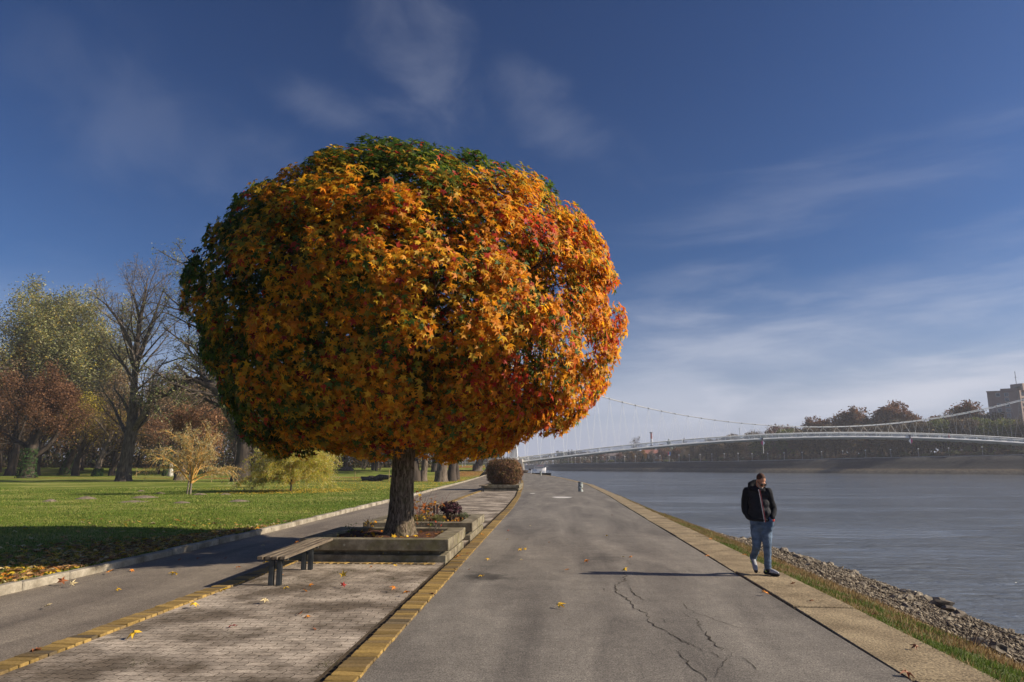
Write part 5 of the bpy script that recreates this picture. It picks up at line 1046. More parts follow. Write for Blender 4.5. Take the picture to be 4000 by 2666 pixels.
for i, (px, py, c_, s_, where) in enumerate(LV):
    z = .012
    if "edging" in where and "against" not in where and "touching" not in where: z = .04
    if "slats" in where: z = .465
    g = G(px, py, z); V, Fc = star_me[i % 5]; me = bpy.data.meshes.new('fallen_leaf'); me.from_pydata(V, [], Fc); o = mkobj('fallen_leaf', me, LM[c_]); s = .082 * s_ * .92
    o.location = (g[0], g[1], z + s * .30); o.scale = (s, s, s); o.rotation_euler = (rv.uniform(-.5, .5), rv.uniform(-.5, .5), rv.uniform(0, 6.28))
    if 'upright' in where or 'leaning' in where or 'standing' in where or 'curled' in where: o.rotation_euler = (1.1, rv.uniform(-.4, .4), rv.uniform(-.6, .6)); o.location.z = z + s * .5
    tag(o, ("%s leaf %s" % (c_, where)), "fallen leaf", "leaves fallen on the pavement")
# ---------------------------------------------------------------- river bank stones
M['stone'] = surf("river_stone", [(.35, (.13, .11, .08)), (.65, (.36, .31, .235))], scale=5, bump=.5, bscale=30, rough=.9, fine=.3)
M['stone_dark'] = surf("river_stone_dark", [(.35, (.09, .075, .055)), (.65, (.26, .22, .17))], scale=5, bump=.5, bscale=30, rough=.8, fine=.3)
def bankz(x, y): return bank_z(x, y)
sm = []
for s in range(7):
    V, Fc = rock_mesh(1.0, 2, (1.25, .9, .7), .55, s + 1); me = bpy.data.meshes.new('boulder'); me.from_pydata(V, [], Fc); me.materials.append(M['stone'] if s % 3 else M['stone_dark']); sm.append(me)
def boulder(x, y, r, label, k=None, z=None, group="loose stones of the river bank"):
    o = bpy.data.objects.new('boulder', sm[rv.randrange(7) if k is None else k]); COL.objects.link(o)
    o.location = (x, y, (max(bankz(x, y), WZ - .03) if z is None else z) + r * .22); s = r * .85 * rv.uniform(.85, 1.15); o.scale = (s * rv.uniform(.85, 1.2), s, s * rv.uniform(.8, 1.05)); o.rotation_euler = (rv.uniform(-.4, .4), rv.uniform(-.4, .4), rv.uniform(0, 6.28)); return tag(o, label, "stone", group)
for px, py, r, k, lab in [(3890, 2535, .17, 0, "large dark rounded boulder in the grass at the lower right"), (3800, 2488, .15, 2, "flat grey stone behind the dry stalks at the lower right"), (3672, 2362, .24, 3, "biggest dark boulder at the water's edge"), (3712, 2378, .20, 3, "dark boulder touching the right side of the biggest one"), (3610, 2333, .17, 1, "pale block, third from the biggest dark boulder"), (3645, 2345, .19, 2, "pale block next to the biggest dark boulder"),
    (3580, 2325, .17, 4, "pale block at the middle of the row by the water"), (3552, 2313, .17, 5, "pale block left of the middle of the row by the water"), (3528, 2311, .15, 1, "leftmost pale block of the row by the water"), (3434, 2290, .10, 0, "small dark stone sticking up left of the row of pale blocks"), (3278, 2240, .13, 3, "brown stone at the water with a twig floating beside"), (3218, 2222, .13, 6, "mossy brown stone at the water in front of the man"),
    (3163, 2211, .15, 4, "angular stone at the water, second in front of the man"), (3120, 2204, .18, 1, "pale angular stone at the water, nearest in front of the man"), (3064, 2174, .20, 3, "dark stone standing alone in the shallow water"), (3031, 2172, .11, 3, "small dark stone in the water left of the lone one"), (2979, 2154, .17, 0, "dark stone seen between the man's legs"), (3740, 2398, .16, 6, "greenish stone right of the two big dark boulders")]:
    g = G(px, py, WZ + .12 if py < 2480 else -.55); boulder(g[0], g[1], r, lab, k)
for i in range(130):    # small spit of stones behind the man
    px = 2830 + 130 * (i / 130) + rv.uniform(-12, 12); g = G(px, rv.uniform(2092, 2130) + (px - 2830) * .10, -1.05); z = -1.22 + .16 * math.sin(min(1, (px - 2815) / 60) * 1.57) * rv.random()
    boulder(g[0], g[1], rv.uniform(.07, .15), "stone of the heaped spit in the water behind the man", z=z, group="stones of the spit behind the man")
for i in range(110):
    y = 8.5 + 17 * rv.random() ** 1.2; t = .45 + .52 * rv.random() ** .6; x = AO(y) + (XW(y) - AO(y)) * t; seg = "at the lower right corner" if y < 10.5 else ("between the corner and the big dark boulders" if y < 13.5 else ("level with the row of pale blocks" if y < 17 else ("in front of the man" if y < 21 else "beyond the man's feet")))
    boulder(x, y, rv.uniform(.05, .12), "small rubble stone %s, %s" % (seg, "near the grass" if t < .62 else ("mid-slope" if t < .82 else "by the water")))
n = 24000; Y_ = 6.5 + 24 * nr.random(n) ** 1.25; t_ = .34 + .66 * nr.random(n) ** .75
ao = np.array([AO(y) for y in Y_]); xw = np.array([XW(y) for y in Y_]); t_ = t_ + .06 * np.array([noise.noise(Vector((y * .7, 3, 0))) for y in Y_]); X_ = ao + (xw - ao) * t_; P = np.stack([X_, Y_, [bank_z(a, b) + .01 for a, b in zip(X_, Y_)]], 1)
ico = [rock_mesh(1.0, 1, (1.2, .9, .65), .6, s + 20) for s in range(4)]; ico = [(np.array(v), np.array(f)) for v, f in ico]
c = np.array([(.18, .15, .11), (.13, .105, .075), (.27, .23, .17), (.09, .07, .05)])[nr.integers(0, 4, n)] * (.65 + .7 * nr.random((n, 1)))
M['rubble'] = attrmat("rubble", .9, .25, .3, 40, .4)
o = scatter('rubble', ico, P, rnd_dir(n) * .8 + np.array([0, 0, 1.]), rnd_dir(n), .026 * (.4 + 1.2 * nr.random(n) ** 2), c, M['rubble']); tag(o, "grey-brown stone rubble covering the river bank", "rubble", kind='stuff')
# bank grass: green and straw-dry
n = 60000; Y_ = 5.0 + 40 * nr.random(n) ** 1.5; ao = np.array([AO(y) for y in Y_]); xw = np.array([XW(y) for y in Y_]); t_ = -.012 + .34 * nr.random(n); X_ = ao + (xw - ao) * t_
P = np.stack([X_, Y_, [bank_z(a, b) - .01 for a, b in zip(X_, Y_)]], 1); tn = pnoise(P, 1.1, 2.0) + .5 * pnoise(P, 3.0, 6.0); dry = (tn + 2.2 * (t_ - .16) + .25 * nr.normal(size=n)) > -.22
keep = nr.random(n) < np.where(dry, .75, 1); P, dry = P[keep], dry[keep]; n = len(P); c = np.where(dry[:, None], np.array([(.28, .19, .085), (.19, .115, .05), (.36, .27, .13)])[nr.integers(0, 3, n)], np.array([(.085, .14, .022), (.13, .17, .035)])[nr.integers(0, 2, n)]) * (.65 + .7 * nr.random((n, 1)))
up = norm(nr.normal(size=(n, 3)) * .45 + np.array([.15, 0, 1.])); s = norm(np.cross(up, rnd_dir(n))) * .0065; h_ = (.03 + .06 * nr.random(n) * np.where(dry, 1.5, .9))[:, None]; V = np.stack([P - s, P + s, P + up * h_], 1).reshape(-1, 3)
o = np_mesh('bank_grass', V, np.arange(3 * n).reshape(-1, 3), M['grass'], None, np.repeat(c, 3, 0)); tag(o, "green and straw-dry grass between the slabs and the stones", "grass", kind='stuff')
g = G(3750, 2520, -.35); twigs_plant('dry_weed', "dry branching weed stalks on the bank at the lower right", (g[0], g[1], -.38), 9, .48, .8, 0, [BRN], .03, 12, stem=M['bark_pale'], thick=.007)
# ================================================================= THE BRIDGE
BY = 200.0
M['bw'] = surf("bridge_white", [(.3, (.76, .77, .74)), (.7, (.86, .87, .84))], scale=.5, bump=0, rough=.5, spec=.4)
M['bgrey'] = plain("bridge_underside", (.32, .33, .30), .7); M['bstone'] = surf("abutment_stone", [(.3, (.50, .42, .33)), (.7, (.68, .59, .48))], scale=.6, bump=.1, rough=.85)
RT = [(1960, 1795.5), (2031, 1789), (2100, 1781), (2225, 1765), (2350, 1750), (2500, 1734), (2672, 1718), (2850, 1706), (3000, 1699.5), (3150, 1694), (3300, 1691), (3400, 1690.5), (3600, 1695), (3800, 1705), (4000, 1717), (4400, 1748)]
xs, zs = zip(*[(lambda q: (q.x, q.z))(A(px, py, BY)) for px, py in RT]); pf = np.polyfit(xs, zs, 5)
def deck_z(x): return float(np.polyval(pf, x))          # top of the hand rail
X0, X1 = xs[0] , xs[-1]
KC = [(2385, 1565), (2500, 1587), (2663, 1620), (2780, 1642), (2900, 1656), (3000, 1664), (3101, 1668.5), (3227, 1670), (3391, 1666), (3601, 1645), (3826, 1606), (4000, 1561)]
xk, zk = zip(*[(lambda q: (q.x, q.z))(A(px, py, BY)) for px, py in KC]); kf = np.polyfit(xk, zk, 2)
def cab_z(x): return float(np.polyval(kf, x))
br = empty('footbridge', (X0, BY, 0), "white cable-hung footbridge arching over the river", "bridge")
def off(q): return (q[0] - X0, q[1] - BY, q[2])
W2 = 2.4
xx = lin(X0, X1, 110)
# deck: a slab with curved edge girders
V = []
for x in xx:
    z = deck_z(x) - 1.18
    V += [off((x, BY - W2, z)), off((x, BY + W2, z)), off((x, BY + W2, z - .28)), off((x, BY + W2 * .5, z - .55)), off((x, BY - W2 * .5, z - .55)), off((x, BY - W2, z - .28))]
Fc = [(i * 6 + j, i * 6 + (j + 1) % 6, (i + 1) * 6 + (j + 1) % 6, (i + 1) * 6 + j) for i in range(len(xx) - 1) for j in range(6)]
mesh('deck', V, Fc, M['bgrey'], br)
for sy in (-1, 1):
    mb = MB(); mb.tube([off((x, BY + sy * (W2 + .05), deck_z(x) - 1.24)) for x in xx], .26, k=6); mb.build('edge_beam', M['bw'], br)
    mb = MB(); mb.tube([off((x, BY + sy * W2, deck_z(x))) for x in xx], .13, k=6); mb.build('handrail', M['bw'], br)
    mb = MB(); 
    x = X0
    while x < X1:
        mb.box(off((x, BY + sy * W2, deck_z(x) - .58)), (.055, .055, 1.10)); x += .36
    mb.tube([off((x, BY + sy * W2, deck_z(x) - 1.02)) for x in xx], .04, k=4); mb.tube([off((x, BY + sy * W2, deck_z(x) - .62)) for x in xx], .025, k=4); mb.tube([off((x, BY + sy * W2, deck_z(x) - .30)) for x in xx], .022, k=4)
    mb.build('railing', M['bw'], br)
    mb = MB(); x = X0 + 1.2
    while x < X1: mb.tube([off((x, BY + sy * (W2 + .1), deck_z(x) - 1.3)), off((x - .25, BY + sy * (W2 + .28), deck_z(x) + .06))], .075, k=5); x += 3.35
    mb.build('rail_post', M['bw'], br)
    mb = MB(); x = X0
    while x < X1: mb.box(off((x + 1.2, BY + sy * (W2 - .3), deck_z(x + 1.2) - 1.72)), (2.2, .5, .13), tilt=(0, -math.atan((deck_z(x + 2) - deck_z(x)) / 2) + .07)); x += 3.35
    mb.build('underside_rib', M['bgrey'], br)
# pylon: an A of two leaning legs, mostly behind the crown
PX = A(1978, 1790, BY).x; PT = A(1978, 1440, BY).z
for sx in (-1, 1):
    b0 = A(1978 + sx * 34, 1797, BY); t0 = A(1978 + sx * 7, 1440, BY); mb = MB(); w0, w1 = 1.15, .5
    Vb = [off((b0.x - w0, BY - 2.2, b0.z - 3)), off((b0.x + w0, BY - 2.2, b0.z - 3)), off((b0.x + w0, BY + 2.2, b0.z - 3)), off((b0.x - w0, BY + 2.2, b0.z - 3)), off((t0.x - w1, BY - .6, t0.z)), off((t0.x + w1, BY - .6, t0.z)), off((t0.x + w1, BY + .6, t0.z)), off((t0.x - w1, BY + .6, t0.z))]
    mesh('pylon_leg', Vb, [(0, 3, 2, 1), (4, 5, 6, 7), (0, 1, 5, 4), (1, 2, 6, 5), (2, 3, 7, 6), (3, 0, 4, 7)], M['bw'], br)
# suspension cables and hangers
top_ = Vector(off((PX, BY, PT - .6)))
for sy in (-1, 1):
    xs_ = lin(PX + .6, X1, 80); mb = MB(); mb.tube([off((x, BY + sy * (.3 + 1.0 * max(0, 1 - ((x - xk[7]) / 60) ** 2)) - 0, cab_z(x) + (.0 if sy < 0 else .22))) for x in xs_], .115, k=6); mb.build('main_cable', M['bw'], br)
    mb = MB(); mb.tube([top_, Vector(off((PX - 45, BY + sy * 3, 1.0)))], .105, k=6); mb.build('back_cable', M['bw'], br)
x = PX + 4; k_ = 0
mbs = {-1: MB(), 1: MB()}; mcl = MB()
while x < X1 - 3:
    for sy in (-1, 1):
        c0 = Vector(off((x, BY + sy * (.3 + 1.0 * max(0, 1 - ((x - xk[7]) / 60) ** 2)), cab_z(x) + (0 if sy < 0 else .22)))); mcl.box(c0, (.30, .26, .30), bev=.05)
        for dx in (-1.67, 1.67):
            xb = x + dx; mbs[sy].tube([c0, off((xb, BY + sy * (W2 + .15), deck_z(xb) - 1.1))], .019, k=3, cap=False)
    x += 3.72
for sy in (-1, 1): mbs[sy].build('hangers', M['bw'], br)['kind'] = 'stuff'
mcl.build('cable_clamps', M['bgrey'], br)['kind'] = 'stuff'
# abutment with the slanting end pier
a0 = A(1905, 1798, BY); a1 = A(2034, 1795, BY)
ab = empty('bridge_abutment', (a0.x, BY, 0), "beige stone abutment with a slanting pier at the near end of the footbridge", "abutment")
def ao_(q): return (q[0] - a0.x, q[1] - BY, q[2])
mb = MB(); mb.box(ao_(((a0.x + a1.x) / 2, BY + 2, 1.6)), (a1.x - a0.x, 9, 4.0), bev=.12); mb.build('wall', M['bstone'], ab)
mb = MB(); mb.box(ao_(((a0.x + a1.x) / 2 - 3.5, BY - 3.5, .6)), (a1.x - a0.x - 3, 4.5, 2.9), bev=.12); mb.build('lower_wall', M['bstone'], ab)
p = [A(2030, 1795, BY - 4), A(2039, 1795, BY - 4), A(2051, 1848, BY - 4), A(2039, 1850, BY - 4)]
V = [ao_(q) for q in p] + [ao_((q.x, q.y + 8, q.z)) for q in p]
V = [(v[0], v[1], v[2] if i % 4 < 2 else -1.6) for i, v in enumerate(V)]
mesh('slanting_pier', V, [(0, 1, 2, 3), (7, 6, 5, 4), (0, 4, 5, 1), (1, 5, 6, 2), (2, 6, 7, 3), (3, 7, 4, 0)], plain("pale_stone_pier", (.72, .66, .56), .8), ab)
mb = MB(); mb.box(ao_((a0.x - 3, BY + 1, 3.3)), (7, 3, .7), bev=.1); mb.build('parapet', M['bstone'], ab)
# flag poles behind the bush, street lamps at left
M['pole'] = plain("pole_grey", (.30, .31, .33), .5)
for px, d, h, r_, lab in [(1960, 128, 8.5, .17, "thickest flag pole, leftmost of the four behind the round bush"), (1970, 140, 8.5, .10, "flag pole, second from the left behind the round bush"), (1984, 150, 9, .10, "flag pole, third from the left behind the round bush"), (1991.5, 150, 9, .10, "rightmost flag pole behind the round bush")]:
    q = A(px, 1835, d); mb = MB(); mb.lathe([(r_ * 1.5, -.3), (r_ * 1.5, .35), (r_, .4), (r_ * .7, h), (r_ * .9, h + .05), (.01, h + .15)], k=9); o = mb.build('flag_pole', M['pole']); o.location = (q.x, d, 0); tag(o, lab, "flag pole", "flag poles by the bridge")
for px, d, h, lab in [(1857, 150, 6.5, "lamp post left of the leaning far trunk's ivy"), (1806, 165, 5.5, "far lamp post left of the leaning far trunk"), (1816, 172, 5.5, "farthest lamp post left of the leaning far trunk")]:
    q = A(px, 1835, d); z0 = gz(q.x, d) - .2; s = empty('street_lamp', (q.x, d, z0), lab, "street lamp", "street lamps"); mb = MB(); mb.lathe([(.12, 0), (.12, .5), (.07, .55), (.06, h)], k=8); mb.build('pole', M['pole'], s); mb = MB(); mb.lathe([(.08, h), (.32, h + .05), (.36, h + .3), (.1, h + .45)], k=10); mb.build('lamp_head', M['bw'], s)
# low ramp wall and ground left of the bridge
mb = MB(); q = A(1840, 1818, 185); mb.box((q.x - 6, 192, 1.6), (26, 3.0, 2.6), bev=.1); o = mb.build('ramp_wall', surf("grey_concrete", [(.3, (.26, .25, .23)), (.7, (.38, .36, .33))], scale=1, rough=.9)); tag(o, "low grey concrete ramp wall leading to the bridge behind the far trunk", "wall")
# diamond navigation signs under the deck
M['sign_w'] = plain("sign_white", (.78, .78, .80), .5); M['sign_r'] = plain("sign_red", (.50, .05, .16), .5); M['steel'] = plain("steel_dark", (.10, .10, .11), .5)
for px, top, cy, lft, lab in [(2980, 1716, 1731, 'r', "red-left white-right diamond sign hanging under the left part of the bridge deck"), (3558, 1706, 1724, 'w', "white-left red-right diamond sign hanging under the right part of the bridge deck")]:
    t = A(px, top, BY - 2.9); q = A(px, cy, BY - 2.9); s = empty('navigation_sign', (q.x, BY - 2.9, q.z), lab, "sign", "diamond signs under the bridge"); w, h = .58, .76
    for sx, mm in ((-1, M['sign_r'] if lft == 'r' else M['sign_w']), (1, M['sign_w'] if lft == 'r' else M['sign_r'])):
        V = [(0, -.05, h), (sx * w, -.05, 0), (0, -.05, -h), (0, .05, h), (sx * w, .05, 0), (0, .05, -h)]
        mesh('sign_half', V, [(0, 1, 2), (5, 4, 3), (0, 3, 4, 1), (1, 4, 5, 2), (2, 5, 3, 0)], mm, s)
    mb = MB(); mb.box((0, .3, h + (t.z - q.z - h) / 2 + .2), (.3, .5, t.z - q.z - h + .5), bev=.03); mb.build('bracket', M['steel'], s)
    if lft == 'r':
        mb = MB(); mb.tube([(0, 0, -h), (.03, 0, -2.9)], .06, k=5); mb.build('hanging_rod', M['bw'], s)
# ================================================================= FAR BANK
ORD = "first second third fourth fifth sixth seventh eighth ninth tenth eleventh twelfth thirteenth fourteenth fifteenth sixteenth seventeenth eighteenth nineteenth twentieth twenty-first twenty-second twenty-third twenty-fourth twenty-fifth twenty-sixth twenty-seventh twenty-eighth twenty-ninth thirtieth".split()
LX = [2220, 2234, 2248, 2269, 2289, 2311, 2332, 2356, 2380, 2405, 2441, 2483, 2580, 2616, 2655, 2695, 2738, 2784, 2833, 2887, 2942, 3004, 3068, 3139, 3216, 3299, 3389, 3488, 3597, 3717, 3849]
def near_lamp(px):
    i = min(range(len(LX)), key=lambda k: abs(LX[k] - px)); side = "left of" if px < LX[i] else "right of"
    return side + " the " + (ORD[i] + " lamp from left" if i < 20 else (ORD[len(LX) - 1 - i] + " lamp from right"))
FT = {}
def far_tree(name, seed, H, w, dens, pal, ls, bark, lobes=7, bare=0):
    root = empty(name, (0, 0, 0)); k = kw(4, kids=(8, 7, 5), ang=(.6, .8, .8), len_=(.6, .5, .5), rr=(.5, .5, .5), up=(.02, .06, .03, .0), lo=(.18, .2, .15), rmin=.05, fine=2, seg=(7, 5, 4, 3)); t = Tree(seed)
    t.branch(Vector((0, 0, -.5)), Vector((0, 0, 1)), H * .72, .45, 0, k); t.big.build('trunk', bark, root, smooth=True); t.fine.build('branches', M['twig'], root)
    if dens:
        r = random.Random(seed); B = [(Vector((r.uniform(-.3, .3) * w, r.uniform(-.3, .3) * w, H * r.uniform(.38, .84))), r.uniform(.17, .30) * w) for _ in range(lobes)]; n = dens
        ix = nr.integers(0, lobes, n); c0 = np.array([tuple(b[0]) for b in B])[ix]; rr = np.array([b[1] for b in B])[ix] * (.55 + .45 * nr.random(n)); P = c0 + rnd_dir(n) * rr[:, None] * np.array([1, 1, .8])
        E_ = np.array([tuple(e) for e in t.ends]); m_ = n // 2; P[:m_] = E_[nr.integers(0, len(E_), m_)] + nr.normal(size=(m_, 3)) * .55
        pal = np.array(pal); c = pal[nr.integers(0, len(pal), n)] * (.6 + .8 * nr.random((n, 1))); scatter('crown', [DIA], P, rnd_dir(n), rnd_dir(n), ls * (.6 + .8 * nr.random(n)), c, M['leaf_far'], root)
    return root
BRF = [(.20, .095, .045), (.27, .13, .06), (.15, .07, .035)]; OLF = [(.16, .12, .065), (.20, .155, .08), (.12, .10, .06)]; GYF = [(.20, .155, .115), (.15, .12, .09)]
FT['brown'] = [far_tree('far_tree', 91, 17, 10, 5200, BRF, .40, M['bark_dark'], 9), far_tree('far_tree', 92, 17, 11, 5200, BRF + OLF[:1], .40, M['bark_dark'], 10)]
FT['olive'] = [far_tree('far_tree', 93, 14, 11, 4200, OLF, .40, M['bark_dark']), far_tree('far_tree', 94, 14, 10, 4200, OLF + GYF, .40, M['bark_dark'])]
FT['bare'] = [far_tree('far_tree', 95, 16, 9, 900, GYF, .30, M['bark_dark']), far_tree('far_tree', 96, 15, 9, 900, GYF, .30, M['bark_pale'])]
FT['gold'] = [far_tree('far_tree', 97, 12, 8, 3600, [(.42, .22, .05), (.34, .20, .06), (.22, .14, .05)], .36, M['bark_dark'])]
FT['rose'] = [far_tree('far_tree', 98, 12, 10, 3600, [(.22, .12, .09), (.16, .10, .07), (.26, .14, .11)], .36, M['bark_dark'])]
FT['green'] = [far_tree('far_tree', 99, 11, 10, 3600, [(.14, .17, .04), (.10, .13, .03), (.20, .21, .05)], .36, M['bark_dark'])]
base_h = dict(brown=15.4, olive=12.8, bare=14.5, gold=11, rose=11, green=10); used_ = {k: [0] * len(v) for k, v in FT.items()}; rf = random.Random(17)
def put_far(kind, px, back, topy, label, wscale=1.0, group="trees on the far bank"):
    q = far_at(px, back); Y = q.y; tp = A(px, topy, Y); H = max(4, tp.z - q.z); i = rf.randrange(len(FT[kind])); pr_ = FT[kind][i]
    if used_[kind][i] == 0: o = pr_
    else: o = copy_tree(pr_)
    used_[kind][i] += 1; s = H / base_h[kind]; o.location = q; o.scale = (s * wscale, s * wscale, s); o.rotation_euler = (0, 0, rf.uniform(0, 6.28)); return tag(o, label, "tree", group)
# the ones that stand out
for kind, px, back, ty, ws, lab in [
    ('brown', 3200, 40, 1626, .85, "rust-brown round tree standing up alone above the cable's lowest point"), ('brown', 3300, 45, 1614, .9, "left shoulder of the pair of rust-brown trees right of the cable's lowest point"), ('brown', 3372, 45, 1590, 1.05, "taller of the pair of rust-brown trees right of the cable's lowest point"),
    ('brown', 3512, 50, 1577, 1.05, "tallest rust-brown tree near the right diamond sign"), ('brown', 3446, 50, 1618, .55, "narrow rust-brown tree left of the tallest one"), ('brown', 3572, 48, 1606, .8, "lower rust-brown tree leaning against the tallest one's right"), ('brown', 3815, 50, 1568, 1.1, "ragged brown tree touching the tower block's left side"), ('bare', 3745, 46, 1600, 1.1, "open bare tree left of the ragged brown one by the tower block"),
    ('bare', 2488, 14, 1707, .8, "bare tree poking above the left part of the bridge deck"), ('gold', 2518, 12, 1757, 1.0, "golden-brown tree in the middle of the left far bank"), ('rose', 2590, 12, 1753, 1.3, "rosy-brown broad tree below the striped chimney"), ('olive', 2765, 12, 1736, 1.35, "broad olive dome-shaped tree under the bridge deck"), ('gold', 2470, 14, 1765, .8, "thin yellowish tree left of the golden-brown one"),
    ('bare', 3000, 40, 1652, 1.0, "bare tree crossing the cable left of the lonely rust-brown one"), ('rose', 3060, 38, 1664, 1.1, "dark reddish tree behind the cable, left of the lonely rust-brown one"), ('rose', 3105, 40, 1668, 1.0, "dark reddish tree behind the lowest stretch of cable"), ('bare', 2960, 38, 1668, .8, "small bare tree above the left diamond sign"),
    ('green', 3935, 14, 1738, 1.1, "yellow-green tree at the right edge under the bridge"), ('green', 3790, 16, 1742, .9, "light green tree left of the yellow-green one under the bridge"), ('olive', 2330, 13, 1772, 1.0, "low olive tree at the left end of the far promenade"), ('bare', 2375, 13, 1770, 1.2, "low bare tree at the left end of the far promenade"), ('olive', 2240, 14, 1786, 1.0, "leftmost low tree of the far promenade")]:
    put_far(kind, px, back, ty, lab, ws)
TOPS = tab([(2200, 1792), (2300, 1778), (2500, 1756), (2700, 1730), (2850, 1702), (3000, 1680), (3200, 1656), (3400, 1643), (3600, 1630), (3700, 1622), (3900, 1612), (4150, 1605)])
px = 2225; 
while px < 4150:
    for back in (20, 42, 70):
        f = (back - 20) / 50; kind = rf.choice(['olive', 'olive', 'bare', 'brown', 'rose', 'olive']) if px < 2900 else rf.choice(['brown', 'olive', 'bare', 'bare', 'olive', 'green' if back == 20 else 'bare'])
        topy = TOPS(px) + (18 * (1 - f) + rf.uniform(-6, 14)) * min(1, (px - 2000) / 900); pl = "left" if px < 2750 else ("middle" if px < 3400 else "right")
        put_far(kind, px + rf.uniform(-18, 18), back + rf.uniform(-6, 6), topy, {'olive': "olive-brown", 'bare': "bare grey", 'brown': "rust-brown", 'rose': "rosy-brown", 'green': "yellow-green"}[kind] + " tree, %s row of far belt, %s" % ({20: "front", 42: "middle", 70: "rear"}[back], near_lamp(px)), 1.15, "trees of the far tree belt")
    px += 42 if px < 2900 else 50
n = 16000; pxx = 2200 + 2100 * nr.random(n); P = np.empty((n, 3)); bk = 80 + 22 * nr.random(n); hh = (1 - nr.random(n) ** 1.3) * (6 + 3 * smooth(0, 1, 1))
for i in range(n): q = far_at(pxx[i], bk[i]); P[i] = (q.x, q.y, q.z + hh[i])
o = scatter('undergrowth', [DIA], P, rnd_dir(n), rnd_dir(n), .95 * (.6 + .8 * nr.random(n)), np.array([(.12, .09, .06), (.10, .09, .05), (.15, .11, .07)])[nr.integers(0, 3, n)] * (.6 + .8 * nr.random((n, 1))), M['leaf_far']); tag(o, "brown thicket closing the far tree belt behind its last row", "undergrowth", kind='stuff')
# conifers and low shrubs
M['conif'] = M['leaf_far']
def conifer_proto(seed, H, w, pal, name, n=2600):
    root = empty(name, (0, 0, 0)); mb = MB(); mb.tube([(0, 0, -.3), (0, 0, H * .9)], [.16, .03], k=6); mb.build('trunk', M['bark_dark'], root); z = nr.random(n) ** .8; a = nr.random(n) * 6.28; r = w * (1 - z) ** .75 * (.75 + .3 * nr.random(n)) * (1 + .12 * np.sin(z * 40))
    P = np.stack([r * np.cos(a), r * np.sin(a), .3 + z * (H - .3)], 1); nm = np.stack([np.cos(a), np.sin(a), .5 + 0 * a], 1); c = np.array(pal)[nr.integers(0, len(pal), n)] * (.6 + .8 * nr.random((n, 1))); scatter('foliage', [DIA], P, nm + .5 * rnd_dir(n), rnd_dir(n), .22 * (.6 + .8 * nr.random(n)), c, M['leaf_far'], root); return root
cp = conifer_proto(5, 5.0, 1.35, [(.022, .035, .016), (.035, .05, .022)], 'cypress')
first = True
for px, ty, ws, lab in [(2436, 1788, .75, "small dark cypress standing alone, third lamp stretch of the far promenade"), (2514, 1776, 1.0, "dark pointed cypress, left of the cypress trio"), (2531, 1781, .9, "dark cypress in the middle of the trio"), (2544, 1776, 1.2, "widest cypress at the right of the trio"), (2190, 1793, .9, "dark pointed conifer at the left tip of the far promenade"), (2660, 1782, 1.3, "broad dark conifer, left of the dark pair by the lamps"), (2676, 1776, 1.2, "tall dark conifer, right of the dark pair by the lamps"), (2168, 1800, .8, "tiny conifer at the very left end of the far bank")]:
    q = far_at(px, 5); H = A(px, ty, q.y).z - q.z; o = cp if first else copy_tree(cp); first = False; s = H / 5; o.location = q; o.scale = (s * ws, s * ws, s); tag(o, lab, "conifer", "conifers on the far bank")
sp_ = [shrub('hedge_shrub', "low shrub", "shrub", (0, 0, 0), 4.0, 2.0, 900, p_, .24, stems=8, seed=40 + i) for i, p_ in enumerate([[(.05, .065, .03), (.07, .08, .035)], [(.16, .17, .045), (.11, .13, .035)], [(.16, .10, .06), (.11, .075, .045)]])]
us = [0, 0, 0]; px = 2210
SHN = ["dark green low shrub", "yellow-green rounded low shrub", "brown low shrub"]
while px < 4100:
    i = rf.choice([0, 0, 2, 2, 1]); q = far_at(px, rf.uniform(3, 8)); o = sp_[i] if us[i] == 0 else copy_tree(sp_[i]); us[i] += 1; s = rf.uniform(.6, 1.3); o.location = q; o.scale = (s * 1.3, s, s); o.rotation_euler = (0, 0, rf.uniform(0, 6)); pl = "left" if px < 2750 else ("middle" if px < 3400 else "right")
    tag(o, SHN[i] + " on the far promenade, " + near_lamp(px), "shrub", "low shrubs along the far promenade"); px += rf.uniform(18, 46)
# far wood that fades into mist, upstream and behind the belt
n = 26000; a = nr.random(n); pxx = 1700 + 2500 * a; d0 = 560 + 500 * nr.random(n); P = np.empty((n, 3))
dirs = np.array([ray(p, 1822) for p in pxx]); dirs = dirs / np.linalg.norm(dirs[:, :2], axis=1)[:, None]; P[:, :2] = dirs[:, :2] * d0[:, None]; P[:, 2] = 4 + (9 + 5 * np.array([noise.noise(Vector((p * .01, 0, 0))) for p in pxx])) * nr.random(n) ** .9
P = P[(pxx > 2180) | (d0 > 840)]; n = len(P)
c = np.array([(.10, .09, .06), (.13, .10, .07), (.08, .09, .05)])[nr.integers(0, 3, n)] * (.7 + .6 * nr.random((n, 1)))
o = scatter('distant_wood', [DIA], P, rnd_dir(n), rnd_dir(n), 2.6 * (.6 + .8 * nr.random(n)), c, M['leaf_far']); tag(o, "misty wood at the far bend of the river", "wood", kind='stuff')
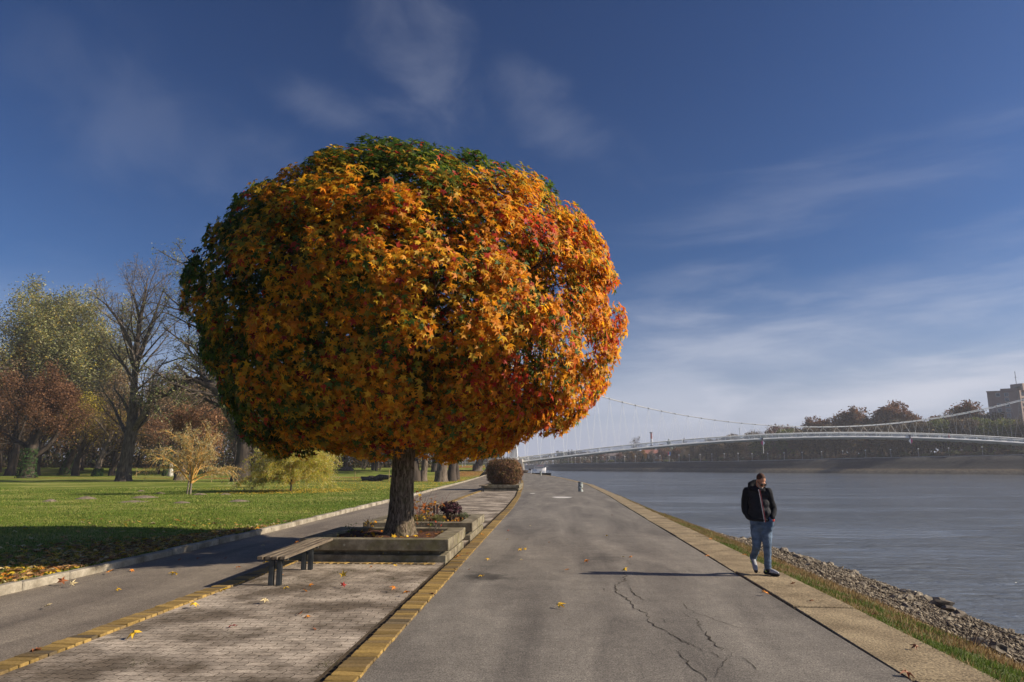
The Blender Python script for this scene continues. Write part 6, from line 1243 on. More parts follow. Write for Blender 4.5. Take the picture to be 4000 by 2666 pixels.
# lamps of the far promenade
lp = empty('street_lamp', (0, 0, 0)); mb = MB(); mb.lathe([(.13, 0), (.13, .4), (.085, .45), (.07, 3.45)], k=6); mb.build('pole', plain("lamp_grey", (.42, .43, .45), .5), lp); mb = MB(); mb.lathe([(.10, 3.45), (.30, 3.5), (.30, 3.72), (.08, 3.85)], k=8); mb.build('lamp_head', M['bw'], lp)
ORD = "first second third fourth fifth sixth seventh eighth ninth tenth eleventh twelfth thirteenth fourteenth fifteenth sixteenth seventeenth eighteenth nineteenth twentieth twenty-first twenty-second twenty-third twenty-fourth twenty-fifth twenty-sixth twenty-seventh twenty-eighth twenty-ninth thirtieth".split()
LX = [2220, 2234, 2248, 2269, 2289, 2311, 2332, 2356, 2380, 2405, 2441, 2483, 2580, 2616, 2655, 2695, 2738, 2784, 2833, 2887, 2942, 3004, 3068, 3139, 3216, 3299, 3389, 3488, 3597, 3717, 3849]
for i, px in enumerate(LX):
    q = far_at(px, 2.0); o = lp if i == 0 else copy_tree(lp); o.location = q; s = 1.0 if px > 2900 else 1.12; o.scale = (s, s, s)
    tag(o, (ORD[i] + " lamp from the left along the far promenade") if i < 20 else (ORD[len(LX) - 1 - i] + " lamp from the right along the far promenade"), "street lamp", "lamps on the far promenade")
# promenade kerb line, pale bits
mb = MB()
for a, b in zip(lin(2200, 4180, 70)[:-1], lin(2200, 4180, 70)[1:]):
    p, q = far_at(a, .3), far_at(b, .3); p.z += .15; q.z += .15; mb.tube([p, q], .14, k=4)
o = mb.build('far_kerb', plain("pale_kerb", (.42, .41, .38), .8)); o['kind'] = 'structure'
# ---- tower block
M['tb'] = surf("brown_render", [(.3, (.36, .27, .23)), (.7, (.44, .33, .28))], scale=.3, bump=0, rough=.9); M['tb2'] = surf("beige_render", [(.3, (.44, .34, .28)), (.7, (.52, .41, .34))], scale=.3, bump=0, rough=.9)
M['pane'] = plain("window_pane", (.10, .12, .14), .15, .6); M['frame_w'] = plain("window_frame", (.62, .62, .62), .6); M['roofg'] = surf("green_copper", [(.3, (.10, .16, .12)), (.7, (.20, .26, .20))], scale=2, rough=.7)
TBY = 320.0; c0 = A(3971, 1526, TBY); HT = c0.z - 6.0; tb = empty('tower_block', (c0.x, TBY, 6.0), "tall brown apartment block at the right edge of the far bank", "building")
d1 = Vector((-1, .42, 0)).normalized(); l1 = 11.3; d2 = Vector((1, .30, 0)).normalized(); l2 = 22
def TBp(u, v, z, o_=0): q = d1 * u + d2 * v; nrm = Vector((-d1.y, d1.x, 0)); return q + Vector((0, 0, z))
def face_box(mbx, dirv, nrmv, u, z, w, h, t, off_=0, o0=Vector((0, 0, 0))):
    c = o0 + dirv * (u + w / 2) + Vector((0, 0, z + h / 2)) + nrmv * (off_ + t / 2); mbx.box(c, (w, t, h), rz=math.atan2(dirv.y, dirv.x))
n1 = Vector((-.42, -1, 0)).normalized(); n2_ = Vector((.30, -1, 0)).normalized()
V = [tuple(TBp(u, v, z)) for z in (-4, HT) for (u, v) in ((0, 0), (l1, 0), (l1, l2), (0, l2))]
mesh('wall', V, [(0, 1, 5, 4), (1, 2, 6, 5), (2, 3, 7, 6), (3, 0, 4, 7), (4, 5, 6, 7)], M['tb'], tb)
mb = MB(); face_box(mb, d1, n1, -.2, HT - .35, l1 + .4, .5, .35, -.05); face_box(mb, d1, n1, -.2, HT + .15, l1 * .55, .9, .3, -.4); mb.build('parapet', M['tb'], tb)
FL = HT / 12.5
for f in range(12):
    z = HT - 1.0 - (f + 1) * FL + .8
    for u in (3.2, 6.4):
        if (f, u) in ((1, 6.4),): continue
        root_ = MB(); face_box(root_, d1, n1, u, z, 1.6, 1.7, .12, 0); fr = root_.build('window', M['frame_w'], tb); m2_ = MB(); face_box(m2_, d1, n1, u + .16, z + .16, 1.28, 1.38, .05, .12); m2_.build('pane', M['pane'], fr)
    # right face: loggias with balconies
    for v in (1.0, 6.0, 11.0, 16.0):
        m3 = MB(); face_box(m3, d2, n2_, v + .3, z - .1, 3.6, 2.0, .10, 0); w_ = m3.build('window', M['pane'], tb)
        m4 = MB(); 
        for q_ in (0, 1.2, 2.4, 3.5): face_box(m4, d2, n2_, v + .3 + q_, z - .1, .10, 2.0, .08, .10)
        m4.build('frame', M['frame_w'], w_)
        m5 = MB(); face_box(m5, d2, n2_, v, z - .9, 4.2, .16, 1.2, 0); face_box(m5, d2, n2_, v, z - .74, 4.2, .75, .10, 1.1); m5.build('balcony', M['tb2'], tb)
for v in (-.0, 5.15, 10.2, 15.2, 20.2):
    m6 = MB(); face_box(m6, d2, n2_, v + .02, -4, .75, HT + 4, 1.3, 0); m6.build('pier', M['tb2'], tb)
m7 = MB(); q = d1 * 2.5 + d2 * 7; m7.box(tuple(q + Vector((0, 0, HT + 1.6))), (6, 6, 3.2), rz=math.atan2(d2.y, d2.x), bev=.05); m7.build('roof_house', M['tb2'], tb)
m8 = MB(); q = d1 * 4.0 + d2 * 5; m8.box(tuple(q + Vector((0, 0, HT + 1.3))), (6, 5, .25), rz=math.atan2(d1.y, d1.x), tilt=(0, .30)); m8.build('green_roof', M['roofg'], tb)
for u, v, h in ((3, 5, 9), (-1, 7, 11)):
    m9 = MB(); q = d1 * u + d2 * v; m9.tube([tuple(q + Vector((0, 0, HT + 2))), tuple(q + Vector((0, 0, HT + h)))], .11, k=5); m9.tube([tuple(q + Vector((-.6, 0, HT + h * .7))), tuple(q + Vector((.6, 0, HT + h * .7)))], .08, k=4); m9.build('antenna', M['steel'], tb)
# ---- striped chimney, spires, roofs
q = A(2548, 1813, 640); s = empty('factory_chimney', (q.x, 640, 3), "tall red and white banded chimney behind the bridge deck", "chimney"); top = A(2546, 1690, 640).z - 3
def band(z0, z1, mm, nm):
    m_ = MB(); f = lambda z: 1.15 - .35 * z / top; m_.lathe([(f(z0), z0), (f(z1), z1)], k=14); m_.build(nm, mm, s)
M['chr'] = plain("chimney_red", (.34, .10, .10), .8); M['chw'] = plain("chimney_white", (.66, .66, .68), .8)
zz = [0, top * .36, top * .50, top * .60, top * .80, top]
for i in range(5): band(zz[i], zz[i + 1], [M['chw'], M['chr'], M['chw'], M['chw'], M['chr']][i] if i != 2 else M['chr'], 'band')
m_ = MB(); m_.lathe([(1.5, top - .6), (1.5, top), (.8, top + .3)], k=12); m_.lathe([(1.35, top * .58), (1.35, top * .6), (1.0, top * .605)], k=12); m_.build('gallery', M['steel'], s)
M['copper'] = plain("green_copper_roof", (.14, .20, .18), .7); M['church'] = plain("church_wall", (.50, .47, .45), .9)
for px, ty, d, w, lab, wallz in [(2612, 1713, 560, 4.2, "church tower with a small onion spire below the bridge deck", 17), (2888, 1671, 520, 2.6, "slim green spire rising above the trees left of the diamond sign", 26), (2946, 1682, 540, 2.6, "small stepped spire just right of the slim green one", 24)]:
    q = A(px, ty, d); H = q.z - 4; s = empty('church_tower', (q.x, d, 4), lab, "church tower", "spires behind the far trees"); wallz = H * .55
    m_ = MB(); m_.box((0, 0, wallz / 2), (w * 1.3, w * 1.3, wallz), bev=.1); m_.box((0, 0, wallz), (w * 1.55, w * 1.55, .5), bev=.1); wl_ = m_.build('wall', M['church'], s)
    m_ = MB(); m_.box((0, -w * .66, wallz * .82), (w * .4, .15, wallz * .14), bev=.03); m_.build('window', M['pane'], wl_)
    m_ = MB(); m_.lathe([(w * .72, wallz), (w * .75, wallz + w * .35), (w * .35, wallz + w * .8), (w * .28, wallz + w * 1.1), (w * .42, wallz + w * 1.35), (w * .2, wallz + w * 1.7), (.16, wallz + w * 2.0), (.10, H)], k=10); m_.box((0, 0, H - 1), (1.0, .2, .22)); m_.build('spire', M['copper'], s)
for px, ty, w, lab in [(2545, 1758, 15, "long red-tiled house roof below the chimney"), (2835, 1745, 9, "house gable seen between the trees left of the spire"), (2395, 1770, 12, "grey block behind the left far trees")]:
    q = A(px, ty, 470); s = empty('house', (q.x, 470, 4), lab, "house", "houses behind the far trees"); H = q.z - 4; m_ = MB(); m_.box((0, 0, H * .35), (w, 9, H * .7), bev=.05); m_.build('wall', M['church'], s)
    V = [(-w / 2 - .5, -5, H * .7), (w / 2 + .5, -5, H * .7), (w / 2 + .5, 5, H * .7), (-w / 2 - .5, 5, H * .7), (-w / 2 + 1, 0, H), (w / 2 - 1, 0, H)]; mesh('roof', V, [(0, 1, 5, 4), (1, 2, 5), (2, 3, 4, 5), (3, 0, 4), (3, 2, 1, 0)], plain("roof_tile", (.30, .12, .09) if 'red' in lab else (.16, .13, .13), .9), s)
    for j in range(3): m_ = MB(); m_.box((-w * .3 + j * w * .3, -4.55, H * .42), (1.2, .1, 1.6), bev=.03); m_.build('window', M['pane'], s)
for px, cc_, lab in [(2611, (.6, .08, .12), "red and white flag on the far promenade"), (2618, (.10, .25, .6), "blue flag on the far promenade")]:
    q = far_at(px, 4); s = empty('flag', q, lab, "flag", "flags on the far promenade"); m_ = MB(); m_.tube([(0, 0, 0), (0, 0, 6.3)], .05, k=5); m_.build('pole', M['pole'], s); m_ = MB(); m_.box((.35, 0, 5.0), (.6, .05, 2.2), bev=.02); m_.build('cloth', plain("flag_cloth", cc_, .8), s)
# ---- the white ship
q = A(2109, 1838.5, 470); s = empty('river_ship', (q.x, 470, WZ), "white passenger ship moored at the bend behind the bridge", "ship", rz=.15)
L = 8.4
def sec(x, w, zb, zt): return [(x, -w * .8, zb), (x, w * .8, zb), (x, w, zt), (x, -w, zt)]
S = [sec(-L / 2, 1.2, -.2, 1.5), sec(-L / 4, 1.7, -.2, 1.35), sec(L / 6, 1.7, -.2, 1.5), sec(L / 2 - .8, 1.0, -.1, 2.1), sec(L / 2, .1, .3, 2.5)]; V = [v for x in S for v in x]
mesh('hull', V, [(i * 4 + j, i * 4 + (j + 1) % 4, (i + 1) * 4 + (j + 1) % 4, (i + 1) * 4 + j) for i in range(4) for j in range(4)] + [(3, 2, 1, 0), (16, 17, 18, 19)], plain("ship_white", (.70, .70, .72), .5), s)
m_ = MB(); m_.box((-.6, 0, 2.25), (6.2, 2.7, 1.5), bev=.06); cb_ = m_.build('cabin', plain("ship_cabin", (.22, .21, .23), .5), s)
m_ = MB(); m_.box((-.6, -1.37, 2.3), (5.6, .04, .6)); m_.build('window', M['pane'], cb_)
m_ = MB(); m_.box((.2, 0, 3.6), (4.2, 2.3, 1.1), bev=.06); m_.box((1.2, -1.16, 3.5), (.9, .05, .6)); m_.build('upper_deck', plain("ship_upper", (.24, .15, .17), .6), s)
m_ = MB(); m_.box((0, 0, 4.22), (6.0, 2.6, .12), bev=.02); m_.build('canopy', plain("ship_canopy", (.16, .17, .20), .7), s)
m_ = MB(); m_.tube([(.4, 0, 4.2), (1.4, 0, 6.0)], .07, k=5); m_.tube([(2.6, 0, 4.2), (2.6, 0, 5.3)], .06, k=5); m_.build('mast', M['bw'], s)
m_ = MB(); m_.tube([(3.6, -.9, 2.2), (4.3, -.8, 3.0), (5.5, 0, 3.0)], .05, k=4); m_.tube([(-3.9, -1.3, 1.5), (-3.9, -1.3, 2.4), (-3.4, -1.3, 2.4)], .05, k=4); m_.build('rail', M['bw'], s)
# ================================================================= PEOPLE
def sph(mb, c, r, k=12, sc_=(1, 1, 1), M_=None):
    c = Vector(c); V = []; n = 7
    for i in range(n + 1):
        ph = math.pi * i / n
        for j in range(k):
            a = 2 * math.pi * j / k; q = Vector((math.sin(ph) * math.cos(a) * sc_[0], math.sin(ph) * math.sin(a) * sc_[1], math.cos(ph) * sc_[2])) * r
            if M_ is not None: q = M_ @ q
            V.append(c + q)
    bm = bmesh.new(); vs = [bm.verts.new(v) for v in V]
    for i in range(n):
        for j in range(k):
            try: bm.faces.new([vs[i * k + j], vs[(i + 1) * k + j], vs[(i + 1) * k + (j + 1) % k], vs[i * k + (j + 1) % k]])
            except ValueError: pass
    bmesh.ops.remove_doubles(bm, verts=bm.verts[:], dist=1e-6); bm.verts.index_update()
    mb.add([v.co[:] for v in bm.verts], [[v.index for v in f.verts] for f in bm.faces]); bm.free()
def cap(mb, p0, p1, r0, r1, k=12):
    p0, p1 = Vector(p0), Vector(p1); sph(mb, p0, r0, k); sph(mb, p1, r1, k); mb.tube([p0, p1], [r0, r1], k=k)
def chain(mb, pts, rad, k=12):
    for i in range(len(pts) - 1): cap(mb, pts[i], pts[i + 1], rad[i], rad[i + 1], k)
def fuse(mb, name, mat, parent, vox=.012, sm=6, disp=0, dscale=.1, thick=None):
    o = mb.build(name, mat, parent); m = o.modifiers.new('r', 'REMESH'); m.mode = 'VOXEL'; m.voxel_size = vox; m.use_smooth_shade = True
    s = o.modifiers.new('s', 'SMOOTH'); s.iterations = sm; s.factor = .5
    if disp:
        t = bpy.data.textures.new(name + '_fold', 'CLOUDS'); t.noise_scale = dscale; t.noise_depth = 2; d = o.modifiers.new('d', 'DISPLACE'); d.texture = t; d.strength = disp; d.mid_level = .5; d.texture_coords = 'LOCAL'
    return o
M['skin'] = surf("skin", [(.3, (.42, .20, .12)), (.7, (.52, .27, .17))], scale=12, bump=.1, rough=.5, coord='Object')
M['jacket'] = surf("navy_jacket", [(.3, (.008, .010, .016)), (.7, (.018, .021, .030))], scale=12, bump=.35, bscale=24, rough=.72, spec=.25, coord='Object', bdist=.02, stretch=(1, 1, 2.2)); M['sleeve'] = surf("knit_sleeve", [(.3, (.008, .009, .012)), (.7, (.016, .018, .023))], scale=10, bump=.3, bscale=30, rough=.85, spec=.2, coord='Object')
M['jeans'] = surf("washed_jeans", [(.34, (.045, .075, .125)), (.66, (.16, .225, .32))], scale=5, bump=.5, bscale=16, rough=.85, spec=.2, coord='Object', bdist=.02, stretch=(1, 1, 1.8))
M['hair'] = surf("short_hair", [(.3, (.045, .022, .014)), (.7, (.11, .055, .035))], scale=60, bump=.5, rough=.8, coord='Object'); M['beard'] = surf("grey_beard", [(.3, (.22, .17, .14)), (.7, (.55, .50, .45))], scale=60, bump=.5, rough=.8, coord='Object')
M['shoe'] = plain("shoe_grey", (.32, .33, .36), .6); M['shoe_dark'] = plain("shoe_sole", (.02, .02, .022), .7); M['lime'] = plain("lime_stripe", (.50, .75, .04), .5); M['lens'] = plain("dark_lens", (.008, .008, .01), .12, .8); M['zipw'] = plain("zip_white", (.75, .73, .68), .6); M['zipr'] = plain("zip_red", (.20, .015, .03), .6); M['watch'] = plain("watch_red", (.65, .05, .03), .4); M['sock'] = plain("black_sock", (.015, .015, .018), .9)
mg = G(2985, 2250)
man = empty('person', (mg[0], mg[1], .012), "man in a dark jacket, jeans and sunglasses walking on the slabs, hands in pockets", "person", rz=-R(16.8))
man.scale = (.93, .97, 1)
def mp_(px, py, y=0.0): return Vector(((px - 2985) / 250.0, y, (2250 - py) / 240.0))
HL, HR = mp_(2965, 2052, .04), mp_(3008, 2052, -.03)     # hips; local -y looks at the camera
KL, KR = mp_(2962, 2138, -.02), mp_(3006, 2146, -.05); AL, AR = mp_(2943, 2196, .16), mp_(3003, 2222, -.03)
SL, SR = mp_(2940, 1928, .05), mp_(3024, 1928, -.02); EL_, ER = mp_(2921, 1995, .10), mp_(3043, 1992, .05); WL, WR = mp_(2948, 2034, -.04), mp_(3033, 2030, -.09)
NB, PEL, CH = mp_(2984, 1922, .03), mp_(2986, 2045, .01), mp_(2983, 1955, .02)
HD = mp_(2997, 1884, -.055); turn = R(34); tilt_ = R(38)
# head frame: face looks along local -Y of the head, turned to the right of the picture and bowed
HM = Matrix.Rotation(turn, 3, 'Z') @ Matrix.Rotation(tilt_, 3, 'X')
def hp(x, y, z): return HD + HM @ Vector((x, y, z))
b = MB()
sph(b, hp(0, .012, .030), 1, 18, (.074, .092, .088), HM); sph(b, hp(0, -.020, -.030), 1, 16, (.058, .066, .078), HM)      # skull, face
sph(b, hp(0, -.055, -.088), 1, 12, (.034, .028, .026), HM); sph(b, hp(0, -.030, -.066), 1, 12, (.052, .05, .035), HM)       # chin, jaw
sph(b, hp(0, -.082, .018), 1, 12, (.050, .014, .012), HM)                                                                 # brow
cap(b, hp(0, -.088, .008), hp(0, -.108, -.028), .009, .014, 8); sph(b, hp(.012, -.094, -.030), .009, 8); sph(b, hp(-.012, -.094, -.030), .009, 8)   # nose
sph(b, hp(0, -.084, -.056), 1, 10, (.024, .010, .006), HM); sph(b, hp(0, -.082, -.066), 1, 10, (.020, .010, .006), HM)      # lips
for s in (-1, 1):
    sph(b, hp(s * .045, -.066, -.018), 1, 10, (.020, .018, .018), HM); sph(b, hp(s * .030, -.078, .002), .011, 8); sph(b, hp(s * .076, .004, -.008), 1, 10, (.009, .020, .032), HM)
cap(b, hp(0, .02, -.05), NB + Vector((0, .0, -.02)), .055, .062); chain(b, [NB, CH, PEL], [.075, .12, .12])
cap(b, CH + Vector((-.10, .03, .06)), CH + Vector((.10, -.02, .06)), .07, .07)
for S_, E__, W_, sx in ((SL, EL_, WL, -1), (SR, ER, WR, 1)):
    chain(b, [S_, E__, W_], [.052, .042, .028]); pd = (Vector((W_.x - sx * .045, W_.y - .01, W_.z - .10)) - W_).normalized()
    pc = W_ + pd * .05; cap(b, W_ + pd * .015, pc + pd * .03, .026, .034); side_ = pd.cross(Vector((0, -1, 0))).normalized()
    for i, (o_, ln) in enumerate(((-.027, .060), (-.009, .070), (.009, .066), (.026, .052))):
        k0 = pc + side_ * o_ + pd * .045; k1 = k0 + pd * ln * .5 + Vector((0, -.006, 0)); k2 = k1 + pd * ln * .5 + Vector((0, .012, 0)); chain(b, [k0, k1, k2], [.0095, .0085, .0075], 8)
    th = pc - side_ * .030 * sx + pd * (-.01); chain(b, [th, th - side_ * .022 * sx + pd * .03, th - side_ * .024 * sx + pd * .055], [.012, .0105, .009], 8)
for H_, K_, A_ in ((HL, KL, AL), (HR, KR, AR)): chain(b, [H_, K_, A_], [.075, .052, .036])
for A_, T_ in ((AL, mp_(2953, 2232, -.02)), (AR, mp_(3036, 2242, -.12))): cap(b, A_ + Vector((0, .01, -.02)), A_.lerp(T_, .45) + Vector((0, 0, .0)), .026, .016)
fuse(b, 'body', M['skin'], man, .0075, 3)
# hair: close cropped cap over the skull
h = MB(); sph(h, hp(0, .020, .038), 1, 18, (.0765, .092, .088), HM); ho = fuse(h, 'hair', M['hair'], man, .008, 2)
bd = MB(); sph(bd, hp(0, -.050, -.088), 1, 14, (.044, .040, .031), HM); sph(bd, hp(0, -.086, -.046), 1, 12, (.022, .008, .006), HM)
for s in (-1, 1): cap(bd, hp(s * .034, -.045, -.080), hp(s * .062, -.012, -.045), .020, .011, 10)
fuse(bd, 'beard', M['beard'], man, .007, 2)
g_ = MB()
for s in (-1, 1): g_.tube([hp(s * .072, .01, .008), hp(s * .078, -.045, .006), hp(s * .066, -.088, .004)], .0042, k=6)
g_.tube([hp(-.066, -.090, .010), hp(-.03, -.106, .014), hp(0, -.108, .008), hp(.03, -.106, .014), hp(.066, -.090, .010)], .0042, k=6); gl = g_.build('sunglasses', M['shoe_dark'], man)
for s in (-1, 1):
    l_ = MB(); sph(l_, hp(s * .034, -.098, -.006), 1, 12, (.030, .008, .020), HM); l_.build('lens', M['lens'], gl, smooth=True)
# jacket: body, sleeves, hood
j = MB(); chain(j, [mp_(2978, 1930, .03), mp_(2980, 1965, .02), mp_(2984, 2005, .0), mp_(2986, 2032, .01)], [.125, .150, .160, .148], 18)
cap(j, mp_(2951, 1934, .05), mp_(3013, 1934, -.02), .095, .088, 16); cap(j, mp_(2965, 1972, .01), mp_(3002, 1975, -.02), .118, .112, 16); cap(j, mp_(2965, 2008, .0), mp_(3003, 2008, -.02), .128, .122, 16); cap(j, mp_(2968, 2026, .0), mp_(3004, 2026, -.02), .118, .112, 16)
jk = fuse(j, 'jacket', M['jacket'], man, .012, 16, .020, .06)
for nm_, pts, rd in (('sleeve', [SL + Vector((-.02, 0, 0)), mp_(2925, 1965, .09), mp_(2922, 2000, .10), mp_(2935, 2025, .03), WL + Vector((-.012, 0, .01))], [.082, .080, .074, .060, .048]), ('sleeve', [SR + Vector((.0, 0, 0)), mp_(3032, 1962, .02), ER, mp_(3040, 2014, -.02), WR + Vector((.01, 0, .012))], [.076, .068, .062, .050, .042])):
    s_ = MB(); chain(s_, pts, rd, 14); sl = fuse(s_, nm_, M['sleeve'], man, .012, 5, .018, .05)
hd = MB(); chain(hd, [mp_(2950, 1918, .02), mp_(2953, 1901, .09), mp_(2972, 1893, .13), mp_(3000, 1902, .10), mp_(3012, 1918, .0)], [.052, .060, .062, .052, .036], 12); chain(hd, [mp_(2952, 1918, .0), mp_(2970, 1922, -.10), mp_(2985, 1926, -.12), mp_(3006, 1922, -.09)], [.045, .036, .030, .034], 10)
fuse(hd, 'hood', M['sleeve'], jk, .012, 5, .012, .05)
# hem
hm_ = MB(); el = [Vector((.004 + .158 * math.cos(a) * 1.08, -.012 + .145 * math.sin(a), mp_(0, 2036).z)) for a in lin(0, 2 * math.pi, 25)]; hm_.tube(el, .026, k=8, cap=False); fuse(hm_, 'hem', M['sleeve'], jk, .010, 2)
zp = [(2984.5, 1917), (2987, 1930), (2990, 1950), (2993, 1975), (2996, 2000), (2999, 2022), (3001, 2044)]
zy = [-.140, -.142, -.148, -.158, -.166, -.164, -.158]
for nm_, dx, mm, w in (('zip_trim', 0, M['zipw'], .0062), ('zip_edge', .017, M['zipr'], .007)):
    z_ = MB(); z_.tube([mp_(px, py, y - .006) + Vector((dx, dx * .25, 0)) for (px, py), y in zip(zp, zy)], w, k=6); z_.build(nm_, mm, jk)
# jeans
t_ = MB(); chain(t_, [mp_(2984, 2040, .01), mp_(2986, 2056, .01)], [.138, .140], 16)
cap(t_, HL + Vector((.008, 0, .0)), HR + Vector((-.004, 0, 0)), .108, .106, 14)
chain(t_, [HL, HL.lerp(KL, .45), KL, KL.lerp(AL, .5), AL + Vector((0, 0, .03))], [.108, .098, .072, .062, .058], 14); chain(t_, [HR, HR.lerp(KR, .45), KR, KR.lerp(AR, .5), AR + Vector((0, 0, .035))], [.106, .094, .070, .062, .060], 14)
for W_, sx in ((WL, -1), (WR, 1)):
    cap(t_, W_ + Vector((-sx * .012, .0, -.050)), W_ + Vector((-sx * .03, .0, -.12)), .050, .052); cap(t_, W_ + Vector((-sx * .035, .03, -.02)), W_ + Vector((-sx * .05, .0, -.16)), .06, .06)
je = fuse(t_, 'jeans', M['jeans'], man, .011, 4, .020, .06)
for A_ in (AL, AR): c_ = MB(); cap(c_, A_ + Vector((0, 0, .022)), A_ + Vector((0, 0, .045)), .061, .062); fuse(c_, 'cuff', M['jeans'], je, .010, 1, .006, .03)
c_ = MB(); cap(c_, AL + Vector((0, 0, .02)), AL + Vector((0, -.01, -.03)), .042, .04); cap(c_, AR + Vector((0, 0, .02)), AR + Vector((0, -.01, -.03)), .042, .04)
fuse(c_, 'socks', M['sock'], man, .010, 1)
# shoes
def shoe(heel, toe, up, mirror):
    h_, t2 = Vector(heel), Vector(toe); d = (t2 - h_); L_ = d.length; d.normalize(); u_ = Vector(up); u_ = (u_ - d * u_.dot(d)).normalized(); w_ = d.cross(u_)
    s_ = MB(); P_ = lambda a, c, z: h_ + d * a * L_ + w_ * c + u_ * z
    chain(s_, [P_(.02, 0, .045), P_(.30, 0, .052), P_(.62, 0, .042), P_(.90, mirror * .006, .030)], [.040, .044, .043, .032], 12); cap(s_, P_(.10, 0, .05), P_(.16, 0, .085), .040, .040)
    so_ = fuse(s_, 'shoe', M['shoe'], man, .009, 4)
    l_ = MB(); chain(l_, [P_(.0, 0, .016), P_(.35, 0, .014), P_(.66, 0, .014), P_(.93, mirror * .006, .016)], [.040, .036, .042, .033], 12); so2 = fuse(l_, 'sole', M['shoe_dark'], so_, .009, 2)
    for i in range(4): m_ = MB(); a = .34 + i * .09; m_.tube([P_(a, -.022, .083 - i * .006), P_(a, .022, .083 - i * .006)], .0045, k=5); m_.build('lace', M['zipw'], so_)
    m_ = MB(); sd_x = 1 if (w_.dot(Vector((0, -1, 0))) > 0) else -1
    m_.tube([P_(.05, sd_x * .040, .050), P_(.16, sd_x * .046, .036), P_(.40, sd_x * .047, .062)], [.003, .011, .003], k=6); m_.build('stripe', M['lime'], so_)
shoe(AL + Vector((-.01, .055, -.055)), mp_(2955, 2240, -.10) + Vector((.0, 0, .0)), (.15, -.9, .6), 1)
shoe(mp_(2992, 2246, .03) + Vector((0, 0, .012)), mp_(3046, 2248, -.12) + Vector((0, 0, .008)), (0, 0, 1), -1)
w_ = MB(); w_.tube([WR + Vector((.038 * math.cos(a), .032 * math.sin(a), -.036 + .012 * math.cos(a))) for a in lin(0, 2 * math.pi, 17)], .011, k=6, cap=False); w_.box(WR + Vector((.02, -.034, -.036)), (.034, .014, .030), bev=.004); w_.build('watch', M['watch'], man)
# ---- small walkers on the bridge
def walker(px, label, top, legs, topm, stride=.28, lean=0, yy=BY - .8, sc_=1.0, hairm=None, face=1):
    x = A(px, 1760, yy).x; z = deck_z(x) - 1.16; r = empty('person', (x, yy, z), label, "person"); r.scale = (sc_,) * 3
    P_ = lambda a, b, c: Vector((a * face, b, c)); b_ = MB(); hips = P_(0, 0, .90); nk = P_(lean * .5, 0, 1.42); hd_ = P_(lean * .62, 0, 1.60)
    sph(b_, hd_, 1, 12, (.09, .08, .115)); cap(b_, nk, hd_, .055, .05); cap(b_, hips, nk, .10, .11); f1, f2 = P_(stride, -.06, .06), P_(-stride, .06, .10); k1, k2 = P_(stride * .6 + .04, -.06, .48), P_(-stride * .35, .06, .48)
    chain(b_, [hips, k1, f1, f1 + P_(.12, 0, -.03)], [.07, .05, .04, .03]); chain(b_, [hips, k2, f2, f2 + P_(.10, 0, -.04)], [.07, .05, .04, .03])
    e1, e2 = P_(lean * .4 - .12, -.19, 1.14), P_(lean * .4 + .10, .19, 1.14); h1, h2 = P_(.04, -.20, .90), P_(.26, .18, .95); chain(b_, [nk + P_(0, -.16, -.06), e1, h1], [.05, .04, .035]); chain(b_, [nk + P_(0, .16, -.06), e2, h2], [.05, .04, .035]); fuse(b_, 'body', M['skin'], r, .022, 2)
    j_ = MB(); chain(j_, [nk + P_(0, 0, -.05), P_(lean * .25, 0, 1.15), hips + P_(0, 0, .02)], [.15, .155, .15]); cap(j_, nk + P_(0, -.14, -.07), nk + P_(0, .14, -.07), .085, .085)
    for a, e, hh in ((-.16, e1, h1), (.16, e2, h2)): chain(j_, [nk + P_(0, a, -.06), e, e.lerp(hh, .8)], [.075, .062, .052])
    fuse(j_, 'jacket', topm, r, .022, 2); t2_ = MB(); chain(t2_, [hips, k1, f1.lerp(k1, .12)], [.12, .08, .062]); chain(t2_, [hips, k2, f2.lerp(k2, .12)], [.12, .08, .062]); fuse(t2_, 'trousers', legs, r, .022, 2)
    h_ = MB(); sph(h_, hd_ + P_(-.015, 0, .03), 1, 12, (.098, .09, .11)); fuse(h_, 'hair', hairm or M['hair'], r, .022, 1); return r
MD = plain("dark_cloth", (.018, .018, .022), .9); MJ = plain("dark_trousers", (.04, .045, .06), .9); MR = plain("red_coat", (.45, .04, .05), .8)
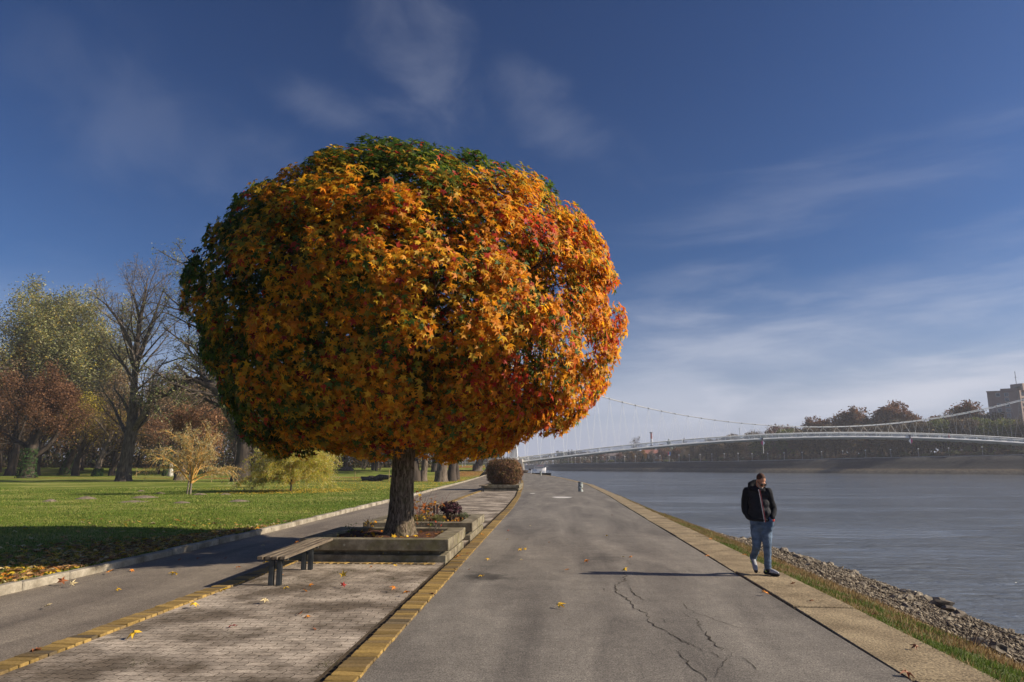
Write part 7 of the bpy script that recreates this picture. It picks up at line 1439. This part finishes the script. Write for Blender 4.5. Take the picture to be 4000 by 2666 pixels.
walker(2221, "left one of two people in dark clothes walking up the left part of the bridge", 0, MJ, MD, .12, .10)
walker(2234, "right one of two people in dark clothes walking up the bridge, in full stride", 0, MJ, MD, .30, .02, face=-1)
wd = walker(2672, "person in dark clothes leaning forward beside a dog on the bridge", 0, MJ, MD, .16, .34)
walker(3284, "lone dark figure standing near the middle of the bridge", 0, MD, MD, .06, .0)
walker(3713, "person in a red coat behind the railing on the right part of the bridge", 0, MR, MR, .1, .0, sc_=.95)
dx_ = A(2678, 1760, BY - .8).x; d_ = empty('dog', (dx_, BY - 1.0, deck_z(dx_) - 1.16), "grey dog walking beside the leaning person on the bridge", "dog")
b_ = MB(); chain(b_, [(-.28, 0, .48), (0, 0, .47), (.24, 0, .50)], [.10, .11, .13]); chain(b_, [(.28, 0, .55), (.42, 0, .70)], [.08, .065]); cap(b_, (.44, 0, .72), (.58, 0, .67), .065, .035); chain(b_, [(-.36, 0, .52), (-.50, 0, .62), (-.54, 0, .74)], [.035, .025, .015])
for x_, k_s in ((.22, .02), (-.28, -.06)):
    for sy in (-.07, .07): chain(b_, [(x_, sy, .42), (x_ + k_s + sy, sy, .24), (x_ - k_s + sy, sy, .04), (x_ - k_s + sy + .05, sy, .02)], [.06, .035, .025, .028])
for sy in (-.04, .04): cap(b_, (.42, sy, .76), (.38, sy * 1.8, .70), .022, .018)
fuse(b_, 'body', plain("grey_fur", (.16, .15, .13), .9), d_, .02, 2)
# ================================================================= THE AIR
m = bpy.data.materials.new("haze"); m.use_nodes = True; n_ = m.node_tree.nodes; n_.remove(n_["Principled BSDF"]); v_ = n_.new("ShaderNodeVolumePrincipled")
v_.inputs["Color"].default_value = (.86, .90, 1.0, 1); v_.inputs["Density"].default_value = 0.00030; v_.inputs["Anisotropy"].default_value = .1
m.node_tree.links.new(v_.outputs[0], n_["Material Output"].inputs["Volume"])
mb = MB(); mb.box((150, 500, 23.5), (1500, 1180, 57)); hz_ = mb.build('haze', m); hz_['kind'] = 'stuff'; tag(hz_, "pale autumn mist over the river and the park", "haze")
